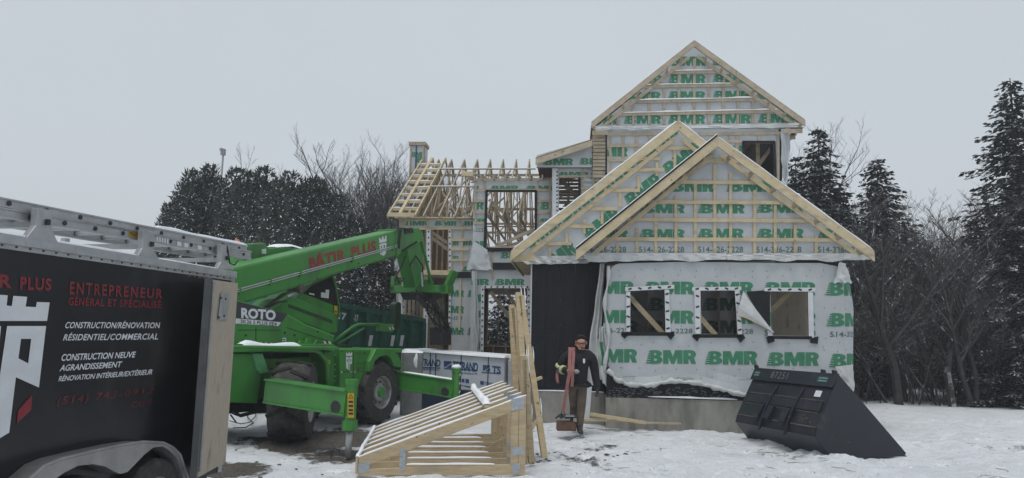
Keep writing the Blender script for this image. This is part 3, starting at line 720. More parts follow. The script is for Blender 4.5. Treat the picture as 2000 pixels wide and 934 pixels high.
# front gable
VG = 14.6; VR = 14.2
tri, gw = gable((1125, 505), (1400, 275), (1708, 505), VG, 505)
words = [W(1307, 1394, 353, 375), W(1418, 1515, 353, 375), W(1250, 1337, 400, 417), W(1362, 1454, 399, 417), W(1477, 1569, 398, 416),
         W(1133, 1226, 449, 467), W(1248, 1337, 448, 466), W(1362, 1452, 447, 466), W(1477, 1569, 447, 466), W(1597, 1690, 447, 466)]
words += [TXT('514-326-2228', x, x+88, 482, 493) for x in (1135, 1248, 1363, 1477, 1597)]
zl = hp(1400, 497, VG)[1]
gwrap = sheet('house_wrap', VG, [tri], [], words, gw, wr(9, 0.006), 0.22)
def rake_y(x, L, peak, Rr):
    return (L[1]+(peak[1]-L[1])*(x-L[0])/(peak[0]-L[0])) if x < peak[0] else (Rr[1]+(peak[1]-Rr[1])*(x-Rr[0])/(peak[0]-Rr[0]))
Lk, Pk, Rk = (1125, 505), (1400, 280), (1708, 505)
ver = []
for x in (1206, 1244, 1281, 1320, 1358, 1396, 1427, 1474, 1514, 1553, 1594, 1635):
    y = rake_y(x, Lk, Pk, Rk)+38
    if y < 492: ver.append((x, y, x, 496))
hor = [(1357, 314, 1447, 315), (1318, 356, 1488, 357), (1266, 394.5, 1526, 396), (1225, 429, 1582, 432), (1176, 467, 1632, 469)]
straps('furring_strips', VG, hor, ver, gw, MT['pine'], 0.075, extra=[(1160, 496, 1392, 303, 0.09), (1408, 303, 1672, 497, 0.09)])
rake_pair((1125, 488), (1401, 266), (1708, 490), VR, 0.165, 0.045, MT['pine'])
roof((1125, 487), (1401, 265.5), (1708, 489.5), VR, 18.9, 0.03, MT['membrane'], True, VG)
# overhang soffit lookouts of the front gable
mb = MB()
for (L_, P_) in (((1125, 500), (1401, 285)), ((1708, 502), (1401, 285))):
    for k in range(7):
        x = L_[0]+(P_[0]-L_[0])*(k+0.4)/7; y = L_[1]+(P_[1]-L_[1])*(k+0.4)/7
        a, z = hp(x, y, VR); mb.beam(HW(a, VR+0.05, z-0.01), HW(a, VG+0.005, z-0.01), 0.04, 0.09)
mb.build_each('lookout', MT['pine2'], house)
# loose skirt of wrap under the front gable
drape('wrap_flap', ((1130, 494), (1420, 495)), ((1150, 511), (1420, 508)), VG-0.05, 9, 0.06, MT['wrapfold'], house, 5.0)
drape('wrap_flap', ((1420, 495), (1690, 495)), ((1420, 508), (1690, 509)), VG-0.05, 7, 0.05, MT['wrapfold'], house, 6.0)
# second gable
VG2 = 15.2; VR2 = 14.8
tri2, gw2 = gable((998, 510), (1325, 246), (1640, 505), VG2, 505)
ang = math.atan2(238-500, 1325-998)
def diag(cx, cy, L=84, H=27, a=-0.66, s=bmr()):
    dx, dy = math.cos(a), math.sin(a); nx, ny = -dy*-1, -dx
    ux, uy = dx*L/2, dy*L/2; vx, vy = (math.sin(a))*H/2, (-math.cos(a))*H/2
    return (s, ((cx-ux+vx, cy-uy+vy), (cx+ux+vx, cy+uy+vy), (cx+ux-vx, cy+uy-vy), (cx-ux-vx, cy-uy-vy)), 1)
words = [diag(1088, 505), diag(1174, 438), diag(1255, 373), diag(1330, 312), diag(1410, 250)]
words += [diag(x, y, 78, 24) for x, y in ((1060, 452), (1124, 402), (1188, 352), (1246, 305), (1296, 268))]
words += [diag(x, y, 78, 24, 0.66) for x, y in ((1392, 300), (1330+40, 262))]
sheet('house_wrap', VG2, [tri2], [], words, gw2, wr(15, 0.006), 0.22)
Lk, Pk, Rk = (998, 512), (1325, 252), (1640, 505)
ver = [(x, rake_y(x, Lk, Pk, Rk)+30, x, y1) for x, y1 in ((1040, 506), (1074, 500), (1107, 478), (1141, 457), (1176, 438), (1211, 404), (1247, 370), (1283, 344), (1318, 330), (1350, 320))]
ver = [q for q in ver if q[1] < q[3]-4]
hor = [(1046, 476, 1116, 476), (1093, 442, 1160, 442), (1138, 408, 1206, 408), (1180, 372, 1250, 372), (1222, 332, 1298, 332), (1280, 289, 1348, 290), (1250, 310, 1290, 310)]
straps('furring_strips', VG2, hor, ver, gw2, MT['pine'], 0.075, extra=[(1024, 505, 1318, 270, 0.085), (1332, 272, 1420, 345, 0.085)])
rake_pair((998, 490), (1325, 235), (1640, 484), VR2, 0.165, 0.045, MT['pine'])
roof((998, 489.5), (1325, 234.5), (1640, 483.5), VR2, 18.9, 0.03, MT['osb'], True, VG2)
drape('wrap_flap', ((1006, 501), (1150, 499)), ((1030, 517), (1150, 514)), VG2-0.05, 6, 0.06, MT['wrapfold'], house, 8.0)
mb = MB(); a, z = hp(998, 500, VR2)
for k in range(8): mb.box((a+0.03, -VR2-0.1-k*0.5, z-0.09), (a+0.5, -VR2-0.14-k*0.5, z+0.04), 0, HF)
mb.box((a-0.025, -18.8, z-0.11), (a-0.002, -VR2-0.05, z+0.07), 0, HF); mb.build_each('eave_rafter', MT['pine'], house)

# ---- main block with the top gable
V3 = 19.0; VR3 = 18.6
aM0, aM1 = hp(1186, 300, V3)[0], hp(1526, 300, V3)[0]; zM1 = hp(1350, 252, V3)[1]
win3 = holes_px([(1452, 278, 1512, 352)], V3)
solid_wall('wall', V3, 0.14, aM0, aM1, 0.8, zM1, win3, MT['osb'])
mb = MB(); mb.box((aM0, -26, 0.8), (aM0+0.13, -V3-0.142, zM1), 0, HF); mb.build('wall', MT['osb'], house)
mb = MB(); mb.box((aM1-0.13, -26, 0.8), (aM1, -V3-0.142, zM1), 0, HF); mb.build('wall', MT['membrane'], house)
mb = MB(); mb.box((aM0, -26.14, 0.8), (aM1, -26.002, zM1), 0, HF); mb.build('wall', MT['osb'], house)
mb = MB(); mb.box((aM0, -25.9, 3.55), (aM1, -V3-0.15, 3.7), 0, HF); mb.build('floor', MT['osb'], house)
words = [W(1146, 1226, 288, 306), W(1330, 1400, 288, 306), W(1415, 1455, 285, 306)]
sheet('house_wrap', V3, [[(aM0, 3.0), (aM1, 3.0), (aM1, zM1), (aM0, zM1)]], win3, words, house, None, 0.3)
ver = [(x, 262, x, 350) for x in (1192, 1217, 1243, 1269, 1398, 1425, 1440, 1520)] + [(1482, 262, 1482, 277)]
hor = [(1188, 263, 1300, 261), (1365, 262, 1524, 260), (1188, 285, 1270, 284), (1372, 276, 1450, 276), (1188, 313, 1250, 312), (1400, 300, 1450, 299)]
straps('furring_strips', V3, hor, ver, house, MT['pine2'], 0.08)
mb = MB()
for q in ([(1450, 275), (1514, 275), (1514, 279), (1450, 279)], [(1449, 277), (1453, 277), (1455, 330), (1451, 330)], [(1510, 277), (1515, 277), (1517, 356), (1511, 356)]):
    mb.prism([HP(x, y, V3-0.07) for x, y in q], -HF.n*0.004)
mb.build_each('flashing_tape', MT['membrane'], house)
mb = MB()
for k in range(9): 
    a = aM0+0.6+k*0.55; mb.box((a, -24, zM1-0.12), (a+0.045, -V3-0.2, zM1+0.02), 0, HF)
mb.box((aM1-0.5, -24.0, 3.71), (aM1-0.4, -V3-0.6, zM1-0.13), 0, HF)
mb.build_each('ceiling_joist', MT['pine'], house)
mb = MB(); mb.beam(HP(1462, 350, 19.6), HP(1508, 286, 19.6), 0.10, 0.04, HF.n); mb.build('wall_brace', MT['pine'], house)
drape('wrap_flap', ((1525, 252), (1545, 250)), ((1527, 340), (1538, 362)), V3-0.05, 1.2, 0.12, MT['wrap'], house, 11.0)
mb = MB(); mb.prism([HP(x, y, V3-0.03) for x, y in ((1521, 252), (1528, 252), (1528, 350), (1523, 356))], -HF.n*0.01); mb.build('membrane_strip', MT['membrane'], house)
tri3, gw3 = gable((1158, 252), (1355, 90), (1570, 248), V3, 250)
words = [W(1305, 1378, 146, 164), W(1391, 1464, 145, 163), W(1220, 1293, 147, 165), W(1218, 1290, 180, 196), W(1304, 1377, 179, 195), W(1391, 1465, 178, 194), W(1476, 1549, 178, 194), W(1132, 1205, 226, 243),
         W(1218, 1291, 226, 242), W(1304, 1377, 225, 242), W(1391, 1466, 224, 241), W(1480, 1552, 223, 240), TXT('514-326-2228', 1140, 1203, 247, 253), TXT('514-326-2228', 1221, 1294, 246, 252), W(1391, 1464, 110, 128), W(1305, 1378, 111, 129), W(1478, 1550, 144, 162)]
sheet('house_wrap', V3, [tri3], [], words, gw3, wr(21, 0.008), 0.25)
Lk, Pk, Rk = (1158, 252), (1355, 92), (1570, 248)
ver = [(x, rake_y(x, Lk, Pk, Rk)+22, x, 244) for x in (1182, 1207, 1237, 1268, 1297, 1326, 1356, 1384, 1413, 1441, 1470, 1500, 1528)]
ver = [q for q in ver if q[1] < q[3]-6]
hor = [(1300, 142, 1408, 140), (1256, 169, 1442, 166), (1228, 199, 1478, 194), (1202, 224, 1524, 217)]
fs3 = straps('furring_strips', V3, hor, ver, gw3, MT['pine2'], 0.085, extra=[(1180, 246, 1345, 112, 0.09), (1362, 110, 1550, 243, 0.09)])
mb = MB()
for i, (x0, y0, x1, y1) in enumerate(hor): snow_line(mb, [HP(x0+3, y0-3, V3-0.05), HP(x1-3, y1-3, V3-0.05)], 0.05, 0.035, 0, i)
mb.build('strip_snow', MT['snow'], fs3)
rake_pair((1155, 238), (1356, 78), (1573, 234), VR3, 0.14, 0.05, MT['pine2'])
roof((1155, 237.5), (1356, 77.5), (1573, 233.5), VR3, 26.4, 0.02, MT['pine2'], True, V3)
mb = MB()
for (L_, P_) in (((1155, 250), (1356, 92)), ((1573, 246), (1356, 92))):
    for k in range(7):
        x = L_[0]+(P_[0]-L_[0])*(k+0.2)/7; y = L_[1]+(P_[1]-L_[1])*(k+0.2)/7
        a, z = hp(x, y, VR3); mb.beam(HW(a, VR3+0.055, z), HW(a, V3+0.005, z), 0.04, 0.09)
mb.build_each('lookout', MT['pine2'], house)
drape('wrap_flap', ((1158, 246), (1350, 245)), ((1158, 254), (1350, 251)), V3-0.07, 4, 0.06, MT['wrapfold'], house, 13.0)
drape('wrap_flap', ((1350, 245), (1566, 240)), ((1350, 251), (1566, 249)), V3-0.07, 4, 0.06, MT['wrapfold'], house, 14.0)
mb = MB()
a, z = hp(1157, 256, VR3)
for k in range(9): mb.box((a, -VR3-0.15-k*0.6, z-0.06), (aM0, -VR3-0.19-k*0.6, z+0.05), 0, HF)
a, z = hp(1571, 252, VR3)
for k in range(9): mb.box((aM1, -VR3-0.15-k*0.6, z-0.06), (a, -VR3-0.19-k*0.6, z+0.05), 0, HF)
mb.build_each('eave_rafter', MT['pine2'], house)

# ---- lean-to beside the main block
V4 = 19.1
pts = [(1048, 304), (1156, 272), (1156, 327), (1048, 327)]
mb = MB(); mb.prism([HP(x, y, V4) for x, y in pts], -HF.n*0.10); lw = mb.build('gable_wall', MT['osb'], house)
sheet('house_wrap', V4, [[hp(x, y, V4) for x, y in pts]], [], [W(1060, 1119, 310, 323), W(1131, 1190, 309, 322)], lw, None, 0.3)
P, Q = HP(1046, 310, V4-0.35), HP(1157, 274, V4-0.35)
mb = MB(); mb.prism([P, Q, Q+Vector((0, 0, -0.16)), P+Vector((0, 0, -0.16))], -HF.n*0.045); mb.build('rake_board', MT['pine2'], house)
mb = MB(); u = Vector((0, 0, 0.03)); mb.hexa([P, Q, Q-HF.n*4, P-HF.n*4], [P+u, Q+u, Q-HF.n*4+u, P-HF.n*4+u]); mb.build('roof', MT['osb'], house)
V5 = 19.3
h5 = holes_px([(1092, 347, 1131, 440)], V5); a0, a1 = hp(1078, 350, V5)[0], aM0; z0, z1 = 3.4, hp(1120, 326, V5)[1]
solid_wall('wall', V5, 0.12, a0, a1, z0, z1, h5, MT['osb'])
sheet('house_wrap', V5, [[(a0, z0), (a1, z0), (a1, z1), (a0, z1)]], h5, [W(1090, 1150, 336, 343), W(1152, 1200, 336, 350), TXT('TRADE MARK', 1138, 1180, 354, 359)], house, None, 0.3)
straps('furring_strips', V5, [(1080, 345, 1186, 344), (1131, 368, 1186, 367), (1088, 327, 1186, 326)], [(1138, 330, 1138, 420), (1158, 330, 1158, 410), (1176, 330, 1176, 400)], house, MT['pine2'], 0.07)
mb = MB()
for q in ([(1079, 328), (1089, 328), (1091, 425), (1079, 428)],): mb.prism([HP(x, y, V5-0.07) for x, y in q], -HF.n*0.006)
for k in range(12): c = HP(1088, 336+k*7.5, V5-0.08); mb.box(tuple(c+Vector((-.02, -.004, -.02))), tuple(c+Vector((.02, 0, .02))), 1)
mb.build('corner_tape', [MT['tape'], MT['ink']], house)
mb = MB(); mb.prism([HP(x, y, V5-0.07) for x, y in ((1129, 347), (1134, 347), (1135, 410), (1130, 414))], -HF.n*0.006); mb.build_each('flashing_tape', MT['membrane'], house)
mb = MB()
for k in range(7): mb.box((a0+0.15, -V5-1.6, hp(1110, 350+k*7, V5+1.6)[1]), (a1-0.1, -V5-1.72, hp(1110, 353.5+k*7+random.uniform(0, 2), V5+1.6)[1]), 0, HF)
mb.beam(HP(1098, 352, V5+1.4), HP(1132, 392, V5+1.4), 0.12, 0.04, HF.n); mb.build_each('wall_board', MT['pine2'], house)
mb = MB()
for k in range(12):
    z = hp(1170, 262+k*7, 19.05)[1]; mb.box((hp(1158, 300, 19.05)[0], -19.2, z-0.10), (aM0-0.05, -19.02-0.08*random.random(), z-0.02), 0, HF)
mb.build_each('sheathing_board', MT['pine2'], house)

# ---- left wing: dormer bay with the big opening
V6 = 19.8
a0, a1 = hp(925, 400, V6)[0], hp(1078, 400, V6)[0]; zt = hp(1000, 350, V6)[1]; zb = 0.75
h6 = holes_px([(951, 374, 1047, 483), (945, 562, 1034, 693)], V6)
solid_wall('wall', V6, 0.13, a0, a1, zb, zt, h6, MT['osb'])
words = [W(870, 936, 363, 372), W(957, 1012, 363, 372), W(1026, 1090, 363, 372), W(885, 945, 394, 410), W(1054, 1116, 394, 410), W(890, 948, 427, 434), W(1052, 1114, 427, 434), W(921, 968, 471, 486), W(977, 1028, 493, 505), TXT('514-326-2228', 888, 950, 446, 453),
         W(886, 955, 545, 557), W(966, 1024, 545, 557), W(928, 1000, 575, 590), W(928, 1000, 607, 620), TXT('514-326', 930, 965, 625, 632), W(928, 1000, 642, 655), W(928, 1000, 668, 682)]
dd = wr(31, 0.006)
sheet('house_wrap', V6, [[(a0, zb), (a1, zb), (a1, zt), (a0, zt)]], h6, words, house, dd, 0.25)
straps('furring_strips', V6, [(925, 351, 1078, 350), (927, 372, 1076, 371), (926, 393, 948, 393), (926, 415, 948, 415), (926, 436, 948, 436), (1050, 393, 1074, 393), (1050, 415, 1074, 415), (1050, 436, 1074, 436), (960, 484, 1030, 484)],
       [(929, 353, 929, 440), (947, 353, 947, 372), (1050, 353, 1050, 440), (1074, 353, 1074, 440), (960, 486, 962, 545)], house, MT['pine2'], 0.07)
mb = MB()
for q in ([(950, 371), (1048, 371), (1048, 375), (950, 375)], [(948, 371), (953, 371), (950, 480), (944, 492)], [(1044, 372), (1049, 372), (1049, 455), (1044, 460)], [(941, 484), (1030, 484), (1016, 491), (940, 492)], [(962, 513), (1035, 513), (1035, 527), (962, 527)]):
    mb.prism([HP(x, y, V6-0.075) for x, y in q], -HF.n*0.005)
mb.build_each('flashing_tape', MT['membrane'], house)
def dotted(quads, v):
    for q in quads:
        mb = MB()
        P = [HP(x, y, v-0.06) for x, y in q]; mb.prism(P, -HF.n*0.005)
        A = (P[0]+P[1])/2; B = (P[2]+P[3])/2
        if (P[1]-P[0]).length > (P[2]-P[1]).length: A, B = (P[0]+P[3])/2, (P[1]+P[2])/2
        n = max(2, int((B-A).length/0.16))
        for i in range(n):
            c = A+(B-A)*((i+0.5)/n); mb.beam(c-HF.a*0.02+HF.n*0.004, c+HF.a*0.02+HF.n*0.004, 0.05, 0.004, HF.n, 1)
        mb.build('flashing_tape', [MT['tape'], MT['ink']], house)
dotted([[(942, 558), (1036, 558), (1036, 563), (942, 563)], [(940, 560), (946, 560), (944, 692), (938, 692)], [(1030, 560), (1035, 560), (1037, 690), (1031, 690)]], V6)
# flap of wrap at the bay's left corner
drape('wrap_flap', ((925, 470), (952, 488)), ((911, 526), (962, 528)), V6-0.05, 1.0, 0.07, MT['wrap'], house, 17.0)
drape('wrap_flap', ((922, 530), (932, 530)), ((928, 690), (936, 680)), V6-0.06, 1.0, 0.10, MT['wrap'], house, 18.0)
# ---- left wing, set back part
V7 = 20.5
b0, b1 = hp(779, 450, V7)[0], a0; zt7 = hp(850, 428, V7)[1]
h7 = holes_px([(790, 447, 833, 529), (841, 447, 880, 529), (790, 537, 828, 690), (836, 537, 883, 690)], V7)
solid_wall('wall', V7, 0.13, b0, b1, zb, zt7, h7, MT['pine2'])
words = [W(790, 836, 432, 441), W(848, 892, 432, 441), W(904, 950, 432, 441), W(862, 896, 470, 480), W(862, 896, 500, 510), W(902, 940, 470, 480), W(904, 945, 520, 530), W(868, 906, 567, 580), W(868, 906, 598, 612), TXT('326-2228', 870, 903, 618, 624), W(868, 906, 640, 654), W(913, 951, 567, 580), W(913, 951, 640, 654)]
sheet('house_wrap', V7, [[(hp(790, 450, V7)[0], h7[0][3]), (b1, h7[0][3]), (b1, zt7), (hp(790, 450, V7)[0], zt7)], [(h7[1][1], zb), (b1, zb), (b1, h7[0][3]), (h7[1][1], h7[0][3])]], h7, words, house, None, 0.25)
straps('furring_strips', V7, [(782, 428, 925, 427), (784, 447, 922, 446), (880, 469, 918, 469), (880, 487, 916, 487), (880, 508, 914, 508)], [(799, 430, 799, 446), (835, 430, 835, 446), (866, 430, 866, 446), (898, 430, 898, 446), (882, 447, 882, 528), (902, 447, 902, 528), (880, 532, 878, 690), (900, 532, 897, 645)], house, MT['pine'], 0.07)
mb = MB(); mb.prism([HP(x, y, V7-0.06) for x, y in ((884, 531), (920, 531), (920, 543), (884, 543))], -HF.n*0.005); mb.build('membrane_strip', MT['membrane'], house)
dotted([[(833, 447), (841, 447), (841, 529), (833, 529)], [(828, 590), (836, 590), (834, 690), (826, 690)], [(786, 470), (790, 470), (790, 640), (785, 640)], [(876, 447), (881, 447), (881, 529), (876, 529)], [(877, 560), (881, 560), (879, 670), (875, 670)]], V7)
mb = MB(); mb.beam(HP(790, 532, V7-0.08), HP(882, 533, V7-0.08), 0.14, 0.05, HF.n); mb.build('beam', MT['pine'], house)
drape('wrap_flap', ((780, 480), (790, 480)), ((768, 530), (792, 528)), V7-0.1, 1.1, 0.10, MT['wrap'], house, 21.0)
drape('wrap_flap', ((778, 560), (788, 560)), ((772, 640), (786, 660)), V7-0.06, 1.0, 0.08, MT['wrap'], house, 22.0)
mb = MB(); mb.box((b0, -28.4, -0.3), (a1+1.5, -V6+0.0, zb-0.003), 0, HF); mb.build('foundation', MT['concrete'], house)
mb = MB(); zf = hp(850, 527, V7)[1]
mb.box((b0+0.01, -28.3, zf-0.22), (a1+1.0, -V7-0.135, zf), 0, HF); mb.build('floor', MT['pine2'], house)
# stud walls inside the wing
def studs(p0, p1, z0, z1, n, name='stud_wall', sheath=False, m='pine2'):
    mb = MB(); p0 = Vector(p0); p1 = Vector(p1); d = (p1-p0)
    for i in range(n+1):
        p = p0+d*(i/n); mb.beam(p+Vector((0, 0, z0+.04)), p+Vector((0, 0, z1-.04)), 0.04, 0.09, (d.y, -d.x, 0))
    for z in (z0+.02, z1-.02): mb.beam(p0+Vector((0, 0, z)), p1+Vector((0, 0, z)), 0.09, 0.04)
    if sheath:
        nn = Vector((d.y, -d.x, 0)).normalized()*-0.06
        mb.prism([p0+nn+Vector((0, 0, z0)), p1+nn+Vector((0, 0, z0)), p1+nn+Vector((0, 0, z1)), p0+nn+Vector((0, 0, z1))], nn*0.2, 1)
    return mb.build(name, [MT[m], MT['osb']], house)
g = lambda a, v: HW(a, v, 0)
studs(g(uR-0.06, V1+0.2), g(uR-0.06, 18.9), zC, zT, 8, 'light_admitting_studs')  # unseen side wall of front room, shaped as open studs to admit light
studs(g(b0+0.1, 28.2), g(a1+1, 28.2), zb, zf-0.23, 13)
studs(g(b0+0.9, 23.5), g(b0+2.3, 23.5), zb, zf-0.23, 5, sheath=True)
studs(g(b0+0.55, 21.8), g(b0+1.35, 22.2), zf+0.01, zt7+0.3, 5, sheath=True)
studs(g(b0+0.07, 20.8), g(b0+0.07, 28.2), zb, zf-0.23, 13)
studs(g(b0+0.07, 20.8), g(b0+0.07, 28.2), zf+0.01, zt7, 13)
for (x0, y0, x1, y1, v) in ((838, 450, 884, 482, 20.9), (840, 462, 884, 494, 20.9), (958, 570, 1010, 640, 20.6), (985, 566, 1010, 600, 20.9)):
    mb = MB(); mb.beam(HP(x0, y0, v), HP(x1, y1, v), 0.10, 0.04, HF.n); mb.build('wall_brace', MT['pine2'], house)
studs(g(hp(940, 600, 21.5)[0], 21.5), g(hp(1040, 600, 21.5)[0], 21.5), zb, 1.45, 4, name='knee_wall', sheath=True)
# diagonal braces seen through the big opening
for (x0, y0, x1, y1, v) in ((955, 390, 1036, 462, 21.2), (958, 402, 1020, 470, 21.4), (968, 482, 1044, 448, 20.1), (972, 486, 1030, 470, 20.15)):
    mb = MB(); mb.beam(HP(x0, y0, v), HP(x1, y1, v), 0.09, 0.04, HF.n); mb.build('wall_brace', MT['pine2'], house)
# ---- roof trusses of the wing
ve0, ve1 = 20.1, 28.9; ze = hp(850, 424, ve0)[1]; zr = hp(930, 313, 24.5)[1]; vm = 24.5
def truss(a):
    mb = MB(); w = 0.038; h = 0.09
    E0, E1, Rg = HW(a, ve0, ze), HW(a, ve1, ze), HW(a, vm, zr)
    mb.beam(E0, Rg, w, h, HF.a.cross(Rg-E0)); mb.beam(E1, Rg, w, h, HF.a.cross(Rg-E1))
    zb_ = ze+0.10; f = lambda k, s: HW(a, vm+(ve0-vm)*k*s, zr+(ze-zr)*k)
    c = lambda s, k: HW(a, vm+(ve0-vm)*k*s, zb_)
    mb.beam(c(1, 0.93), c(-1, 0.93), w, h)
    for s in (1, -1):
        for p, q in ((c(s, 0.72), f(0.72, s)), (c(s, 0.72), f(0.42, s)), (c(s, 0.3), f(0.42, s)), (c(s, 0.3), f(0.02, s)), (c(s, 0.72), f(0.88, s)), (c(s, 0.5), f(0.42, s))): mb.beam(p, q, w, 0.07, HF.a.cross(q-p))
    return mb.build('roof_truss', MT['pine2'], house)
aT = hp(857, 315, vm)[0]
for k in range(12): truss(aT+k*0.46)
# purlins laid along the trusses
for (x0, y0, x1, v, z_) in ((822, 329, 1046, 0, 0.22), (830, 369, 925, 0, 0.55)):
    vv = vm+(ve0-vm)*z_; zz = zr+(ze-zr)*z_+0.06; mb = MB(); mb.beam(HW(hp(x0, y0, vv)[0], vv, zz), HW(hp(x1, y0, vv)[0], vv, zz), 0.09, 0.03)
    snow_line(mb, [HW(hp(x0, y0, vv)[0], vv, zz+.016), HW(hp(x1, y0, vv)[0], vv, zz+.016)], 0.08, 0.02, 1); mb.build('purlin', [MT['pine2'], MT['snow']], house)
for (v_, z_) in ((vm-2.2, ze+0.62), (vm-0.9, zr-0.75), (vm+1.5, ze+0.4), (vm+2.6, ze+0.9)):
    mb = MB(); mb.beam(HW(aT-0.4, v_, z_), HW(aT+5.0, v_+0.1, z_+0.03), 0.04, 0.08); mb.build('roof_brace', MT['pine2'], house)
_rr = random.Random(9)
for k in range(14):
    aa = aT-0.3+_rr.uniform(0, 5.0); v_ = _rr.uniform(vm-3.4, vm+3.4); zz_ = zr-0.35-(zr-ze)*abs(v_-vm)/(vm-ve0); v2 = v_+_rr.uniform(-1.6, 1.6); z2_ = ze+0.1+_rr.uniform(0, 0.25)
    mb = MB(); mb.beam(HW(aa, v_, zz_), HW(aa+_rr.uniform(-.9, .9), v2, z2_), 0.035, 0.075, HF.n); mb.build('roof_brace', MT['pine2'], house)
for k in range(4):
    mb = MB(); mb.beam(HW(aT+0.3+k*1.2, vm-3.0, ze+0.2), HW(aT+1.4+k*1.2, vm-0.5, zr-0.5), 0.04, 0.08, HF.n); mb.build('roof_brace', MT['pine2'], house)
vv, zz = vm-1.6, ze+0.16
mb = MB(); mb.beam(HW(aT, vv, zz), HW(aT+5.1, vv, zz), 0.09, 0.03); mb.build('purlin', MT['pine2'], house)
# gable end of the wing: sheathed truss and two overhang ladders
aG = hp(795, 440, V7)[0]
mb = MB(); mb.prism([HW(aG+0.02, ve0+0.4, ze+0.05), HW(aG+0.02, ve1-0.4, ze+0.05), HW(aG+0.02, vm, zr-0.15)], HF.a*0.02, 1)
for k in range(15):
    v = ve0+0.5+k*0.57; z = zr-0.2-(abs(v-vm)/(vm-ve0))*(zr-ze); mb.beam(HW(aG+0.075, v, ze+0.06), HW(aG+0.075, v, max(z, ze+0.1)), 0.04, 0.07, HF.a)
mb.build('gable_end_truss', [MT['pine'], MT['ply']], house)
def ladder(a_0, a_1, zoff=0.05):
    mb = MB()
    for a in (a_0, a_1):
        for e_ in (ve0-0.1, ve1+0.1):
            k = abs(e_-vm)/(vm-ve0); P, Q = HW(a, e_, zr-(zr-ze)*k+zoff), HW(a, vm, zr+zoff); mb.beam(P, Q, 0.04, 0.11, HF.a.cross(Q-P))
    n = 9
    for i in range(1, n):
        v = ve0-0.1+(vm-ve0)*i/n; z = zr-(zr-ze)*(vm-v)/(vm-ve0)+zoff; mb.beam(HW(a_0, v, z), HW(a_1, v, z), 0.04, 0.09)
    for i in range(1, n):
        v = ve0-0.1+(vm-ve0)*i/n; z = zr-(zr-ze)*(vm-v)/(vm-ve0)+zoff; snow_line(mb, [HW(a_0, v, z+.045), HW(a_1, v, z+.045)], 0.05, 0.03, 1, i)
    return mb.build('overhang_ladder', [MT['pine'], MT['snow']], house)
aL0 = hp(757, 420, ve0-0.1)[0]; ladder(aL0, aL0+0.30); ladder(aL0+0.345, aL0+0.80, 0.055)
mb = MB(); mb.beam(HP(757, 419, ve0-0.14), HP(809, 420, ve0-0.14), 0.12, 0.04, HF.n); mb.build('fascia_board', MT['pine'], house)
mb = MB(); mb.beam(HW(b0-0.1, ve0+0.28, ze+0.02), HW(a0, ve0+0.28, ze+0.02), 0.14, 0.04); mb.build('top_plate', MT['pine'], house)
# dormer bay rafters
for k in range(8):
    a = a0-0.12+(a1-a0+0.2)*k/7; zq = hp(1000, 346, V6-0.3)[1]
    mb = MB(); mb.beam(HW(a, V6-0.32, zq), HW(a, V6+3.6, zq+0.62), 0.04, 0.12, HF.a.cross(HW(a, V6+3.6, zq+0.62)-HW(a, V6-0.32, zq)))
    mb.beam(HW(a, V6+0.4, zq-0.0), HW(a, V6+1.2, zq+0.18), 0.04, 0.07, HF.a); mb.build('dormer_rafter', MT['pine2'], house)
mb = MB(); mb.beam(HP(901, 339, V6-0.34), HP(925, 340, V6-0.34), 0.13, 0.04, HF.n); mb.build('fascia_board', MT['pine'], house)
# chimney box
VC = 24.3; ch = MB(); c0, z0 = hp(800, 322, VC); c1, z1 = hp(829, 283, VC)
ch.box((c0, -VC-0.55, z0-0.7), (c1, -VC, z1-0.02), 0, HF); chm = ch.build('chimney', MT['ply'], house)
sheet('house_wrap', VC, [[(c0, z0-0.3), (c1, z0-0.3), (c1, z1-.03), (c0, z1-.03)]], [], [W(803, 830, 297, 307), W(812, 850, 306, 318)], chm, None, 0.3)
m2 = MB(); m2.box((c0-0.05, -VC-0.60, z1-0.02), (c1+0.05, -VC+0.05, z1+0.10), 0, HF); m2.build('chimney_cap', MT['pine2'], chm)
m2 = MB(); m2.box((c0-0.002, -VC+0.022, z0-0.3), (c0+0.06, -VC+0.035, z1-0.03), 0, HF); m2.box((c1-0.06, -VC+0.022, z0-0.3), (c1+0.002, -VC+0.035, z1-0.03), 0, HF)
m2.box((c1+0.003, -VC-0.54, z0-0.3), (c1+0.012, -VC-0.08, z1-0.03), 1, HF); m2.box((c0+0.2, -VC+0.02, z0-0.3), (c0+0.25, -VC+0.028, z1-0.03), 2, HF); m2.build_each('corner_board', [MT['pine2'], MT['wrap'], MT['blue']], chm)
# ------------------------------------------------------------------ trailer with ladder rack
TF = Frame((-2.825, 7.3, 0), math.degrees(math.atan2(1, 0.18)))
def lin(p, q): return lambda a: p[1]+(q[1]-p[1])*(a-p[0])/(q[0]-p[0])
ztop = lin(TF.px(440, 545), TF.px(0, 482)); zrail = lin(TF.px(452, 530), TF.px(0, 456)); zbot_t = lambda a: 0.38+ztop(a)-ztop(0)
trailer = thing('enclosed_trailer', 'black enclosed trailer with contractor lettering and an aluminium roof rack', 'trailer', tuple(TF.w(-2.5, -0.9, 0)))
AF = -5.6
mb = MB(); mb.hexa([TF.w(AF, 0, zbot_t(AF)), TF.w(-0.03, 0, zbot_t(0)), TF.w(-0.03, -1.85, zbot_t(0)), TF.w(AF, -1.85, zbot_t(AF))], [TF.w(AF, 0, ztop(AF)), TF.w(-0.03, 0, ztop(0)), TF.w(-0.03, -1.85, ztop(0)), TF.w(AF, -1.85, ztop(AF))])
body = mb.build('body', MT['tblack'], trailer)
mb = MB()
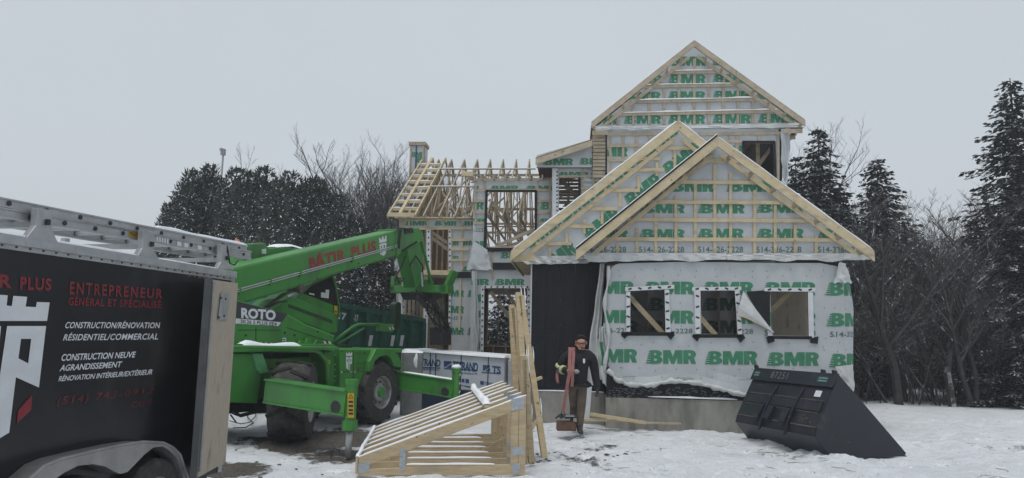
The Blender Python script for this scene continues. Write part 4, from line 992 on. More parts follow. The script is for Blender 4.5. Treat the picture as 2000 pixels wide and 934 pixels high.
mb.hexa([TF.w(AF, 0.012, ztop(AF)-.01), TF.w(0.0, 0.012, ztop(0)-.01), TF.w(0.0, -1.86, ztop(0)-.01), TF.w(AF, -1.86, ztop(AF)-.01)], [TF.w(AF, 0.012, zrail(AF)-.03), TF.w(0.0, 0.012, zrail(0)-.03), TF.w(0.0, -1.86, zrail(0)-.03), TF.w(AF, -1.86, zrail(AF)-.03)])
mb.hexa([TF.w(AF, 0.03, ztop(AF)+.025), TF.w(0.0, 0.03, ztop(0)+.02), TF.w(0.0, -.03, ztop(0)+.02), TF.w(AF, -.03, ztop(AF)+.025)], [TF.w(AF, 0.03, zrail(AF)), TF.w(0.0, 0.03, zrail(0)), TF.w(0.0, -.03, zrail(0)), TF.w(AF, -.03, zrail(AF))])
for k in range(44):
    a = -0.1-k*0.11; z = ztop(a)+0.012; mb.box((a, 0.012, z-.007), (a+.012, 0.018, z+.005), 1, TF)
mb.hexa([TF.w(-0.06, 0.012, zbot_t(0)), TF.w(0.0, 0.012, zbot_t(0)), TF.w(0.0, -.05, zbot_t(0)), TF.w(-0.06, -.05, zbot_t(0))], [TF.w(-0.06, 0.012, ztop(0)-.012), TF.w(0.0, 0.012, ztop(0)-.012), TF.w(0.0, -.05, ztop(0)-.012), TF.w(-0.06, -.05, ztop(0)-.012)])
rail = mb.build('roof_rail', [MT['alu'], MT['dark']], trailer)
sn = MB(); snow_line(sn, [TF.w(a, -0.012, zrail(a)) for a in np.arange(AF, 0.01, 0.3)], 0.04, 0.025, 0, 3); sn.build('snow_cap', MT['snow'], rail)
sn = MB()
for t in (-0.35, -0.8, -1.3): snow_line(sn, [TF.w(a, t, zrail(a)-.03) for a in np.arange(AF, -0.05, 0.25)], 0.5, 0.06, 0, t)
sn.build('roof_snow', MT['snow'], trailer, smooth=True)
def tletters(name, items, m):
    for s, q, b, sh, sp in items:
        mb = MB(); letters_px(mb, glyphs(s, b, sh, sp), q, TF, 0.004); mb.build(name, m, body, fixn=False)
tletters('red_lettering', [('ENTREPRENEUR', ((137, 550), (318, 565), (317, 583), (136, 574)), .018, 0, 1.3), ('GÉNÉRAL ET SPÉCIALISÉ', ((134, 581), (315, 589), (315, 602), (133, 596)), .014, 0, 1.1),
    ('PLUS', ((40, 541), (101, 545), (100, 567), (39, 565)), .035, 0, 1.15), ('BÂTIR', ((-95, 529), (24, 538), (23, 562), (-96, 555)), .035, 0, 1.1)], MT['lred'])
tletters('white_lettering', [('CONSTRUCTION/RÉNOVATION', ((128, 629), (311, 630), (311, 641), (126, 641)), .016, .015, 1.05), ('RÉSIDENTIEL/COMMERCIAL', ((125, 653), (309, 651.5), (308, 663), (123, 665)), .016, .015, 1.08),
    ('CONSTRUCTION NEUVE', ((120, 692), (264, 687), (263, 698), (119, 705)), .018, .02, 1), ('AGRANDISSEMENT', ((118, 713), (237, 706), (236, 717), (116, 725)), .018, .025, 1), ('RÉNOVATION INTÉRIEUR/EXTÉRIEUR', ((115, 735), (298, 721.5), (297, 731), (114, 745)), .014, .015, .95)], MT['lwhite'])
tletters('faded_lettering', [('(514) 743-0912', ((111, 776), (299, 756), (298, 768), (110, 791)), .01, .02, 1.25), ('.COM', ((252, 786), (296, 780), (295, 790), (252, 798)), .0, .02, 1.2)], MT['ldim'])
tletters('grey_lettering', [('STEALTH', ((366, 532), (447, 542), (446, 549), (365, 540)), -.012, 0, 1.0)], MT['fender'])
mb = MB()
def tpoly(pts, m=0, holes=()):
    for tri in tess(pts, holes): mb.poly([TF.P(x, y, 0.004) for x, y in tri], m)
tpoly([(0, 576), (15, 577), (13, 597), (23, 598), (26, 578), (53, 580), (50, 599), (70, 600), (72, 590), (97, 591), (92, 627), (-60, 627), (-58, 576)])
tpoly([(14, 637), (90, 637), (76, 757), (31, 737), (18, 845), (-10, 862), (-10, 800)], 0, [[(41, 662), (61, 662), (55, 710), (36, 700)]])
tpoly([(-60, 637), (2, 637), (-14, 800), (-40, 800)])
tpoly([(63, 771), (61, 801), (33, 827), (35, 802)], 1)
mb.build('emblem', [MT['lwhite'], MT['lred']], body, fixn=False)
# teardrop fender over the tandem wheels
fo = [(40, 950), (59, 934), (88, 909), (117, 897), (176, 882.5), (235, 869.5), (279, 863), (319, 865), (336, 873), (352, 888), (366, 931), (372, 960)]
fi = [(361, 950), (356, 925), (345, 895), (330, 879), (318, 872), (300, 874), (282, 888), (264, 907), (249, 922), (235, 926), (223, 921), (205, 911), (182, 906.5), (152, 910), (126, 923), (108, 936), (94, 956)]
mb = MB(); 
for tri in tess(fo+fi): mb.poly([TF.P(x, y, 0.16) for x, y in tri], 0)
for lst in (fo, fi):
    for p, q in zip(lst[:-1], lst[1:]):
        (a0, z0), (a1, z1) = TF.px(*p, 0.16), TF.px(*q, 0.16); mb.poly([TF.w(a0, 0.16, z0), TF.w(a1, 0.16, z1), TF.w(a1, 0.003, z1), TF.w(a0, 0.003, z0)])
mb.build('fender', MT['fender'], trailer)
mb = MB()
for p, q in zip(fo[:-1], fo[1:]): mb.tube([TF.P(*p, 0.162), TF.P(*q, 0.162)], 0.012, 6)
mb.build('fender_lip', MT['fender'], trailer)
def wheel(cx, r, wd, parent, n, m_r, name='wheel', rimr=0.58):
    c = Vector(cx); n = Vector(n).normalized()
    mb = MB(); mb.lathe(c, n, [(-wd, r*rimr), (-wd, r*0.93), (-wd*0.85, r), (-wd*0.15, r), (0, r*0.93), (0.004, r*0.8), (0, r*rimr), (-0.05, r*rimr*0.97)], 36); ty = mb.build('wheel', MT['rubber'], parent)
    k = MB(); k.lathe(c, n, [(0.005, r*rimr), (-0.015, r*rimr*0.94), (-0.10, r*rimr*0.86), (-0.11, r*0.3), (-0.05, r*0.28), (-0.03, r*0.2), (-0.03, 0.001)], 30)
    k.build('rim', m_r, ty); return ty
for px_ in (300, 160):
    a, _ = TF.px(px_, 985, 0.12); wheel(TF.w(a, 0.13, 0.345+zbot_t(a)-zbot_t(0)), 0.345, 0.2, trailer, TF.n, MT['rim'])
mb = MB(); mb.box((-4.9, -1.75, 0.3), (-0.1, -0.08, 0.375), 0, TF); mb.build('under_frame', MT['dark'], trailer)
# rear barn door folded back beside the wall
dA, dB = Vector((-2.70, 6.42, 0)), TF.w(0.03, 0.03, 0)
DF = Frame(dA, math.degrees(math.atan2(dB.y-dA.y, dB.x-dA.x))); dl = (dB-dA).length
za0, za1 = DF.px(413, 546, 0)[1], DF.px(388, 932, 0)[1]; zb0, zb1 = DF.px(463, 553, 0)[1], DF.px(437, 905, 0)[1]
mb = MB(); mb.hexa([DF.w(0.05, 0, za1), DF.w(dl, 0, zb1), DF.w(dl, -0.035, zb1), DF.w(0.05, -0.035, za1)], [DF.w(0.05, 0, za0), DF.w(dl, 0, zb0), DF.w(dl, -0.035, zb0), DF.w(0.05, -0.035, za0)])
door = mb.build('door', MT['ply'], trailer); door['label'] = 'open door lined with worn plywood'
mb = MB(); mb.hexa([DF.w(0.0, 0.012, za1), DF.w(0.04, 0.012, za1), DF.w(0.04, -0.045, za1), DF.w(0.0, -0.045, za1)], [DF.w(0, 0.012, za0+.01), DF.w(0.04, 0.012, za0+.01), DF.w(0.04, -0.045, za0+.01), DF.w(0, -0.045, za0+.01)]); mb.build('door_edge', mat('dark grey door edge', (0.10, 0.105, 0.11), .45, metal=.4), door)
mb = MB(); mb.tube([DF.w(0.075, 0.014, za1+.05), DF.w(0.075, 0.014, za0-.02)], 0.013, 8); mb.build('lock_rod', MT['fender'], door)
mb = MB(); P = [DF.P(x, y, 0.006) for x, y in ((431, 572), (446, 574), (441, 626), (425, 624))]; mb.prism(P, DF.n*0.012, 0)
for x, y in ((432, 582), (441, 584), (428, 620), (438, 617)): c = DF.P(x, y, 0.02); mb.beam(c-DF.a*.02, c+DF.a*.02, 0.02, 0.006, DF.n, 1)
mb.build('notice_box', [MT['alu'], MT['dark']], door, bevel=0.003)
mb = MB(); mb.prism([TF.P(x, y, 0.01) for x, y in ((388, 732), (398, 733), (395, 776), (386, 775))], TF.n*0.02); mb.build('latch', MT['alu'], trailer)
# rack uprights and cross bars
for (poly_, base, a_px) in (([(50, 467), (71, 440), (73, 407), (102, 411), (100, 445), (114, 475)], [(52, 469), (118, 478), (118, 491), (52, 482)], 85),
        ([(268, 502), (278, 485), (280, 449), (302, 454), (300, 488), (311, 506)], [(269, 501), (313, 511), (312, 519), (268, 513)], 290),
        ([(425, 525), (432, 512), (433, 477), (443, 479), (442, 512), (455, 518), (456, 527)], [(425, 525), (458, 532), (458, 541), (425, 535)], 438)):
    mb = MB(); mb.prism([TF.P(x, y, 0.022) for x, y in poly_], -TF.n*0.05); mb.prism([TF.P(x, y, 0.034) for x, y in base], -TF.n*0.01)
    a, z = TF.px(a_px, 0.5*(poly_[1][1]+poly_[2][1])+8, 0.0)
    mb.box((a-0.025, -1.84, z-0.05), (a+0.025, -0.03, z-0.01), 0, TF); mb.box((a-0.03, -1.86, zrail(a)-0.02), (a+0.03, -1.80, z+0.2), 0, TF)
    mb.box((a-0.012, 0.023, z-0.03), (a+0.012, 0.05, z+0.01), 1, TF)
    rb = mb.build('rack_bracket', [MT['alu'], MT['dark']], trailer, bevel=0.003)
# ladder on the rack
ladder_t = thing('extension_ladder', 'aluminium extension ladder with snow on it lying on the trailer rack', 'ladder', tuple(TF.w(-2.3, -0.3, 2.35)))
def ext(p, q, k): return p+(p-q)*k
for off in (0.0, -0.44):
    for i, (y0, y1, ye0, ye1) in enumerate(((385, 403.5, 480, 496), (404.5, 424, 490.5, 508))):
        A0, A1 = TF.P(0, y0, -0.07), TF.P(0, y1, -0.07); xe = 482 if i == 0 else 490
        B0, B1 = TF.P(xe, ye0, -0.07), TF.P(xe, ye1, -0.07); o = TF.n*off
        C0, C1 = ext(A0, B0, 0.75), ext(A1, B1, 0.75); th = TF.n*-0.028
        mb = MB(); mb.hexa([C1+o, B1+o, B1+o+th, C1+o+th], [C0+o, B0+o, B0+o+th, C0+o+th], 0)
        for (U0, U1, L0, L1) in ((C0, B0, C1, B1),):
            f = TF.n*0.012; fl = 0.16
            mb.hexa([C0+(C1-C0)*fl+o, B0+(B1-B0)*fl+o, B0+(B1-B0)*fl+o+f, C0+(C1-C0)*fl+o+f], [C0+o, B0+o, B0+o+f, C0+o+f], 0)
            mb.hexa([C1+o, B1+o, B1+o+f, C1+o+f], [C1+(C0-C1)*fl+o, B1+(B0-B1)*fl+o, B1+(B0-B1)*fl+o+f, C1+(C0-C1)*fl+o+f], 0)
        L = (B0-C0).length; n = int(L/0.30)
        for k in range(n):
            t_ = (k+0.5)/n; c = (C0+C1)/2*(1-t_)+(B0+B1)/2*t_+o
            mb.tube([c+TF.n*0.003, c+TF.n*0.009], 0.017, 8, 1)
        r_ = mb.build('rail', [MT['alu'], MT['dark']], ladder_t)
        if i == 0:
            sn = MB(); snow_line(sn, [C0+o-TF.n*.012+(B0-C0)*t for t in np.linspace(0.35 if off else 0.72, 1.0, 16)], 0.045, 0.035, 0, off*9); sn.build('snow_cap', MT['snow'], r_)
        if off == 0:
            for k in range(n):
                t_ = (k+0.5)/n; c = (C0+C1)/2*(1-t_)+(B0+B1)/2*t_; rb = MB(); rb.tube([c-TF.n*0.03, c-TF.n*0.44], 0.016, 8); rb.build('rung', MT['alu'], ladder_t)
        if off == 0 and i == 1:
            mb = MB(); q = [(252, 450), (279, 456), (279, 468), (252, 462)]; mb.prism([TF.P(x, y, -0.066) for x, y in q], -TF.n*.002, 0)
            letters_px(mb, glyphs('FEATHERLITE', 0.01, .02), ((254, 453), (294, 462), (294, 469), (254, 460)), TF, -0.062, 1)
            for x in range(306, 330, 5): mb.prism([TF.P(a, b, -0.066) for a, b in ((x, 461+(x-306)*.22), (x+3, 461.5+(x-306)*.22), (x+3, 472+(x-306)*.22), (x, 471.5+(x-306)*.22))], -TF.n*.002, 2)
            for x in (346, 360, 386): mb.prism([TF.P(a, b, -0.066) for a, b in ((x, 471+(x-346)*.2), (x+8, 472.5+(x-346)*.2), (x+8, 481+(x-346)*.2), (x, 479.5+(x-346)*.2))], -TF.n*.002, 2)
            mb.build('sticker', [MT['yellow'], MT['ink'], MT['lwhite']], r_, fixn=False)
mb = MB(); mb.tube([TF.P(434, 476, -0.02), TF.P(443, 480, 0.0), TF.P(446, 497, 0.0), TF.P(449, 515, -.02), TF.P(458, 518, -.05), TF.P(464, 510, -0.1)], 0.008, 6); mb.build('tie_strap', MT['black'], ladder_t)

# ------------------------------------------------------------------ green telescopic handler
MF = Frame((-2.6, 14.2, 0), math.degrees(math.atan2(0.907, 0.42)))
mach = thing('telescopic_handler', 'green telescopic handler with raised boom standing on extended outriggers', 'telehandler', tuple(MF.w(-1.2, -1.1, 0)))
GM = [MT['mgreen'], MT['mgreen2'], MT['dark'], MT['snow']]
def mpoly(name, pts, t0, t1, m=None, parent=None, bevel=0.02, label=None):
    mb = MB(); mb.prism([MF.P(x, y, t0) for x, y in pts], MF.n*(t1-t0)); o = mb.build(name, m or MT['mgreen'], parent or mach, bevel=bevel)
    if label: o['label'] = label
    return o
TT = -0.12          # outer side plane of the chassis
# chassis panels
mpoly('side_panel', [(664, 682), (735, 682), (724, 700), (718, 730), (716, 768), (705, 778), (664, 778)], TT, TT-0.5)
mpoly('front_fender', [(735, 681), (786, 681.5), (785, 689), (772, 689), (778, 692), (788, 718), (770, 716), (764, 700), (755, 694), (742, 697), (733, 706), (726, 730), (719, 730), (722, 706)], TT+0.10, TT-0.5)
mpoly('service_panel', [(634, 686), (663, 684), (663, 753), (634, 753)], TT-0.12, TT-0.5)
mb = MB(); mb.tube([MF.P(x, y, TT-0.02) for x, y in ((452, 682), (520, 682), (610, 684), (622, 688), (637, 706), (638, 755))], 0.05, 10); mb.build('guard_tube', MT['mgreen'], mach, smooth=True)
mpoly('platform', [(446, 674), (662, 677), (664, 685), (446, 681)], TT+0.05, TT-2.0)
mpoly('platform', [(660, 680), (788, 681), (788, 684), (660, 684)], TT-0.12, TT-2.0)
mpoly('tool_box', [(440, 690), (495, 690), (503, 720), (512, 730), (503, 788), (440, 786)], TT-0.1, TT-0.7)
mpoly('tool_box_end', [(494, 690), (514, 690), (527, 728), (510, 731), (503, 722)], TT-0.06, TT-0.62, MT['mgreen2'])
mb = MB(); mb.box((-4.2, -1.75, 0.62), (0.62, -0.62, 1.12), 0, MF); mb.box((-3.1, -1.9, 1.12), (0.55, -0.55, 1.30), 0, MF); mb.build('chassis', [MT['mgreen']], mach, bevel=0.02)
mb = MB(); mb.box((-3.2, -1.65, 0.42), (0.4, -0.75, 0.62), 0, MF); mb.box((-3.6, -1.2, 0.5), (0.2, -0.75, 1.5), 0, MF); mb.build('axle', MT['dark'], mach)
sn = MB(); snow_line(sn, [MF.P(x, y, TT-0.05) for x, y in ((468, 674), (500, 675), (540, 675.5), (582, 676))], 0.16, 0.06, 0, 2); sn.build('snow_cap', MT['snow'], mach, smooth=True)
# wheels
def lug_tyre(c, r, wd, n, name='wheel', far=False):
    c = Vector(c); n = Vector(n).normalized(); ty = wheel(c, r, wd, mach, n, MT['rim'], rimr=0.53)
    mb = MB(); up = Vector((0, 0, 1)); f = n.cross(up)
    for k in range(44):
        th = 2*math.pi*k/22; s = -1 if k % 2 else 1; th += 0.14 if s > 0 else 0
        d = f*math.cos(th)+up*math.sin(th); d2 = f*math.cos(th+0.22)+up*math.sin(th+0.22)
        p = c-n*(wd*0.5)+d2*(r*1.0); q = c-n*(wd*(0.5-0.5*s))+d*(r*0.985)
        mb.beam(p, q, 0.065, 0.05, d)
    mb.build('tread', MT['rubber'], ty, bevel=0.008)
    k = MB(); k.lathe(c-n*0.11, n, [(0, 0.17), (0.05, 0.16), (0.07, 0.11), (0.12, 0.09), (0.12, 0.001)], 16)
    k.build('hub', MT['mgreen'], ty)
    b = MB()
    for i in range(10):
        th = 2*math.pi*i/10; b.tube([c-n*0.11+(f*math.cos(th)+up*math.sin(th))*0.21, c-n*0.08+(f*math.cos(th)+up*math.sin(th))*0.21], 0.018, 6)
    b.build_each('wheel_bolt', MT['dark'], ty)
    return ty
ax0, az0 = MF.px(746, 766, 0.0); lug_tyre(MF.w(ax0, 0.0, 0.60), 0.60, 0.46, MF.n)
rw = onz(566, 862, 0); stn = Vector((0.985, 0.10, 0)).normalized()
lug_tyre(Vector((rw.x, rw.y+0.1, 0.62))+stn*0.28, 0.63, 0.58, stn)
lug_tyre(MF.w(ax0, -2.1, 0.60), 0.60, 0.46, -MF.n); lug_tyre(MF.w(ax0-2.9, -2.1, 0.60), 0.60, 0.46, -MF.n)
# outriggers
def outrigger(F, L, zc, hh, dz, label):
    F = Vector(F); n = MF.n
    mb = MB(); A, B = F-n*0.02+Vector((0, 0, zc)), F-n*L+Vector((0, 0, zc+dz)); u = (B-A).normalized()
    mb.beam(A, B, 0.22, hh); mb.beam(A+Vector((0, 0, hh/2+.014)), B+Vector((0, 0, hh/2+.014)), 0.27, 0.028); mb.beam(A-Vector((0, 0, hh/2+.014)), B-Vector((0, 0, hh/2+.014)), 0.27, 0.028)
    bm_ = mb.build('outrigger_beam', MT['mgreen'], mach, bevel=0.006)
    mb = MB(); c = A-n*0.16-Vector((0, 0, 0.06))+MF.a*-0.112; 
    mb.lathe(c, -MF.a, [(0, 0.001), (0.002, 0.09), (0.006, 0.085), (0.004, 0.001)], 18); mb.build('beam_hole', MT['dark'], bm_)
    mb = MB(); mb.tube([F+Vector((0, 0, 0.36)), F+Vector((0, 0, 1.06))], 0.085, 14); mb.tube([F+Vector((0, 0, 0.36)), F+Vector((0, 0, 0.50))], 0.11, 14); mb.tube([F+Vector((0, 0, 1.0)), F+Vector((0, 0, 1.08))], 0.095, 14)
    cl_ = mb.build('outrigger_leg', MT['mgreen'], mach)
    mb = MB(); mb.tube([F+Vector((0, 0, -0.03)), F+Vector((0, 0, 0.37))], 0.05, 12); mb.build('leg_piston', MT['steel'], cl_, smooth=True)
    return cl_, A
f1 = onz(680, 890, 0)
cl1, A1 = outrigger((f1.x, f1.y, 0), 1.55, 0.745, 0.31, 0.10, '')
LF = Frame((f1.x, f1.y, 0), -12)
mb = MB(); q = [(679, 768), (691, 768), (691, 816), (679, 816)]; mb.prism([LF.P(x, y, 0.095) for x, y in q], -LF.n*.004, 0)
mb.prism([LF.P(x, y, 0.100) for x, y in ((685, 769.5), (690, 778), (680, 778))], -LF.n*.002, 1); mb.prism([LF.P(x, y, 0.103) for x, y in ((685, 772), (688, 777), (682, 777))], -LF.n*.002, 0)
for y in (783, 791, 799, 806): mb.prism([LF.P(x, yy, 0.100) for x, yy in ((680.5, y), (689, y), (690, y+4), (681, y+4))], -LF.n*.002, 1)
mb.build('warning_sticker', [MT['yellow'], MT['ink']], cl1)
f2 = at(889, 800, 14.6); cl2, A2 = outrigger((f2.x, f2.y, 0), 1.6, 0.68, 0.30, 0.14, '')
sn = MB(); sn.blob(Vector((f2.x, f2.y, 1.11)), 0.10, 0.10, 0.05); sn.build('snow_cap', MT['snow'], cl2, smooth=True)
sn = MB(); snow_line(sn, [A2+Vector((0, 0, .18)), A2-MF.n*1.2+Vector((0, 0, .29))], 0.12, 0.02, 0, 3); sn.build('snow_cap', MT['snow'], mach)
mb = MB()
for k in range(6): c = Vector((f2.x, f2.y, 0.52+k*0.085))+MF.n*0.088; mb.beam(c-MF.a*.03, c+MF.a*.03+Vector((0, 0, .03)), 0.03, 0.004, MF.n, k % 2)
mb.build('reflector_strip', [MT['lred'], MT['lwhite']], cl2)
# turret, engine hood, cab
mpoly('turret', [(440, 588), (463, 586), (562, 613), (600, 634), (655, 655), (648, 676), (440, 676)], -0.42, -1.0, bevel=0.03)
mb = MB()
P = [(462, 588), (562, 613.5), (545, 637), (462, 626)]; mb.prism([MF.P(x, y, -0.414) for x, y in P], -MF.n*.003, 0)
mb.prism([MF.P(x, y, -0.411) for x, y in ((461, 622), (549, 629.5), (544, 637), (460, 632))], -MF.n*.002, 1)
letters_px(mb, glyphs('ROTO', 0.045, 0, 1.0), ((471, 602), (539, 607), (538, 625), (471, 620)), MF, -0.408, 1)
letters_px(mb, glyphs('50.26 S PLUS EE4', 0.015, 0, 1.0), ((470, 624), (541, 630), (540, 636.5), (470, 631)), MF, -0.408, 2)
mb.build('model_panel', [mat('dark grey decal', (0.035, 0.04, 0.042), 0.4), MT['lwhite'], MT['ink']], mach, fixn=False)
def chevrons(x0, x1, y0, y1, h, t, parent):
    mb = MB(); n = max(3, int((x1-x0)/5))
    for i in range(n):
        xa, xb = x0+(x1-x0)*i/n, x0+(x1-x0)*(i+1)/n; ya, yb = y0+(y1-y0)*i/n, y0+(y1-y0)*(i+1)/n
        mb.poly([MF.P(xa, ya+h, t), MF.P(xb, yb+h, t), MF.P(xb-3, yb, t), MF.P(xa-3, ya, t)], i % 2)
    mb.build('hazard_stripes', [MT['lwhite'], MT['lred']], parent, fixn=False)
chevrons(470, 540, 667, 670, 6, -0.405, mach); chevrons(634, 648, 666, 667, 6, -0.405, mach)
mb = MB(); mb.prism([MF.P(x, y, -0.41) for x, y in ((552, 660), (559, 660), (559, 673), (552, 673))], -MF.n*.003, 0)
for y in (662, 666, 670): mb.prism([MF.P(x, yy, -0.407) for x, yy in ((553, y), (558, y), (558, y+2), (553, y+2))], -MF.n*.002, 1)
mb.build('data_label', [MT['lwhite'], MT['ink']], mach)
mpoly('turntable', [(500, 672), (652, 672), (660, 680), (500, 680)], -0.30, -1.9)
for (x, y) in ((590, 665), (604, 660), (622, 664)): mpoly('lifting_eye', [(x-8, 674), (x-3, y), (x+3, y), (x+9, 674)], -0.33, -0.38, bevel=0.004)
hood = mpoly('engine_hood', [(510, 612), (545, 585), (575, 580), (655, 613), (659, 650), (640, 652), (600, 634), (560, 620)], -0.98, -1.5, bevel=0.03)
mb = MB()
for k in range(24):
    x = 564+k*3.6; y = 594+k*1.32; mb.prism([MF.P(a, b, -0.972) for a, b in ((x, y), (x+2, y+.7), (x+2, y+7.5), (x, y+7))], -MF.n*.006)
mb.build('vent_slots', MT['dark'], hood)
cab = mpoly('cab', [(574, 590), (604, 556), (650, 534), (657, 560), (663, 606), (659, 650), (640, 640)], -1.2, -2.0, bevel=0.02)
mb = MB(); mb.prism([MF.P(x, y, -1.19) for x, y in ((592, 573), (612, 556), (648, 540), (654, 562), (659, 597), (652, 596))], -MF.n*.012); mb.build('cab_glass', MT['glass'], cab)
mb = MB()
for q in ([(627, 571), (636, 572), (636, 566), (643, 566), (642, 583), (627, 581)], [(604, 572), (614, 574), (614, 577), (604, 575)]): mb.prism([MF.P(x, y, -1.18) for x, y in q], -MF.n*.003)
mb.build_each('notice', MT['paper'], cab)
mb = MB(); mb.tube([MF.P(x, y, -1.18) for x, y in ((650, 536), (656, 560), (662, 600), (662, 620))], 0.02, 8); mb.build('door_frame', MT['mgreen'], cab)
mb = MB(); mb.prism([MF.P(x, y, -1.17) for x, y in ((653, 597), (659, 598), (659, 614), (653, 613))], -MF.n*.004, 0); mb.prism([MF.P(x, y, -1.165) for x, y in ((654.5, 607), (658, 608), (658, 611), (654.5, 610))], -MF.n*.003, 1); mb.build('warning_sticker', [MT['yellow'], MT['ink']], cab)
mpoly('counterweight', [(482, 476), (516, 474), (526, 484), (560, 482), (592, 490), (580, 505), (500, 530), (470, 530)], -1.55, -2.1, bevel=0.03)
mpoly('work_lamp', [(512, 487), (520, 486), (520, 496), (513, 496)], -1.53, -1.56, MT['lwhite'], bevel=0)
sn = MB(); snow_line(sn, [MF.P(x, y, -1.7) for x, y in ((528, 483.5), (560, 481.5), (590, 489.5))], 0.3, 0.05, 0, 4); sn.build('snow_cap', MT['snow'], mach, smooth=True)
mb = MB(); c = MF.P(463, 478, -1.7); mb.lathe(c, (0, 0, 1), [(-0.1, 0.03), (-0.02, 0.03), (0, 0.06), (0.06, 0.055), (0.10, 0.02), (0.10, 0.001)], 14); mb.build('beacon', MT['orange'], mach, smooth=True)
# boom
BT = -0.80
boom = mpoly('boom', [(410, 540), (452, 523), (776, 449.5), (779, 500), (770, 503), (650, 538), (581, 562), (462, 598), (410, 612)], BT, BT-0.52, bevel=0.045)
mb = MB()
for dy in (0, 4.5): mb.tube([MF.P(420, 578+dy, BT+0.03), MF.P(779, 478+dy*.7, BT+0.03)], 0.012, 6, 0)
mb.build_each('boom_pipe', MT['steel'], boom)
mb = MB()
for x in (470, 530, 588, 690, 770):
    y = 566-(x-470)*0.2786; mb.prism([MF.P(a, b, BT+0.045) for a, b in ((x-1.5, y-4), (x+1.5, y-5), (x+1.5, y+7), (x-1.5, y+8))], -MF.n*.04)
mb.build_each('pipe_clamp', MT['mgreen'], boom)
mb = MB(); g1 = ((603, 505), (663, 489), (675, 509.5), (605, 527)); 
letters_px(mb, glyphs('BÂTIR', 0.05, 0, 1.1), ((603, 505.5), (674, 486), (676, 507), (605, 526)), MF, BT+0.004, 0)
mb.build('lettering', MT['lbrick'], boom, fixn=False); mb = MB()
letters_px(mb, glyphs('PLUS', 0.05, 0, 1.1), ((685, 483.5), (734, 470.5), (735, 490.5), (687, 503)), MF, BT+0.004, 0)
mb.build('lettering', MT['lbrick'], boom, fixn=False); mb = MB()
def bpoly(pts, m, holes=()):
    for tri in tess(pts, holes): mb.poly([MF.P(x, y, BT+0.005) for x, y in tri], m)
bpoly([(740, 465), (743, 464.5), (743, 468), (746, 467.4), (746, 462.4), (749, 462), (749, 467), (752, 466.5), (752, 461), (755, 460.5), (755, 472), (741, 475)], 1)
bpoly([(741, 477), (755, 474), (754, 494), (750, 500), (743, 497)], 1, [[(744, 480), (746, 479.6), (746, 485), (744, 485.4)], [(744.5, 489), (746.5, 488.6), (746.5, 495), (744.5, 494)], [(749, 479), (752, 478.4), (752, 484), (749, 484.6)]])
mb.build('emblem', [MT['lbrick'], MT['lwhite']], boom, fixn=False)
head = mpoly('boom_head', [(774, 447), (818, 445), (826, 456), (829, 468), (812, 480), (786, 492), (776, 503)], BT+0.03, BT-0.50, bevel=0.02)
mb = MB(); 
for k in range(7): c = MF.P(787+k*4.2, 489-k*2.6, BT+0.045); mb.tube([c, c+MF.n*0.03], 0.028, 8)
for p in ([(770, 455), (776, 446), (790, 446), (800, 450)], [(782, 448), (779, 470), (778, 484)], [(784, 449), (781, 470), (780, 486)]): mb.tube([MF.P(x, y, BT+0.06) for x, y in p], 0.016, 6)
mb.prism([MF.P(x, y, BT+0.05) for x, y in ((790, 446), (806, 445), (808, 455), (792, 457))], -MF.n*.05)
mb.build('hose_fittings', MT['black'], head)
mpoly('jib_arm', [(794, 482), (820, 465), (828, 470), (826, 500), (829, 552), (812, 562), (808, 545)], BT-0.08, BT-0.42, bevel=0.02)
mb = MB(); mb.tube([MF.P(822, 462, BT-0.05), MF.P(842, 552, BT-0.05)], 0.035, 8); mb.build('link_rod', MT['mgreen'], mach)
mb = MB(); mb.tube([MF.P(823, 532, BT+0.01), MF.P(825, 560, BT+0.01)], 0.025, 8); mb.build('jib_piston', MT['steel'], mach)
# carriage across the boom axis
ca, cz = MF.px(826, 562, BT-0.25)
mb = MB()
for (t0, t1, z0, z1, da) in ((-0.85, 0.75, -0.13, 0.05, 0.0), (-0.85, -0.73, -0.10, 0.28, 0.0), (0.55, 0.78, -0.15, 0.05, 0.0), (-0.15, 0.15, -0.08, 0.2, 0.1)):
    mb.box((ca-0.16+da, BT-0.25+t0, cz+z0), (ca+0.16+da, BT-0.25+t1, cz+z1), 0, MF)
for s in (-0.05, ):
    A = MF.w(ca, BT-0.25+0.68, cz+0.0); mb.beam(A, MF.w(ca+0.05, BT-0.25+0.86, cz+0.40), 0.28, 0.09, MF.n)
mb.build('fork_carriage', MT['mgreen'], mach, bevel=0.012)
random.seed(3)
mb = MB()
for k in range(7):
    p = [MF.P(random.uniform(800, 850), random.uniform(555, 575), BT-0.3), MF.P(random.uniform(820, 870), random.uniform(585, 610), BT-0.1), MF.P(random.uniform(845, 880), random.uniform(620, 645), BT), MF.P(872+random.uniform(-4, 4), 655, BT-0.1)]
    q = [p[0].lerp(p[1], t) for t in (0, .5)]+[p[1].lerp(p[2], t) for t in (0.1, .6)]+[p[2].lerp(p[3], t) for t in (.3, 1)]; mb.tube(q, 0.02, 6)
for p in ([(792, 500), (785, 520), (776, 535), (772, 548)], [(800, 520), (812, 500), (826, 520), (824, 545)], [(775, 540), (780, 552), (790, 545)]): mb.tube([MF.P(x, y, BT) for x, y in p], 0.02, 6)
mb.build_each('hydraulic_hose', MT['black'], mach)
gp = mpoly('grapple', [(801, 571), (862, 569), (866, 580), (848, 590), (826, 584), (808, 586)], BT-0.1, BT-0.4, MT['dark'])
mpoly('winch_hook', [(862, 640), (880, 640), (882, 656), (882, 674), (862, 674)], BT-0.05, BT-0.4, MT['dark'])
mpoly('winch_hook', [(869, 674), (874, 674), (874, 690), (869, 690)], BT-0.15, BT-0.2, MT['dark'])
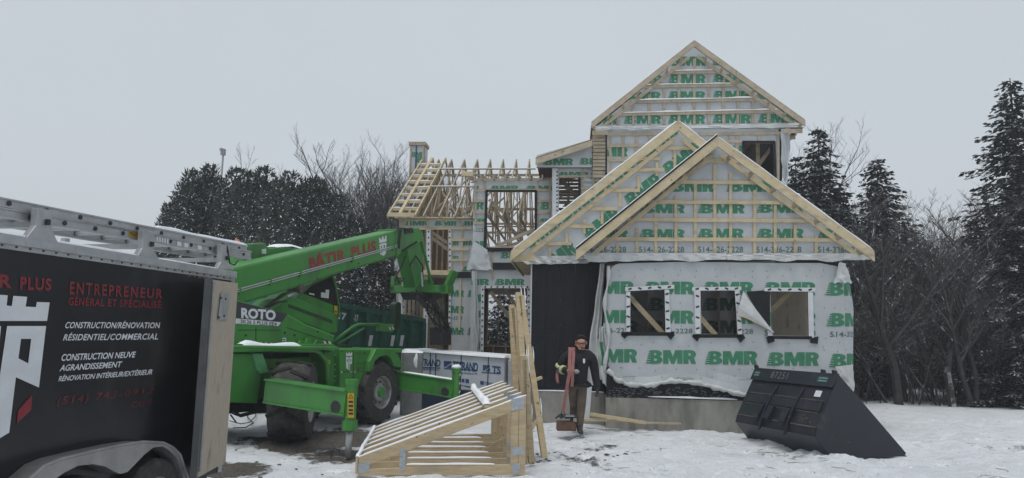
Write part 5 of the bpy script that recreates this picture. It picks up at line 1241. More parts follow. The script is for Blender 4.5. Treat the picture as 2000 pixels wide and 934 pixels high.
for (x0, y0, x1, y1, w_) in ((840, 582, 860, 612, .10), (858, 606, 880, 648, .07), (815, 580, 832, 600, .08), (848, 585, 842, 612, .04), (850, 612, 876, 634, .04)):
    mb = MB(); mb.beam(MF.P(x0, y0, BT), MF.P(x1, y1, BT-0.1), w_, w_); mb.build('grapple_arm', MT['dark'], gp)
seam = MB()
for (pts_, t_) in (([(664, 726), (716, 726)], TT+.003), ([(690, 684), (690, 776)], TT+.003), ([(560, 640), (645, 668)], -.417), ([(500, 640), (500, 670)], -.417), ([(465, 645), (548, 645)], -.417)):
    for p, q in zip(pts_[:-1], pts_[1:]): seam.beam(MF.P(*p, t_), MF.P(*q, t_), 0.012, 0.004, MF.n)
seam.build_each('panel_seam', MT['dark'], mach)
for (x, y, t_) in ((668, 686, TT), (712, 690, TT), (668, 770, TT), (705, 770, TT), (700, 722, TT), (556, 650, -.415), (575, 655, -.415), (620, 648, -.415), (480, 655, -.415), (600, 530, BT), (620, 545, BT), (640, 522, BT), (700, 515, BT)):
    mb = MB(); p = MF.P(x, y, t_); mb.tube([p, p+MF.n*.012], .018, 8); mb.build('bolt', MT['dark'], mach)
# lift cylinder
mb = MB(); mb.tube([MF.P(500, 622, -0.9), MF.P(556, 580, -0.9)], 0.085, 12, 0); lc = mb.build('lift_cylinder', MT['mgreen'], mach)
mb = MB(); mb.tube([MF.P(552, 583, -0.9), MF.P(590, 563, -0.9)], 0.045, 10); mb.build('cylinder_rod', MT['steel'], lc, smooth=True)
mb = MB(); c = MF.P(591, 564, -0.76); mb.lathe(c, MF.n, [(-.3, 0.085), (0, 0.085), (0.01, 0.05), (0.015, 0.001)], 16); mb.build('pivot_pin', MT['rust'], lc)
mb = MB()
for p in ([(505, 612), (520, 603), (545, 590), (560, 588)], [(510, 605), (530, 592), (560, 572), (585, 566)]): mb.tube([MF.P(x, y, -0.82) for x, y in p], 0.02, 6)
mb.build_each('hydraulic_hose', MT['black'], mach)
# mirror bracket at the front
mb = MB(); mb.tube([MF.P(x, y, -1.3) for x, y in ((648, 670), (690, 638), (700, 634), (748, 634))], 0.035, 8); mb.tube([MF.P(x, y, -1.3) for x, y in ((660, 672), (700, 648), (712, 640))], 0.025, 8); mb.build_each('mirror_arm', MT['mgreen'], mach, smooth=True)
mpoly('mirror_plate', [(742, 634), (770, 633), (774, 640), (768, 648), (740, 647)], -1.25, -1.35)
chevrons(762, 770, 639, 638, 6, -1.245, mach)
mpoly('mirror', [(773, 594), (779, 589), (784, 592), (784, 634), (778, 645), (772, 640)], -1.22, -1.4, mat('very dark green mirror housing', (0.01, 0.035, 0.012), 0.4))
# decals on the chassis
mb = MB()
def cpoly(pts, m, holes=()):
    for tri in tess(pts, holes): mb.poly([MF.P(x, y, TT+0.006) for x, y in tri], m)
cpoly([(676, 689), (678, 688.6), (678, 691), (681, 690.6), (681, 688), (683, 687.8), (683, 690.4), (686, 690.2), (686, 688), (688, 688), (687.5, 695), (676, 696)], 0)
cpoly([(675.5, 698), (681, 697.5), (680.5, 723), (676, 719)], 0, [[(677.5, 702), (679.3, 702), (679, 707), (677.5, 707)]]); cpoly([(682.5, 697.5), (688, 697), (687, 711), (683.6, 711), (682.6, 724), (681.6, 724)], 0, [[(684.2, 701), (686, 701), (685.8, 706.5), (684.2, 706.5)]])
for (s, x0, x1, y0) in (('BÂTIR PLUS', 693, 716, 689), ('CONSTRUCTION', 694, 714, 708), ('RÉNOVATION', 694, 712, 717)):
    letters_px(mb, glyphs(s, 0.01), ((x0, y0), (x1, y0), (x1, y0+4), (x0, y0+4)), MF, TT+0.006, 1)
letters_px(mb, glyphs('I  ••', 0.01), ((666, 725), (696, 725), (696, 728), (666, 728)), MF, TT+0.006, 0)
mb.build('emblem', [MT['lwhite'], MT['lbrick2']], mach, fixn=False)
mb = MB(); mb.prism([MF.P(x, y, TT-0.113) for x, y in ((637, 703), (645, 703), (645, 711), (637, 711))], -MF.n*.004); mb.build('warning_sticker', MT['yellow'], mach)
mb = MB()
for y in (694, 712, 722, 735, 745): mb.beam(MF.P(653, y, TT-0.1), MF.P(658, y, TT-0.1), 0.02, 0.02)
mb.build_each('panel_hinge', MT['steel'], mach)
mb = MB(); mb.tube([MF.P(x, y, -0.3) for x, y in ((455, 806), (470, 812), (500, 804), (545, 802))], 0.03, 6); mb.tube([MF.P(450, 810, -.2), MF.P(462, 826, -.2)], 0.012, 6); mb.build('step_bar', MT['dark'], mach)

# ------------------------------------------------------------------ container, bundles, bin
dP1, dP2 = at(664, 640, 16.9), at(827, 640, 20.0); dd_ = (dP2-dP1); 
DFm = Frame((dP1.x, dP1.y, 0), math.degrees(math.atan2(dd_.y, dd_.x))); Ld = math.hypot(dd_.x, dd_.y)
zt0, zt1 = DFm.px(664, 592)[1], DFm.px(826, 622)[1]; sl_ = (zt1-zt0)/Ld
cont = thing('waste_container', 'dark green steel waste container with white stencilled numbers', 'waste container', tuple(DFm.w(Ld/2, -1.1, 0)))
def dz(a, z): return z+sl_*(a-Ld)
def dbox(mb, a0, a1, t0, t1, z0, z1, m=0):
    mb.hexa([DFm.w(a0, t0, dz(a0, z0)), DFm.w(a1, t0, dz(a1, z0)), DFm.w(a1, t1, dz(a1, z0)), DFm.w(a0, t1, dz(a0, z0))], [DFm.w(a0, t0, dz(a0, z1)), DFm.w(a1, t0, dz(a1, z1)), DFm.w(a1, t1, dz(a1, z1)), DFm.w(a0, t1, dz(a0, z1))], m)
A_ = -1.6; zlow = 0.42
mb = MB(); dbox(mb, A_, Ld, 0, -0.05, zlow, zt1-0.05); dbox(mb, A_, Ld, -2.25, -2.3, zlow, zt1-0.05); dbox(mb, Ld-0.05, Ld, -0.051, -2.249, zlow, zt1-.05); dbox(mb, A_, A_+0.05, -0.051, -2.249, zlow, zt1-.05); dbox(mb, A_+.051, Ld-.051, -.051, -2.249, zlow, zlow+.06)
bdy = mb.build('body', MT['dgreen'], cont)
mb = MB(); dbox(mb, A_-.02, Ld+.02, 0.07, -0.06, zt1-0.12, zt1); dbox(mb, Ld-.06, Ld+.05, 0.04, -2.3, zt1-0.12, zt1+.003); mb.build('top_rail', MT['dgreen'], cont)
k = 0; a = A_
while a < Ld-0.05:
    mb = MB(); dbox(mb, a, a+0.10, 0.10, 0.001, zlow, zt1-0.12); mb.build('side_rib', MT['dgreen'], cont); a += 0.62
mb = MB(); dbox(mb, Ld-0.12, Ld+0.03, 0.08, -0.02, zlow, zt1-0.13); mb.build('corner_post', MT['dgreen'], cont)
mb = MB(); dbox(mb, A_, Ld, -0.2, -0.4, 0.05, zlow); dbox(mb, A_, Ld, -1.9, -2.1, 0.05, zlow); mb.build_each('skid', MT['dgreen'], cont)
mb = MB(); letters_px(mb, glyphs('40-17', 0.03), ((683, 613), (700, 616), (699, 628), (682, 626)), DFm, 0.004); letters_px(mb, glyphs('40-17', 0.04), ((636, 606), (677, 612.5), (676, 624.5), (635, 619)), DFm, 0.004)
mb.build('number_stencil', MT['lwhite'], bdy, fixn=False)
mb = MB()
for x in (722, 765, 783): mb.poly([DFm.P(x, 655, 0.105), DFm.P(x+7, 655, 0.105), DFm.P(x+3, 676, 0.105), DFm.P(x-3, 676, 0.105)])
mb.build_each('reflector', MT['lwhite'], bdy, fixn=False)
# grey snowy bin beside the wheel
bn = thing('stone_block', 'grey snow crusted block between the front wheel and the green container', 'block', tuple(at(806, 760, 15.9)))
BF = Frame(tuple(Vector((at(806, 700, 15.9).x, at(806, 700, 15.9).y, 0))), 5)
mb = MB(); a0, z1 = BF.px(785, 686); a1, _ = BF.px(826, 686); mb.box((a0, -0.5, -0.05), (a1, 0, z1-0.02), 0, BF); mb.build('block', MT['grey'], bn, bevel=0.05)
mb = MB(); snow_line(mb, [BF.w(a0, -0.2, z1-.03), BF.w((a0+a1)/2, -.2, z1-.03), BF.w(a1, -.2, z1-.03)], 0.4, 0.07); mb.blob(BF.P(803, 738, 0.0), 0.16, 0.05, 0.10, 0, 3, amp=.5); mb.blob(BF.P(812, 705, 0.0), 0.05, 0.02, 0.15, 0, 5, amp=0.6); mb.build('snow_cap', MT['snow'], bn, smooth=True)
# wrapped lumber bundle
p1, p2 = at(812, 700, 17.6), at(986, 700, 16.9); OF = Frame((p1.x, p1.y, 0), math.degrees(math.atan2(p2.y-p1.y, p2.x-p1.x))); Lo = math.hypot(p2.x-p1.x, p2.y-p1.y)
osb = thing('board_bundle', 'white wrapped bundle of boards with blue maker lettering and snow on top', 'lumber bundle', tuple(OF.w(Lo/2, -0.6, 0)))
z1a, z1b = OF.px(815, 686)[1], OF.px(985, 699)[1]; zo = OF.px(900, 762)[1]
mb = MB(); mb.hexa([OF.w(-0.4, 0, zo), OF.w(Lo, 0, zo), OF.w(Lo+.0, -1.3, zo), OF.w(-.4, -1.3, zo)], [OF.w(-.4, 0, z1a), OF.w(Lo, 0, z1b), OF.w(Lo, -1.3, z1b), OF.w(-.4, -1.3, z1a)]); pk = mb.build('wrapped_stack', MT['bwrap'], osb, bevel=0.03)
mb = MB(); mb.box((-0.35, -1.25, -0.05), (Lo-.03, -0.03, zo-.003), 0, OF); mb.build('lower_wrap', MT['btarp'], osb)
mb = MB()
for (x0, x1, y0, y1, sk) in ((810, 860, 700, 713, 3), (883, 933, 706, 722, 3.5), (960, 1002, 715, 727, 3)): letters_px(mb, glyphs('TSTRAND', 0.035, .03, .92), ((x0+(0 if x0 > 800 else 0), y0), (x1 if x0 < 950 else 1004, y0+sk), (x1 if x0 < 950 else 1004, y1+sk), (x0, y1)), OF, 0.006) if x0 < 950 else letters_px(mb, glyphs('TS', 0.035, .03, .92), ((961, 715), (978, 716.5), (978, 730), (960, 728)), OF, 0.006)
for (x0, x1, y, s) in ((800, 860, 716.5, 1.5), (867, 933, 719, 4), (941, 978, 726.5, 2.5)): mb.poly([OF.P(x0, y, .006), OF.P(x1, y+s, .006), OF.P(x1, y+s+2, .006), OF.P(x0, y+2, .006)])
for (x0, x1, y0, y1, s) in ((867, 882, 705, 718, 1), (943, 957, 713, 725, 1)):
    mb.poly([OF.P(x0, y1, .006), OF.P(x0, y0, .006), OF.P(x1, y0+s, .006), OF.P(x1, y0+s+3, .006)]); mb.poly([OF.P(x0+4, y1, .006), OF.P(x1, y0+s+5, .006), OF.P(x1, y1+s, .006)])
for (x0, x1, y) in ((822, 858, 719.5), (896, 932, 727)): letters_px(mb, glyphs('OSB PRODUCTS', 0.02), ((x0, y), (x1, y+1.5), (x1, y+5), (x0, y+3.5)), OF, .006)
for q in ([(902, 740), (907, 740), (907, 747), (902, 747)], [(909, 740), (916, 741), (916, 749), (909, 748)], [(938, 744), (945, 745), (945, 752), (938, 751)], [(898, 752), (930, 757), (930, 761), (898, 752.5)]): mb.poly([OF.P(x, y, .006) for x, y in q])
letters_px(mb, glyphs('TSLINK', 0.02), ((946, 746), (962, 747.5), (962, 753), (946, 751)), OF, .006)
mb.build('print', MT['blue'], pk, fixn=False)
mb = MB()
for x in (841, 851.5, 901, 954): y0 = 686+(x-815)*.076; mb.beam(OF.P(x, y0, 0.012), OF.P(x-2, 765, 0.012), 0.02, 0.006, OF.n)
mb.build_each('strapping_band', MT['ink'], osb)
mb = MB(); snow_line(mb, [OF.w(-.4, -0.02, z1a-.005)]+[OF.w(Lo*k/8, -0.02, z1a+(z1b-z1a)*k/8-.005) for k in range(1, 9)], 0.14, 0.06, 0, 2); mb.hexa([OF.w(-.4, -0.04, z1a), OF.w(Lo, -.04, z1b), OF.w(Lo, -1.3, z1b), OF.w(-.4, -1.3, z1a)], [OF.w(-.36, -0.1, z1a+.05), OF.w(Lo-.04, -.1, z1b+.05), OF.w(Lo-.04, -1.2, z1b+.05), OF.w(-.36, -1.2, z1a+.05)]); mb.build('snow_cap', MT['snow'], osb, smooth=False)
b2 = thing('board_bundle', 'plain grey wrapped bundle behind the leaning truss pieces', 'lumber bundle', tuple(OF.w(Lo+0.35, -0.8, 0)))
mb = MB(); mb.box((Lo+0.03, -1.25, 0.0), (Lo+0.62, -0.12, z1b-.04), 0, OF); mb.build('wrapped_stack', mat('dull grey bundle wrap', (0.42, 0.43, 0.44), 0.5, bump=.4, bscale=5), b2, bevel=0.03)
mb = MB(); mb.box((Lo+0.05, -1.2, z1b-.036), (Lo+0.60, -0.16, z1b+.015), 0, OF); mb.build('snow_cap', MT['snow'], b2, bevel=0.02)

# ------------------------------------------------------------------ prefabricated truss unit in the foreground
q0, q1 = onz(694, 926, 0.02), onz(1012, 916, 0.02); PF = Frame((q0.x+.03, q0.y, 0), 6.5); Lp = PF.px(1012, 900)[0]
unit = thing('truss_unit', 'prefabricated unit of sloping pine roof trusses with snow on their chords', 'roof trusses', tuple(PF.w(Lp/2, -1.5, 0)))
zh = PF.px(694, 893)[1]; aE, zE = PF.px(1028, 772)
NT = 7; SP = 0.47
for k in range(NT):
    t = -k*SP; w = 0.038; o = -PF.n*w
    sh = 0.0
    def pp(pts): return [PF.w(a+sh, t, z) for a, z in pts]
    slope = (zE-zh)/aE; cd = 0.135
    hk = cd*math.sqrt(1+slope*slope)
    tr_ = MB(); tr_.prism(pp([(0, zh-hk), (aE, zE-hk), (aE, zE), (0, zh)]), o)
    tp = tr_.build('truss_chord', MT['pinefront'], unit, bevel=0.004)
    mb = MB(); mb.prism(pp([(0.004, 0.0), (Lp, 0.0), (Lp, 0.135), (0.004, min(0.135, zh-hk-.003))]), o); bc = mb.build('truss_chord', MT['pinefront'], unit, bevel=0.004)
    a1_ = PF.px(786, 900)[0]; mb = MB(); mb.prism(pp([(a1_-.035, 0.137), (a1_+.035, 0.137), (a1_+.035, zh-hk+slope*(a1_+.035)-.003), (a1_-.035, zh-hk+slope*(a1_-.035)-.003)]), o*0.98); mb.build('web', MT['pinefront'], unit)
    a2_ = aE-0.19; mb = MB(); mb.prism(pp([(a2_, 0.137), (aE-0.095, 0.137), (aE-0.095, zE-hk-slope*0.095-.003), (a2_, zE-hk-slope*0.19-.003)]), o*0.98); mb.build('web', MT['pinefront'], unit)
    mb = MB(); mb.prism(pp([(aE-0.09, 0.0), (aE, 0.0), (aE, zE-hk-.003), (aE-0.09, zE-hk-slope*.09-.003)]), o); mb.build('web', MT['pinefront'], unit)
    if k < 3:
        pl = MB()
        for (a, z, wa, hz) in ((0.07, 0.10, 0.07, 0.06), (a1_, 0.15, 0.035, 0.09), (a1_, zh+slope*a1_-hk, 0.03, 0.05), (aE-0.11, zE-0.11, 0.085, 0.075), (aE-0.10, 0.30, 0.075, 0.05), (aE-0.12, 0.08, 0.05, 0.06)):
            pl.prism([PF.w(a+x, t+0.004, z+y+slope*0.5*x) for x, y in ((-wa, -hz), (wa, -hz), (wa, hz), (-wa, hz))], -PF.n*0.003)
        pl.build_each('truss_plate', MT['galv'], unit)
    sn = MB(); snow_line(sn, [PF.w(aE*s, t-0.022, zh+slope*aE*s) for s in np.linspace(0, 1, 14)], 0.042, 0.020, 0, k*1.7)
    snow_line(sn, [PF.w(a1_+.05+(Lp-.35-a1_)*s, t-0.022, 0.135) for s in np.linspace(0, 1, 10)], 0.042, 0.018, 0, k*2.3)
    sn.build('snow_cap', MT['snow'], tp)
bA, bz = PF.px(952, 803); bz = zh+slope*bA
mb = MB(); mb.beam(PF.w(bA, -0.05, bz+.035), PF.w(bA, -NT*SP+.3, bz+.035), 0.07, 0.04); bb = mb.build('tie_board', MT['pinefront'], unit)
sn = MB(); snow_line(sn, [PF.w(bA, -0.06-s*(NT*SP-.4), bz+.052) for s in np.linspace(0, 1, 14)], 0.10, 0.075, 0, 1); sn.build('snow_cap', MT['snow'], bb, smooth=True)
mb = MB(); mb.prism([PF.w(-0.03, 0.02, zh-.20), PF.w(-0.03, 0.02, zh+.0), PF.w(-0.03, -NT*SP+.3, zh+.0), PF.w(-.03, -NT*SP+.3, zh-.20)], PF.a*0.026); fb = mb.build('fascia_board', MT['pinefront'], unit)
sn = MB(); snow_line(sn, [PF.w(-0.015, -s*(NT*SP-.3), zh+.0) for s in np.linspace(0, 1, 16)], 0.05, 0.04, 0, 4); sn.build('snow_cap', MT['snow'], fb)
mb = MB(); tB = -NT*SP+0.35
mb.beam(PF.P(800, 838, tB), PF.P(1058, 737, tB), 0.04, 0.15, PF.a.cross(PF.P(1058, 737, tB)-PF.P(800, 838, tB))); mb.build('end_board', MT['pinefront'], unit)
mb = MB(); mb.beam(PF.w(PF.px(955, 880, -SP*2)[0], -SP*2-.06, 0.16), PF.w(PF.px(1000, 868, -SP*2)[0], -SP*2-.06, 0.36), 0.04, 0.07); mb.build('web', MT['pinefront'], unit)
# truss pieces leaning on its end
def leaning(p0, p1, gap, label, nweb, w=0.09, gpx=(1, 0)):
    P, Q = Vector(p0), Vector(p1); d = (Q-P).normalized(); s = Vector((0.985, 0.17, 0)); s = (s-d*s.dot(d)).normalized(); f = d.cross(s).normalized()
    root = thing('leaning_truss', label, 'truss piece', (P.x, P.y, 0), 'truss pieces leaning on the unit')
    for o in (0, 1):
        mb = MB(); mb.beam(P+s*gap*o, Q+s*gap*(0.15+0.0*o)*o+d*(0.0 if o == 0 else -0.05), 0.085, w, f); c = mb.build('chord', MT['pinefront'], root, bevel=0.004)
        sn = MB(); A, B = P+s*(gap*o+0.03), Q+s*(gap*0.15*o+0.03)
        for i in range(4): c_ = A.lerp(B, random.uniform(0.05, 0.95)); e_ = c_+d*random.uniform(.08, .3); sn.tube([c_-f*w*0.3+s*.012, c_.lerp(e_, .5)-f*w*.3+s*.016, e_-f*w*0.3+s*.012], [.004, .010, .004], 5)
        sn.build('snow_speck', MT['snow'], c)
    for k in range(nweb):
        t = (k+0.4)/nweb; a = P.lerp(Q, t); b = (P+s*gap).lerp(Q+s*gap*0.15, min(1, t+0.10)); mb = MB(); mb.beam(a, b, 0.05, w*0.8, f); mb.build('web', MT['pinefront'], root)
    return root
g0 = onz(1062, 898, 0.0)
leaning((g0.x-0.22, g0.y+0.03, 0.0), at(1012, 572, 11.0), 0.24, 'tallest pair of pine truss chords leaning to the left against the unit', 3)
g1 = onz(1030, 893, 0.0)
leaning((g1.x-0.12, g1.y+0.1, 0.0), at(999, 596, 11.3), 0.16, 'thin pine truss with a snowy top leaning behind the tallest pair', 3, 0.07)
g2 = onz(1024, 905, 0.0)
leaning((g2.x-0.0, g2.y-0.05, 0.0), at(1022, 694, 9.9), 0.10, 'short upright pine post pair in front of the leaning trusses', 2, 0.07)

# ------------------------------------------------------------------ loader bucket
Tr = at(1634, 731, 11.35); wv = Vector((-0.60, 1.75, 0)); wl = wv.length*1.07; wv.normalize(); pv = Vector((wv.y, -wv.x, 0))
buck = thing('loader_bucket', 'large black loader bucket resting tipped forward in the snow', 'loader bucket', (Tr.x, Tr.y, 0))
zt_ = Tr.z; B0 = Vector((Tr.x, Tr.y, 0))
def bp(p, w, z): return B0+pv*p+wv*w+Vector((0, 0, z))
prof = [(0.04, zt_), (-0.06, zt_-0.20), (-0.41, 0.43), (-0.45, 0.31), (-0.16, -0.03), (1.27, -0.04)]
for w, nm in ((0, 0), (wl, 1)):
    mb = MB(); mb.prism([bp(p, w, z) for p, z in prof+[(1.33, 0.01)]], wv*(0.03 if nm == 0 else -0.03)); mb.build('side_plate', MT['bucket'], buck, bevel=0.006)
mb = MB()
for i in range(len(prof)-1):
    (p0, z0), (p1, z1) = prof[i], prof[i+1]; n = Vector((z1-z0, 0, -(p1-p0))); l = math.hypot(n.x, n.z); nx, nz_ = -n.x/l*0.018, -n.z/l*0.018
    q = [bp(p0, 0.031, z0), bp(p1, 0.031, z1), bp(p1, wl-0.031, z1), bp(p0, wl-.031, z0)]; cc = pv*nx+Vector((0, 0, nz_))
    mb.prism(q, cc)
shell = mb.build('shell', MT['bucket'], buck)
mb = MB(); mb.prism([bp(1.15, 0.031, -0.02), bp(1.36, 0.031, -.03), bp(1.36, wl-.031, -.03), bp(1.15, wl-.031, -.02)], Vector((0, 0, -0.02))); mb.build('cutting_edge', MT['rust'], buck)
# ribs and stiffeners on the back
def onback(u, w, out=0.0):      # u 0..1 down the back plate
    (p0, z0), (p1, z1) = prof[1], prof[2]; p, z = p0+(p1-p0)*u, z0+(z1-z0)*u; d = Vector((z1-z0, p1-p0)); l = d.length
    return bp(p+(z1-z0)/l*out, w, z-(p1-p0)/l*out*1.0)
for wf in (0.30, 0.62):
    mb = MB(); w = wl*wf; mb.prism([onback(-0.02, w), onback(0.35, w, 0.05), onback(0.75, w, 0.07), onback(1.05, w, 0.06), onback(1.3, w, 0.02), onback(1.25, w), onback(1.0, w)], wv*0.04); mb.build('rib', MT['bucket'], buck, bevel=0.004)
for (u0, u1, w0, w1, m) in ((0.38, 0.64, 0.02, 0.98, 'bucket'),):
    mb = MB(); mb.hexa([onback(u0, wl*w0+.03, .002), onback(u1, wl*w0+.03, .002), onback(u1, wl*w1-.03, .002), onback(u0, wl*w1-.03, .002)], [onback(u0+.02, wl*w0+.03, .035), onback(u1-.02, wl*w0+.03, .035), onback(u1-.02, wl*w1-.03, .035), onback(u0+.02, wl*w1-.03, .035)]); mb.build('stiffener', MT['bucket'], buck)
for (u0, u1, w0, w1) in ((0.66, 1.02, 0.33, 0.40), (0.66, 1.02, 0.53, 0.60), (0.66, 1.02, 0.66, 0.72)):
    mb = MB(); mb.hexa([onback(u0, wl*w0, .003), onback(u1, wl*w0, .003), onback(u1, wl*w1, .003), onback(u0, wl*w1, .003)], [onback(u0, wl*w0, .07), onback(u1, wl*w0, .10), onback(u1, wl*w1, .10), onback(u0, wl*w1, .07)]); mb.build('coupler_bracket', MT['bucket'], buck, bevel=0.004)
mb = MB(); (p0, z0), (p1, z1) = prof[0], prof[1]
mb.hexa([bp(p1-.05, 0.0, z1), bp(p1-.05, wl, z1), bp(p1-.03, wl, z1), bp(p1-.03, 0.0, z1)], [bp(p0-.04, 0.0, z0+.005), bp(p0-.04, wl, z0+.005), bp(p0+.02, wl, z0+.005), bp(p0+.02, 0, z0+.005)]); tb = mb.build('top_beam', MT['bucket'], buck)
class BFr:      # face of the top beam for the stencil and decals
    @staticmethod
    def P(x, y, t):
        # x: 0..1 from left end to right end, y: 0..1 downward
        w = wl*(1-x); return bp(p0-.04+(p1-p0-.01)*y-0.006-t, w, z0+.005+(z1-z0-.005)*y)
mb = MB(); letters_px(mb, glyphs('87251', -0.008, 0, 1.2), ((0.26, 0.18), (0.47, 0.18), (0.47, 0.72), (0.26, 0.72)), BFr, 0.0, 0)
for (x0, x1) in ((0.02, 0.11), (0.82, 0.94)):
    mb.poly([BFr.P(x, y, 0) for x, y in ((x0, 0.25), (x1, 0.25), (x1, 0.72), (x0, 0.72))], 1)
    for yy in (0.34, 0.54): mb.poly([BFr.P(x, y, 0.002) for x, y in ((x0+.015, yy), (x1-.01, yy), (x1-.01, yy+.09), (x0+.015, yy+.09))], 2)
mb.build('stencil', [MT['fender'], mat('teal decal', (0.015, 0.055, 0.05), .5), mat('pale teal decal print', (0.15, 0.24, 0.24), .5)], tb, fixn=False)
mb = MB()
for w in (0.06, wl-0.02, 0.30): mb.prism([bp(0.0, w, zt_), bp(0.10, w, zt_-.06), bp(0.06, w, zt_+.05), bp(0.0, w, zt_+.06)], wv*0.04)
mb.build_each('hook_ear', MT['bucket'], buck)
for (u, w0, w1) in ((0.36, .05, .95), (0.65, .05, .95), (0.98, .02, .98)):
    mb = MB(); mb.tube([onback(u, wl*(w0+(w1-w0)*k/8), .004) for k in range(9)], .012, 5); mb.build('weld_seam', MT['rust'], buck)
mb = MB(); mb.poly([onback(u, wl*w, .006) for u, w in ((.12, .17), (.12, .10), (.27, .10), (.27, .17))]); mb.build('data_plate', MT['lwhite'], buck, fixn=False)
mb = MB()
for k in range(14): c = onback(0.85+random.uniform(-.12, .14), wl*(0.16+random.uniform(-.07, .07)), 0.006); mb.blob(c, 0.012, 0.012, random.uniform(.006, .02), 0, k, 5, 3)
mb.build('mud_splash', MT['rust'], buck)

# ------------------------------------------------------------------ planks, stakes and litter by the foundation
def plank(p0, p1, w, h, label, m='pine', name='plank'):
    mb = MB(); mb.beam(p0, p1, w, h); return tag(mb.build(name, MT[m], None, bevel=0.003), label, 'plank')
plank(HP(1153, 809, 14.3), HP(1262, 826, 14.1), 0.05, 0.06, 'long pine plank lying against the front foundation', 'pine')
plank(HP(1140, 822, 14.35)+Vector((0, 0, .02)), HP(1238, 822, 14.3), 0.12, 0.04, 'flat snowy pine board on the ground in front of the foundation', 'pine')
plank(HP(1225, 826, 14.40)+Vector((0, 0, .01)), HP(1330, 829, 14.40)+Vector((0, 0, .01)), 0.10, 0.03, 'low board half buried along the foundation of the front room', 'pine2')
mb = MB(); mb.prism([HP(x, y, 14.45) for x, y in ((1142, 760), (1156, 755), (1151, 818), (1139, 820))], HF.n*0.02); tag(mb.build('panel', MT['tape'], None), 'narrow white panel standing against the wall behind the man', 'panel')
mb = MB(); h0 = onz(655, 893, 0); mb.tube([h0+Vector((-.06, 0, -.02)), h0+Vector((-.05, 0, .09)), h0+Vector((-.02, 0, .12)), h0+Vector((.05, 0, .10)), h0+Vector((.06, 0, .06))], 0.010, 6); tag(mb.build('steel_hook', MT['dark'], None), 'bent steel bar sticking out of the snow beside the outrigger leg', 'steel bar')
mb = MB(); h0 = onz(846, 786, 0); mb.beam(h0+Vector((-.12, 0, .03)), h0+Vector((.12, .05, .06)), 0.10, 0.05); mb.beam(h0+Vector((-.1, 0, .03)), h0+Vector((-.12, 0, .18)), 0.02, 0.02); tag(mb.build('wood_scrap', MT['rust'], None), 'small dark scrap lying in the snow beyond the truss unit', 'scrap')
mb = MB(); pts = [(448, 822), (470, 828), (488, 825), (500, 812), (497, 803), (486, 805), (483, 815), (495, 826), (480, 835), (455, 836)]
mb.tube([onz(x, y, 0.02) for x, y in pts], 0.010, 6); tag(mb.build('cable', MT['black'], None), 'thin black cable looped on the ground behind the trailer', 'cable')
random.seed(11); mb = MB()
spots_ = [(random.uniform(1090, 1980), random.uniform(820, 930)) for k in range(16)]
for k in range(75):
    s_ = random.choice(spots_); c = onz(s_[0]+random.gauss(0, 22), min(932, max(812, s_[1]+random.gauss(0, 7))), 0); c.z = gz(c.x, c.y)+.008; L = random.uniform(0.04, 0.26); th = random.uniform(-1.5, 1.5); d = Vector((math.cos(th), math.sin(th), 0))
    e = Vector((random.gauss(0, .012), random.gauss(0, .02), .006)); mb.tube([c-d*L/2, c+e, c+d*L/2+Vector((0, 0, .01))], [random.uniform(.002, .005), .004, .0015], 4)
tag(mb.build('twig_litter', MT['dark'], None), 'scattered broken twigs lying on the trampled snow', 'twigs', kind='stuff')
random.seed(12); mb = MB()
for k in range(60):
    if k < 26: c = Vector((random.gauss(0.85, 0.4), random.gauss(11.0, 0.35), 0))
    else: c = Vector((random.gauss(-2.6, 1.0), random.gauss(10.6, 1.2), 0))
    c.z = gz(c.x, c.y)+.01; r = random.uniform(.010, .032); mb.blob(c, r*1.4, r, r*0.45, 0, k, 6, 4, 0.6)
tag(mb.build('earth_clods', mat('frozen earth', (0.09, 0.075, 0.06), .9), None, smooth=False), 'frozen earth clods scattered over the churned snow', 'earth', kind='stuff')
# ------------------------------------------------------------------ trees
rng = np.random.default_rng(5)
def np_mesh(name, V, F, mi, mats, parent, smooth=False):
    me = bpy.data.meshes.new(name); me.from_pydata(V.tolist(), [], F.tolist()); 
    for m in mats: me.materials.append(m)
    me.polygons.foreach_set('material_index', np.asarray(mi, dtype=np.int32)); me.update()
    ob = bpy.data.objects.new(name, me); COL.objects.link(ob); ob.parent = parent; return ob
def norm(a): return a/np.maximum(1e-9, np.linalg.norm(a, axis=-1, keepdims=True))
def cards(C, D, S, L, Wd):
    """pointed sprays: centre base C, direction D, side S, length L, width Wd -> kite quads"""
    n = len(C); L = L[:, None]; Wd = Wd[:, None]
    V = np.stack([C, C+D*L*0.45+S*Wd*0.5, C+D*L, C+D*L*0.45-S*Wd*0.5], 1).reshape(-1, 3)
    F = np.arange(n*4).reshape(n, 4); return V, F
def trunk_mesh(parent, H, r, m, bend=0.0):
    mb = MB(); o = ORIG[parent.name]
    mb.tube([o+Vector((bend*math.sin(k*1.1)*0.1, bend*math.cos(k*1.7)*0.1, H*k/8-0.05)) for k in range(9)], [max(0.012, r*(1-k/8.4)) for k in range(9)], 8); return mb.build('trunk', m, parent)
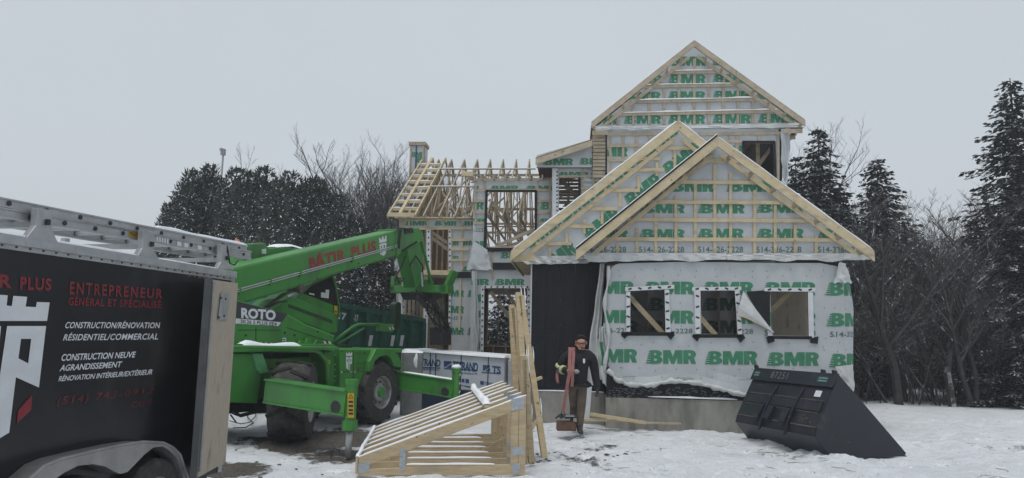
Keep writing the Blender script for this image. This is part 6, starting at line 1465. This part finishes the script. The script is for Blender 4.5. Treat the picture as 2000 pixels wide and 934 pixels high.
def spruce(loc, H, Rb, seed, label, group='spruces at the edge of the wood', base=0.05, dens=1.0):
    rg = np.random.default_rng(seed); root = thing('spruce_tree', label, 'tree', loc, group); trunk_mesh(root, H, H*0.021, MT['bark'])
    Cs, Ds, Ss, Ls, Ws = [], [], [], [], []
    nl = int(H*5.6)
    for i in range(nl):
        f = base+(1-base)*(i+rg.uniform(-.3, .3))/nl; f = min(f, 0.995); z = H*f
        Lb = Rb*((1-f)**0.66)*(1 if f > 0.2 else 0.75+1.2*f)+0.06
        nb = max(5, int(11*(1-f)+5))
        for b in range(nb):
            th = 2*math.pi*(b+rg.uniform(-.35, .35))/nb+i*1.9; l = Lb*rg.uniform(0.62, 1.12)
            if rg.random() < 0.10: continue
            d = np.array([math.cos(th), math.sin(th), 0]); s = np.array([-math.sin(th), math.cos(th), 0])
            n = max(3, int(l/0.10*dens)); t = (np.arange(n)+rg.uniform(0, 1, n))/n
            P = d*(t*l)[:, None]; P[:, 2] = z+0.10*l*t-0.42*l*t**1.6+0.16*l*t**4
            for side in (-1, 0, 1, 2):
                sg = rg.uniform(-1, 1, n) if side in (0, 2) else side*rg.uniform(.5, 1.1, n)
                D = norm(d*rg.uniform(.5, 1.0, n)[:, None]+s*sg[:, None]*0.9+np.array([0, 0, -1])*rg.uniform(0.05, .6, n)[:, None])
                Sv = norm(np.cross(D, np.array([0, 0, 1.0]))+rg.normal(0, .35, (n, 3)))
                Cs.append(P+rg.normal(0, .03, (n, 3))); Ds.append(D); Ss.append(Sv); Ls.append(rg.uniform(.16, .36, n)*(0.55+0.6*(1-t))*min(1.3, .6+l*.4)); Ws.append(rg.uniform(.07, .16, n))
    V, F = cards(np.concatenate(Cs), np.concatenate(Ds), np.concatenate(Ss), np.concatenate(Ls), np.concatenate(Ws))
    np_mesh('crown', V, F, np.zeros(len(F)), [MT['needle']], root); return root
def cedar(loc, H, Rb, seed, label, n=8000):
    rg = np.random.default_rng(seed); root = thing('cedar_tree', label, 'tree', loc, 'cedars behind the green machine'); trunk_mesh(root, H*0.8, 0.12, MT['bark'])
    # several upright leaders of different height make the uneven crown
    nl = 11; la = rg.uniform(0, 6.283, nl)+np.arange(nl)*2.4; lr_ = Rb*np.sqrt(rg.uniform(0, 1, nl))*0.62; lr_[0] = 0.0; lh_ = H*np.clip(rg.uniform(.88, 1.0, nl)-0.26*(lr_/Rb)**2, .5, 1); lh_[0] = H; lw = Rb*rg.uniform(.46, .62, nl)
    def prof(f): return np.clip(1-((f-0.28)/0.74)**2, 0.004, None)**0.62
    def pts(m, lo, hi):
        j = rg.integers(0, nl, m); f = rg.uniform(0, 1, m)**0.85; th = rg.uniform(0, 2*np.pi, m)
        lump = 1+0.22*np.sin(th*3+j*2.0+f*7)+0.16*np.sin(f*27+th*2+j)
        r = lw[j]*prof(f)*lump*rg.uniform(lo, hi, m); C = np.stack([np.cos(la[j])*lr_[j]+np.cos(th)*r, np.sin(la[j])*lr_[j]+np.sin(th)*r, 0.15+f*(lh_[j]-0.3)], 1)
        return C, np.stack([np.cos(th), np.sin(th), np.zeros(m)], 1), np.stack([-np.sin(th), np.cos(th), np.zeros(m)], 1), f
    n = int(n*2.3); C, d, s, f = pts(n, .78, 1.10)
    D = norm(d*rg.uniform(.3, 1, n)[:, None]+s*rg.normal(0, .6, n)[:, None]+np.array([0, 0, 1.0])*(rg.normal(.15, .5, n)+1.0*(f > .75))[:, None])
    S = norm(np.cross(D, d)+rg.normal(0, .5, (n, 3))); V, F = cards(C, D, S, rg.uniform(.08, .23, n), rg.uniform(.04, .09, n)); mi = (rg.random(n) < 0.3).astype(int)
    m = int(n*0.55); C2, d2, s2, f2 = pts(m, .98, 1.18)
    C2 = C2+np.array([0, 0, .03]); D2 = norm(d2*0.6+s2*rg.normal(0, .9, m)[:, None]+np.array([0, 0, -1])*rg.uniform(-.2, .8, m)[:, None]); S2 = norm(np.cross(D2, np.array([0, 0, 1.0]))+rg.normal(0, .25, (m, 3)))
    V2, F2 = cards(C2, D2, S2, rg.uniform(.04, .14, m), rg.uniform(.014, .036, m))
    nu, nv = 10, 8; VV, FF = [], []
    for j in range(nl):
        b0 = len(VV)
        for v in range(nv+1):
            ff = v/nv; rr = float(prof(np.array(ff)))*lw[j]*0.72
            for i in range(nu):
                t_ = 2*math.pi*i/nu; VV.append((math.cos(la[j])*lr_[j]+math.cos(t_)*rr, math.sin(la[j])*lr_[j]+math.sin(t_)*rr, 0.15+ff*(lh_[j]-.55)))
        FF += [[b0+v*nu+i, b0+v*nu+(i+1) % nu, b0+(v+1)*nu+(i+1) % nu, b0+(v+1)*nu+i] for v in range(nv) for i in range(nu)]
    VV = np.array(VV); FF = np.array(FF)
    V = np.concatenate([V, V2, VV]); F = np.concatenate([F, F2+len(C)*4, FF+len(C)*4+len(C2)*4]); mi = np.concatenate([mi, np.full(m, 2), np.full(len(FF), 0)])
    np_mesh('crown', V, F, mi, [MT['cedar'], MT['cedar2'], MT['snow']], root); return root
def bare(loc, H, seed, label, group, stems=1, spread=0.5, thick=0.018, dens=1.0, lean=0.0):
    rg = random.Random(seed); root = thing('bare_tree', label, 'tree', loc, group); o = ORIG[root.name]; tk, br = MB(), MB()
    def grow(p, d, l, r, depth, mb):
        n = 4 if depth < 2 else 3; path = [p]; rad = [r]; dd = d.copy()
        for i in range(n):
            dd = (dd+Vector((rg.gauss(0, .13), rg.gauss(0, .13), 0.05 if depth else .06))).normalized(); path.append(path[-1]+dd*l/n); rad.append(r*(1-0.62*(i+1)/n))
        mb.tube(path, rad, 6 if depth == 0 else (4 if depth == 1 else 3), 0, cap=False)
        if depth >= 4 or r < 0.004: return
        k = int((7 if depth == 0 else 5 if depth == 1 else 4)*dens)
        for i in range(k):
            t = (0.30 if depth == 0 else 0.2)+(0.70 if depth == 0 else 0.8)*(i+rg.random())/k; j = min(n-1, int(t*n)); q = path[j].lerp(path[j+1], t*n-j)
            az = rg.uniform(0, 2*math.pi); side = Vector((math.cos(az), math.sin(az), 0)); nd = (dd*0.75+side*rg.uniform(.45, .95)*(0.6+spread)+Vector((0, 0, .25))).normalized()
            grow(q, nd, l*rg.uniform(.32, .6)*(1.15-t*.4), max(0.0045, r*rg.uniform(.32, .52)), depth+1, br)
    for s in range(stems):
        i0, j0 = len(tk.v), len(br.v)
        az = rg.uniform(0, 2*math.pi); k = 0.0 if stems == 1 else spread*0.45; base = o+Vector((math.cos(az)*.12, math.sin(az)*.12, -0.05)) if stems > 1 else o+Vector((0, 0, -.05))
        grow(base, Vector((math.cos(az)*k+lean, math.sin(az)*k, 1)).normalized(), H*rg.uniform(.82, 1.0) if s else H, H*thick*(1 if stems == 1 else .75), 0, tk)
        hs = H*(1.0 if s == 0 else rg.uniform(.80, .98)); k = hs/(max(p.z for p in tk.v[i0:]+br.v[j0:])-o.z)
        for q, n0 in ((tk, i0), (br, j0)): q.v[n0:] = [o+(p-o)*k for p in q.v[n0:]]
    tk.build('trunk', MT['bark'], root, fixn=False); br.build('branches', MT['twig'], root, fixn=False); return root
def gp(px_, Y): p = at(px_, 640, Y); return (p.x, p.y, gz(p.x, p.y))
def hgt(px_, py_, Y): return at(px_, py_, Y).z
def gpt(px_, py_, Y): p = at(px_, py_, Y); return (p.x, p.y, gz(p.x, p.y))
# cedars left, behind the machine
for i, (x, y, Y, rb, lab) in enumerate(((372, 335, 21.5, 1.0, 'leftmost tall dark cedar with snow flecks, above the trailer ladder'), (412, 318, 22.6, 1.2, 'tall cedar just left of the pole lamp'), (465, 327, 21.8, 1.4, 'broad dark cedar right of the pole lamp'),
        (517, 328, 22.6, 1.45, 'dark cedar in the middle of the cedar row'), (568, 335, 21.6, 1.45, 'dark cedar right of the middle one, over the rising boom'), (618, 348, 22.2, 1.4, 'dark cedar at the right shoulder of the row'), (660, 382, 21.8, 1.4, 'lower snow flecked cedar above the cab'), (702, 428, 22.2, 1.3, 'short dark cedar next to the boom tip'), (740, 500, 23.5, 1.3, 'lowest dark cedar, beneath the boom head'), (352, 385, 22.0, 0.8, 'small cedar edging the left end of the row'))):
    cedar(gpt(x, y, Y), hgt(x, y, Y)+0.1, rb, 30+i, lab, int(9500*(rb/1.35)))
# spruces right
for i, (x, y, Y, rb, lab) in enumerate(((1597, 246, 24.5, 2.5, 'dense dark spruce just right of the tall house gable'), (1553, 300, 27, 2.0, 'dark spruce half hidden behind the house corner'), (1712, 308, 24.0, 2.5, 'broad topped spruce in the middle of the right hand wood'), (1972, 148, 21.5, 2.9, 'tallest snow dusted spruce at the right edge of the picture'),
        (1655, 400, 29, 2.3, 'low dark spruce between two taller ones behind the house'), (1790, 450, 30, 2.5, 'distant low spruce behind the bare trees'), (1900, 430, 29.5, 2.4, 'distant spruce left of the tallest one'), (2060, 300, 24.5, 2.0, 'spruce cut off by the right edge of the picture'), (1640, 360, 28, 2.0, 'far narrow spruce behind the dense dark one'))):
    spruce(gpt(x, y, Y), hgt(x, y, Y), rb, 50+i, lab, base=0.04 if i not in (2,) else 0.30, dens=1.05)
# dark conifers seen through the openings of the house
for i, (x, y, Y, rb, lab) in enumerate(((868, 470, 33, 1.9, 'dark spruce seen through the left openings of the house'), (985, 545, 33, 2.0, 'dark spruce seen through the lower window of the bay'), (930, 560, 34, 1.9, 'dark spruce behind the left wing of the house'), (1035, 560, 35, 1.8, 'dark spruce seen at the right of the lower bay window'), (810, 500, 32, 1.8, 'dark spruce behind the corner of the left wing'), (1108, 395, 36, 1.3, 'small spruce top seen through the little upper window'))):
    spruce(gpt(x, y, Y), hgt(x, y, Y), rb, 70+i, lab, 'spruces behind the house', dens=0.7)
# bare trees left
for i, (x, y, Y, st, lab) in enumerate(((655, 300, 27, 4, 'thin bare tree at the left of the bare group above the cedars'), (712, 282, 25.5, 5, 'many stemmed bare tree above the boom'), (742, 270, 27, 5, 'tall bare tree left of the roof ladders'), (785, 262, 28.5, 4, 'bare tree right behind the chimney box'), (830, 290, 30, 3, 'bare tree behind the roof trusses'), (685, 305, 28, 4, 'slender bare tree between two fuller bare trees'), (765, 285, 25.8, 4, 'bare tree beside the eave of the left wing'))):
    bare(gpt(x, y, Y), hgt(x, y, Y), 90+i, lab, 'bare trees left of the house', st, 0.30, 0.013, 1.3)
# bare trees right
for i, (x, y, Y, st, sp, lab) in enumerate(((1632, 205, 29, 2, .35, 'tall thin bare tree behind the dense spruce by the gable'), (1848, 342, 22.0, 5, .75, 'wide spreading bare tree in the middle of the right hand wood'), (1800, 380, 22.6, 3, .5, 'bare tree left of the widest bare tree'), (1905, 375, 21.8, 3, .6, 'bare tree right of the widest bare tree'), (1950, 430, 23.0, 2, .5, 'bare tree in front of the tallest spruce'),
        (1750, 420, 22.2, 1, .4, 'straight dark trunk beside the broad topped spruce'), (1700, 460, 22.6, 2, .5, 'bare tree right of the wrapped house corner'), (1875, 470, 24.5, 2, .6, 'low bare tree behind the widest bare tree'), (1770, 500, 21.6, 3, .9, 'low bushy bare tree at the snow edge'), (1925, 520, 21.4, 3, .9, 'low bushy bare tree near the right edge of the snow'), (1672, 520, 21.8, 2, .7, 'small bare tree close to the house corner'), (1985, 480, 22.4, 2, .6, 'bare tree at the right edge of the picture'), (1825, 540, 21.3, 3, 1.0, 'tangled sapling clump in front of the bare trees'), (1728, 540, 21.2, 2, .8, 'thin sapling clump right of the loader bucket'), (1838, 420, 20.9, 1, .7, 'thick trunked crooked bare tree at the edge of the snow'), (1735, 400, 21.0, 1, .35, 'thick straight trunk at the edge of the wood, right of the bucket'), (1880, 440, 20.8, 2, .6, 'twin trunked bare tree at the edge of the snow'))):
    bare(gpt(x, y, Y), hgt(x, y, Y), 120+i, lab, 'bare trees in the right hand wood', st, sp, (.030 if i >= 14 else 0.0135 if st > 1 else .016), 1.4)
# undergrowth and the far wood, which read as one mass
def thicket():
    rg = random.Random(4); mb = MB()
    for k in range(420):
        px_ = rg.uniform(1640, 2060); Y = rg.uniform(21.0, 29) if k < 360 else rg.uniform(26, 34); p = Vector(gp(px_, Y)); h = rg.uniform(.4, 2.6)*(1 if rg.random() < .7 else 1.8); az = rg.uniform(0, 6.28); le = rg.uniform(.05, .9)
        q = p+Vector((math.cos(az)*le*h*.6, math.sin(az)*le*h*.6, h)); m_ = p.lerp(q, .5)+Vector((rg.gauss(0, .1), rg.gauss(0, .1), .1*h)); r = rg.uniform(.005, .016)
        mb.tube([p, m_, q], [r, r*.7, r*.3], 3, 0, cap=False)
        for j in range(4):
            b = m_.lerp(q, rg.random()); e = b+Vector((rg.gauss(0, .3), rg.gauss(0, .3), rg.uniform(0, .4))); mb.tube([b, e], [r*.5, r*.2], 3, 0, cap=False)
    o = mb.build('undergrowth', MT['brush'], None, fixn=False); tag(o, 'tangle of thin bare brush under the trees on the right', 'undergrowth', kind='stuff')
thicket()
def far_wood():
    rg = np.random.default_rng(8); root = thing('far_wood', 'far dark mass of conifers closing off the wood on the right', 'wood', gp(1850, 40)); root['kind'] = 'stuff'; o = ORIG[root.name]
    Cs = []; mb = MB()
    for k in range(60):
        px_ = rg.uniform(1560, 2200); Y = rg.uniform(31, 44); p = Vector(gp(px_, Y)); h = hgt(px_, rg.uniform(455, 560), Y); n = 1100
        f = rg.uniform(0, 1, n); th = rg.uniform(0, 6.283, n); r = 2.0*(1-f)**.8*rg.uniform(.2, 1.1, n)
        Cs.append(np.stack([p.x-o.x+np.cos(th)*r, p.y-o.y+np.sin(th)*r, f*h], 1))
        mb.tube([p, p+Vector((0, 0, h))], [.12, .02], 5)
    C = np.concatenate(Cs); n = len(C); D = norm(rg.normal(0, 1, (n, 3))+np.array([0, 0, -.4])); S = norm(np.cross(D, rg.normal(0, 1, (n, 3)))); V, F = cards(C, D, S, rg.uniform(.3, .7, n), rg.uniform(.15, .3, n))
    ob = np_mesh('crown', V, F, np.zeros(n), [MT['needle']], root); mb.build('trunk', MT['bark'], root)
    for c in root.children: c['kind'] = 'stuff'
far_wood()
# lamp on a pole above the cedars
lp = at(436, 299, 24.5); mb = MB(); mb.tube([(lp.x, lp.y, 0), (lp.x, lp.y, lp.z)], 0.035, 8)
lr = thing('pole_lamp', 'small floodlight on a thin pole above the dark cedars', 'lamp', (lp.x, lp.y, 0)); mb.build('pole', MT['alu'], lr)
mb = MB(); mb.box((lp.x-.07, lp.y-.08, lp.z-.08), (lp.x+.07, lp.y+.06, lp.z+.14)); mb.box((lp.x-.10, lp.y-.10, lp.z+.06), (lp.x-.0, lp.y-.03, lp.z+.16)); mb.build('lamp_head', MT['fender'], lr, bevel=0.01)

# ------------------------------------------------------------------ the man
pf = onz(1128, 838, 0); PX, PY = pf.x, 13.5
PX = at(1128, 780, PY).x
man = thing('person', 'man in a black jacket and brown trousers carrying a pink sling over his shoulder', 'person', (PX, PY, 0))
O = Vector((PX, PY, 0))
def skin(name, verts, edges, radii, root=0, sub=2):
    me = bpy.data.meshes.new(name); me.from_pydata([tuple(v) for v in verts], edges, []); ob = bpy.data.objects.new(name, me); COL.objects.link(ob)
    md = ob.modifiers.new('skin', 'SKIN'); md.use_smooth_shade = True
    if not me.skin_vertices: pass
    for i, r in enumerate(radii):
        sv = me.skin_vertices[0].data[i]; sv.radius = r if isinstance(r, tuple) else (r, r); sv.use_root = (i == root)
    s = ob.modifiers.new('sub', 'SUBSURF'); s.levels = sub; s.render_levels = sub
    bpy.context.view_layer.update(); dg = bpy.context.evaluated_depsgraph_get(); m2 = bpy.data.meshes.new_from_object(ob.evaluated_get(dg)); m2.name = name
    bpy.data.objects.remove(ob); bpy.data.meshes.remove(me); return m2
sk = mat('skin', (0.42, 0.235, 0.165), 0.55, var=0.06); jk = mat('black work jacket', (0.009, 0.009, 0.011), 0.85, var=0.3, scale=12, bump=0.8, bscale=14); pt = mat('brown work trousers', (0.115, 0.088, 0.067), 0.9, var=0.2, scale=10, bump=0.9, bscale=13); bt = mat('dark boots', (0.03, 0.028, 0.027), 0.7, var=0.3, scale=14, col2=(0.2, 0.2, 0.2), thr=(.55, .8)); hr = mat('dark hair', (0.012, 0.009, 0.008), 0.8, bump=0.6, bscale=90)
BV = [(0, .02, .93), (.01, .0, 1.10), (.02, -.03, 1.28), (.025, -.05, 1.41), (.035, -.075, 1.50), (.045, -.11, 1.585), (.05, -.12, 1.66), (.05, -.115, 1.725),
      (-.13, -.03, 1.42), (-.23, -.02, 1.375), (-.335, .04, 1.175), (-.235, -.13, 1.13), (-.155, -.245, 1.135),
      (.18, -.03, 1.42), (.27, -.01, 1.37), (.325, .03, 1.11), (.355, -.01, .86), (.36, -.03, .79),
      (.085, .02, .86), (.06, -.10, .50), (.03, -.12, .14), (.03, -.15, .07), (.045, -.30, .045),
      (-.085, .03, .86), (-.06, .02, .49), (-.055, .30, .20), (-.055, .32, .13), (-.055, .22, .04)]
BE = [(0, 1), (1, 2), (2, 3), (3, 4), (4, 5), (5, 6), (6, 7), (3, 8), (8, 9), (9, 10), (10, 11), (11, 12), (3, 13), (13, 14), (14, 15), (15, 16), (16, 17), (0, 18), (18, 19), (19, 20), (20, 21), (21, 22), (0, 23), (23, 24), (24, 25), (25, 26), (26, 27)]
BR = [(.19, .15), (.20, .155), (.215, .16), (.15, .12), (.068, .07), (.082, .098), (.088, .108), (.062, .075), .115, .105, .082, .068, .040, .115, .105, .085, .07, .05, .115, .088, .066, .058, .045, .115, .085, .066, .055, .045]
bm_ = skin('body', BV, BE, BR)
for m in (jk, pt, sk, bt, hr): bm_.materials.append(m)
mi = []
for p in bm_.polygons:
    c = p.center; k = 0
    if c.z > 1.515 and abs(c.x-.045) < .16: k = 2
    elif (c-Vector(BV[12])).length < .062: k = 2
    elif c.x > .28 and c.z < .84: k = 3
    elif c.z < .17 and c.y < .12 and c.x > -.03: k = 3
    elif c.z < .26 and c.y > .12: k = 3
    elif c.z < .88 and abs(c.x) < .24: k = 1
    mi.append(k)
bm_.polygons.foreach_set('material_index', mi); bm_.polygons.foreach_set('use_smooth', [True]*len(mi))
bo = bpy.data.objects.new('body', bm_); COL.objects.link(bo); bo.parent = man; ORIG['body_man'] = O
HC = O+Vector((.05, -.12, 1.655)); fw_ = Vector((-.06, -.95, -.28)).normalized(); rt_ = Vector((-1, .06, 0)).normalized(); up_ = rt_.cross(fw_)*-1
if up_.z < 0: up_ = -up_
def hd(x, y, z): return HC+rt_*x+fw_*y+up_*z       # x to his right, y forward, z up in head space
def hb(name, m, f, par=None): mb = MB(); f(mb); return mb.build(name, m, par or man, smooth=True)
hb('hair', hr, lambda mb: [mb.blob(hd(0, -.058, .045), .094, .078, .085, 0, 1, 14, 9, .05), mb.blob(hd(0, -.034, .100), .076, .074, .032, 0, 2, 12, 8, .05)])
hb('nose', sk, lambda mb: mb.blob(hd(0, .115, -.012), .017, .024, .03, 0, 1, 8, 6, 0))
hb('ear', sk, lambda mb: mb.blob(hd(.095, 0, -.005), .014, .022, .034, 0, 1, 8, 6, 0)); hb('ear', sk, lambda mb: mb.blob(hd(-.095, 0, -.005), .014, .022, .034, 0, 1, 8, 6, 0))
hb('mouth', mat('lips', (.25, .10, .08), .6), lambda mb: mb.blob(hd(0, .094, -.062), .03, .012, .008, 0, 1, 8, 5, 0))
hb('beard', mat('short dark beard', (.17, .10, .075), .8), lambda mb: [mb.blob(hd(0, .06, -.088), .066, .04, .032, 0, 3, 12, 8, .05)])
gl = hb('glasses', mat('dark glasses frame', (.01, .01, .01), .3), lambda mb: [mb.tube([hd(.09, .02, .018), hd(.072, .095, .02), hd(.0, .122, .022), hd(-.072, .095, .02), hd(-.09, .02, .018)], .008, 6)])
lens = mat('orange red lens', (.40, .05, .015), .15)
for s in (1, -1): hb('lens', lens, lambda mb: mb.blob(hd(.037*s, .105, .004), .032, .014, .020, 0, 1, 10, 6, 0), gl)
hb('collar', jk, lambda mb: mb.tube([O+Vector((.04+.085*math.cos(a), -.075+.08*math.sin(a), 1.49-.015*math.sin(a+3))) for a in np.linspace(0, 2*math.pi, 15)], .03, 8))
# right hand closed round the sling: palm with five separate curled fingers
hc = Vector((-.150, -.255, 1.13))
def finger(base, dirs, rads):
    p = [Vector(base)]; 
    for d in dirs: p.append(p[-1]+Vector(d))
    return p
def hand(name, c, ax, nrm, cur, parent):
    """c wrist end, ax palm direction, nrm back of the hand, cur curl direction"""
    ax, nrm = Vector(ax).normalized(), Vector(nrm).normalized(); sd = ax.cross(nrm).normalized()
    V = [c-ax*.03, c+ax*.03, c+ax*.075]; E = [(0, 1), (1, 2)]; Rr = [(.026, .026), (.036, .020), (.036, .018)]
    for i, (o, l) in enumerate(((-.030, .030), (-.010, .034), (.010, .032), (.028, .026))):
        b = len(V); q = c+ax*.080+sd*o; V += [q, q+ax*l*.9-nrm*l*.35, q+ax*l*.9-nrm*l*1.35, q+ax*l*.1-nrm*l*1.7]; E += [(2, b), (b, b+1), (b+1, b+2), (b+2, b+3)]; Rr += [.0105, .0098, .009, .0078]
    b = len(V); V += [c+ax*.025-sd*.036-nrm*.008, c+ax*.055-sd*.052-nrm*.030, c+ax*.075-sd*.040-nrm*.052]; E += [(1, b), (b, b+1), (b+1, b+2)]; Rr += [.014, .011, .009]
    m = skin(name, V, E, Rr, 1, 1); m.materials.append(sk); m.polygons.foreach_set('use_smooth', [True]*len(m.polygons))
    h = bpy.data.objects.new(name, m); COL.objects.link(h); h.parent = parent; return h
hand('hand', hc, (.75, -.45, .05), (-.35, -.75, .55), None, man)
lh = hand('hand', Vector((.362, -.035, .79)), (.05, -.12, -1), (.9, -.3, .1), None, man); lh.data.materials[0] = bt; lh['label'] = 'gloved left hand'
# reflective bands and chest badge
hv = mat('reflective yellow band', (.50, .56, .18), .5); hs = mat('silver band', (.55, .57, .57), .4)
def band(p, q, r, k):
    p, q = O+Vector(p), O+Vector(q); d = (q-p).normalized(); mb = MB(); mb.tube([p-d*.03, p+d*.03], r, 12, 0); mb.tube([p-d*.013, p+d*.013], r+.003, 12, 1); return mb.build('reflective_band', [hv, hs], man, smooth=True)
band((-.325, .035, 1.195), (-.335, .04, 1.175), .094, 0); band((-.275, -.07, 1.147), (-.235, -.13, 1.13), .084, 0); 
mb = MB(); mb.prism([O+Vector(v) for v in ((.075, -.203, 1.36), (.115, -.195, 1.36), (.115, -.205, 1.29), (.095, -.21, 1.27), (.075, -.212, 1.29))], (0, -.006, 0)); mb.build('chest_badge', MT['lwhite'], man)
mb = MB(); mb.tube([O+Vector((-.155, -.115, 1.50)), O+Vector((-.16, -.16, 1.40)), O+Vector((-.165, -.185, 1.30))], .018, 6); mb.build('reflective_band', hv, man)
hb('jacket_hem', jk, lambda mb: mb.tube([O+Vector((.20*math.cos(a), .01+.165*math.sin(a), .87)) for a in np.linspace(0, 2*math.pi, 19)], .022, 8))
mb = MB(); mb.blob(O+hc+Vector((.105, -.075, .0)), .05, .03, .04, 0, 4, 8, 6, .3); tag(mb.build('work_glove', mat('grey work glove', (.28, .29, .28), .8), None, smooth=True), 'crumpled grey glove held in the hand of the man', 'glove')
# pink sling over his shoulder
slm = mat('pink lifting sling', (0.31, 0.13, 0.125), 0.85, var=0.12, scale=20, bump=.3, bscale=60)
sl_root = thing('lifting_sling', 'faded pink webbing sling hanging over the shoulder of the man', 'sling', tuple(O+Vector((-.2, -.25, .36))))
def ribbon(path, w, name):
    mb = MB(); path = [O+Vector(p) for p in path]
    for p, q in zip(path[:-1], path[1:]):
        d = (q-p).normalized(); s = Vector((1, 0, 0)); s = (s-d*s.dot(d)).normalized(); f = d.cross(s)*.006; s = s*w/2
        mb.hexa([p-s-f, p+s-f, p+s+f, p-s+f], [q-s-f, q+s-f, q+s+f, q-s+f])
    return mb.build(name, slm, sl_root)
ribbon([(-.165, .10, 1.25), (-.155, .08, 1.42), (-.15, .02, 1.535), (-.15, -.06, 1.555), (-.155, -.13, 1.51), (-.165, -.20, 1.40), (-.175, -.26, 1.26), (-.17, -.315, 1.14), (-.205, -.31, .95), (-.26, -.29, .60), (-.29, -.28, .40)], .06, 'strap')
ribbon([(-.09, .10, 1.22), (-.085, .06, 1.44), (-.085, -.05, 1.555), (-.09, -.14, 1.50), (-.10, -.215, 1.38), (-.115, -.275, 1.24), (-.12, -.32, 1.13), (-.125, -.30, .95), (-.13, -.29, .86)], .055, 'strap')
ribbon([(-.36, .10, 1.14), (-.385, .0, 1.03), (-.375, -.03, .93), (-.36, -.02, .90)], .05, 'strap')
ribbon([(-.255, -.30, .62), (-.30, -.29, .40)], .05, 'strap')
mb = MB(); mb.tube([O+Vector((-.31, -.28, .42)), O+Vector((-.32, -.28, .34)), O+Vector((-.28, -.28, .31)), O+Vector((-.25, -.28, .36)), O+Vector((-.28, -.28, .42))], .013, 6); mb.build('shackle', MT['dark'], sl_root)
# rigging box hanging from it
BC = O+Vector((-.22, -.14, 0)); bx = thing('rigging_crate', 'rusty brown open crate of dark rigging hardware at the feet of the man', 'crate', tuple(BC))
mb = MB(); mb.box((BC.x-.17, BC.y-.12, .07), (BC.x+.18, BC.y+.12, .23)); mb.build('crate', mat('rusty brown crate', (.125, .065, .042), .8, var=.2, scale=9), bx, bevel=.008)
mb = MB(); rg = random.Random(2)
for k in range(9): c = BC+Vector((rg.uniform(-.15, .17), rg.uniform(-.09, .08), .27+rg.uniform(0, .06))); mb.tube([c-Vector((.06, rg.uniform(-.03, .03), .01)), c+Vector((0, 0, .03)), c+Vector((.06, rg.uniform(-.03, .03), 0))], .018, 6)
mb.build('hardware', MT['dark'], bx); mb = MB(); mb.box((BC.x-.05, BC.y-.13, .32), (BC.x+.14, BC.y+.02, .35)); mb.box((BC.x+.12, BC.y-.15, .24), (BC.x+.18, BC.y-.08, .30)); mb.build('metal_plate', MT['fender'], bx)
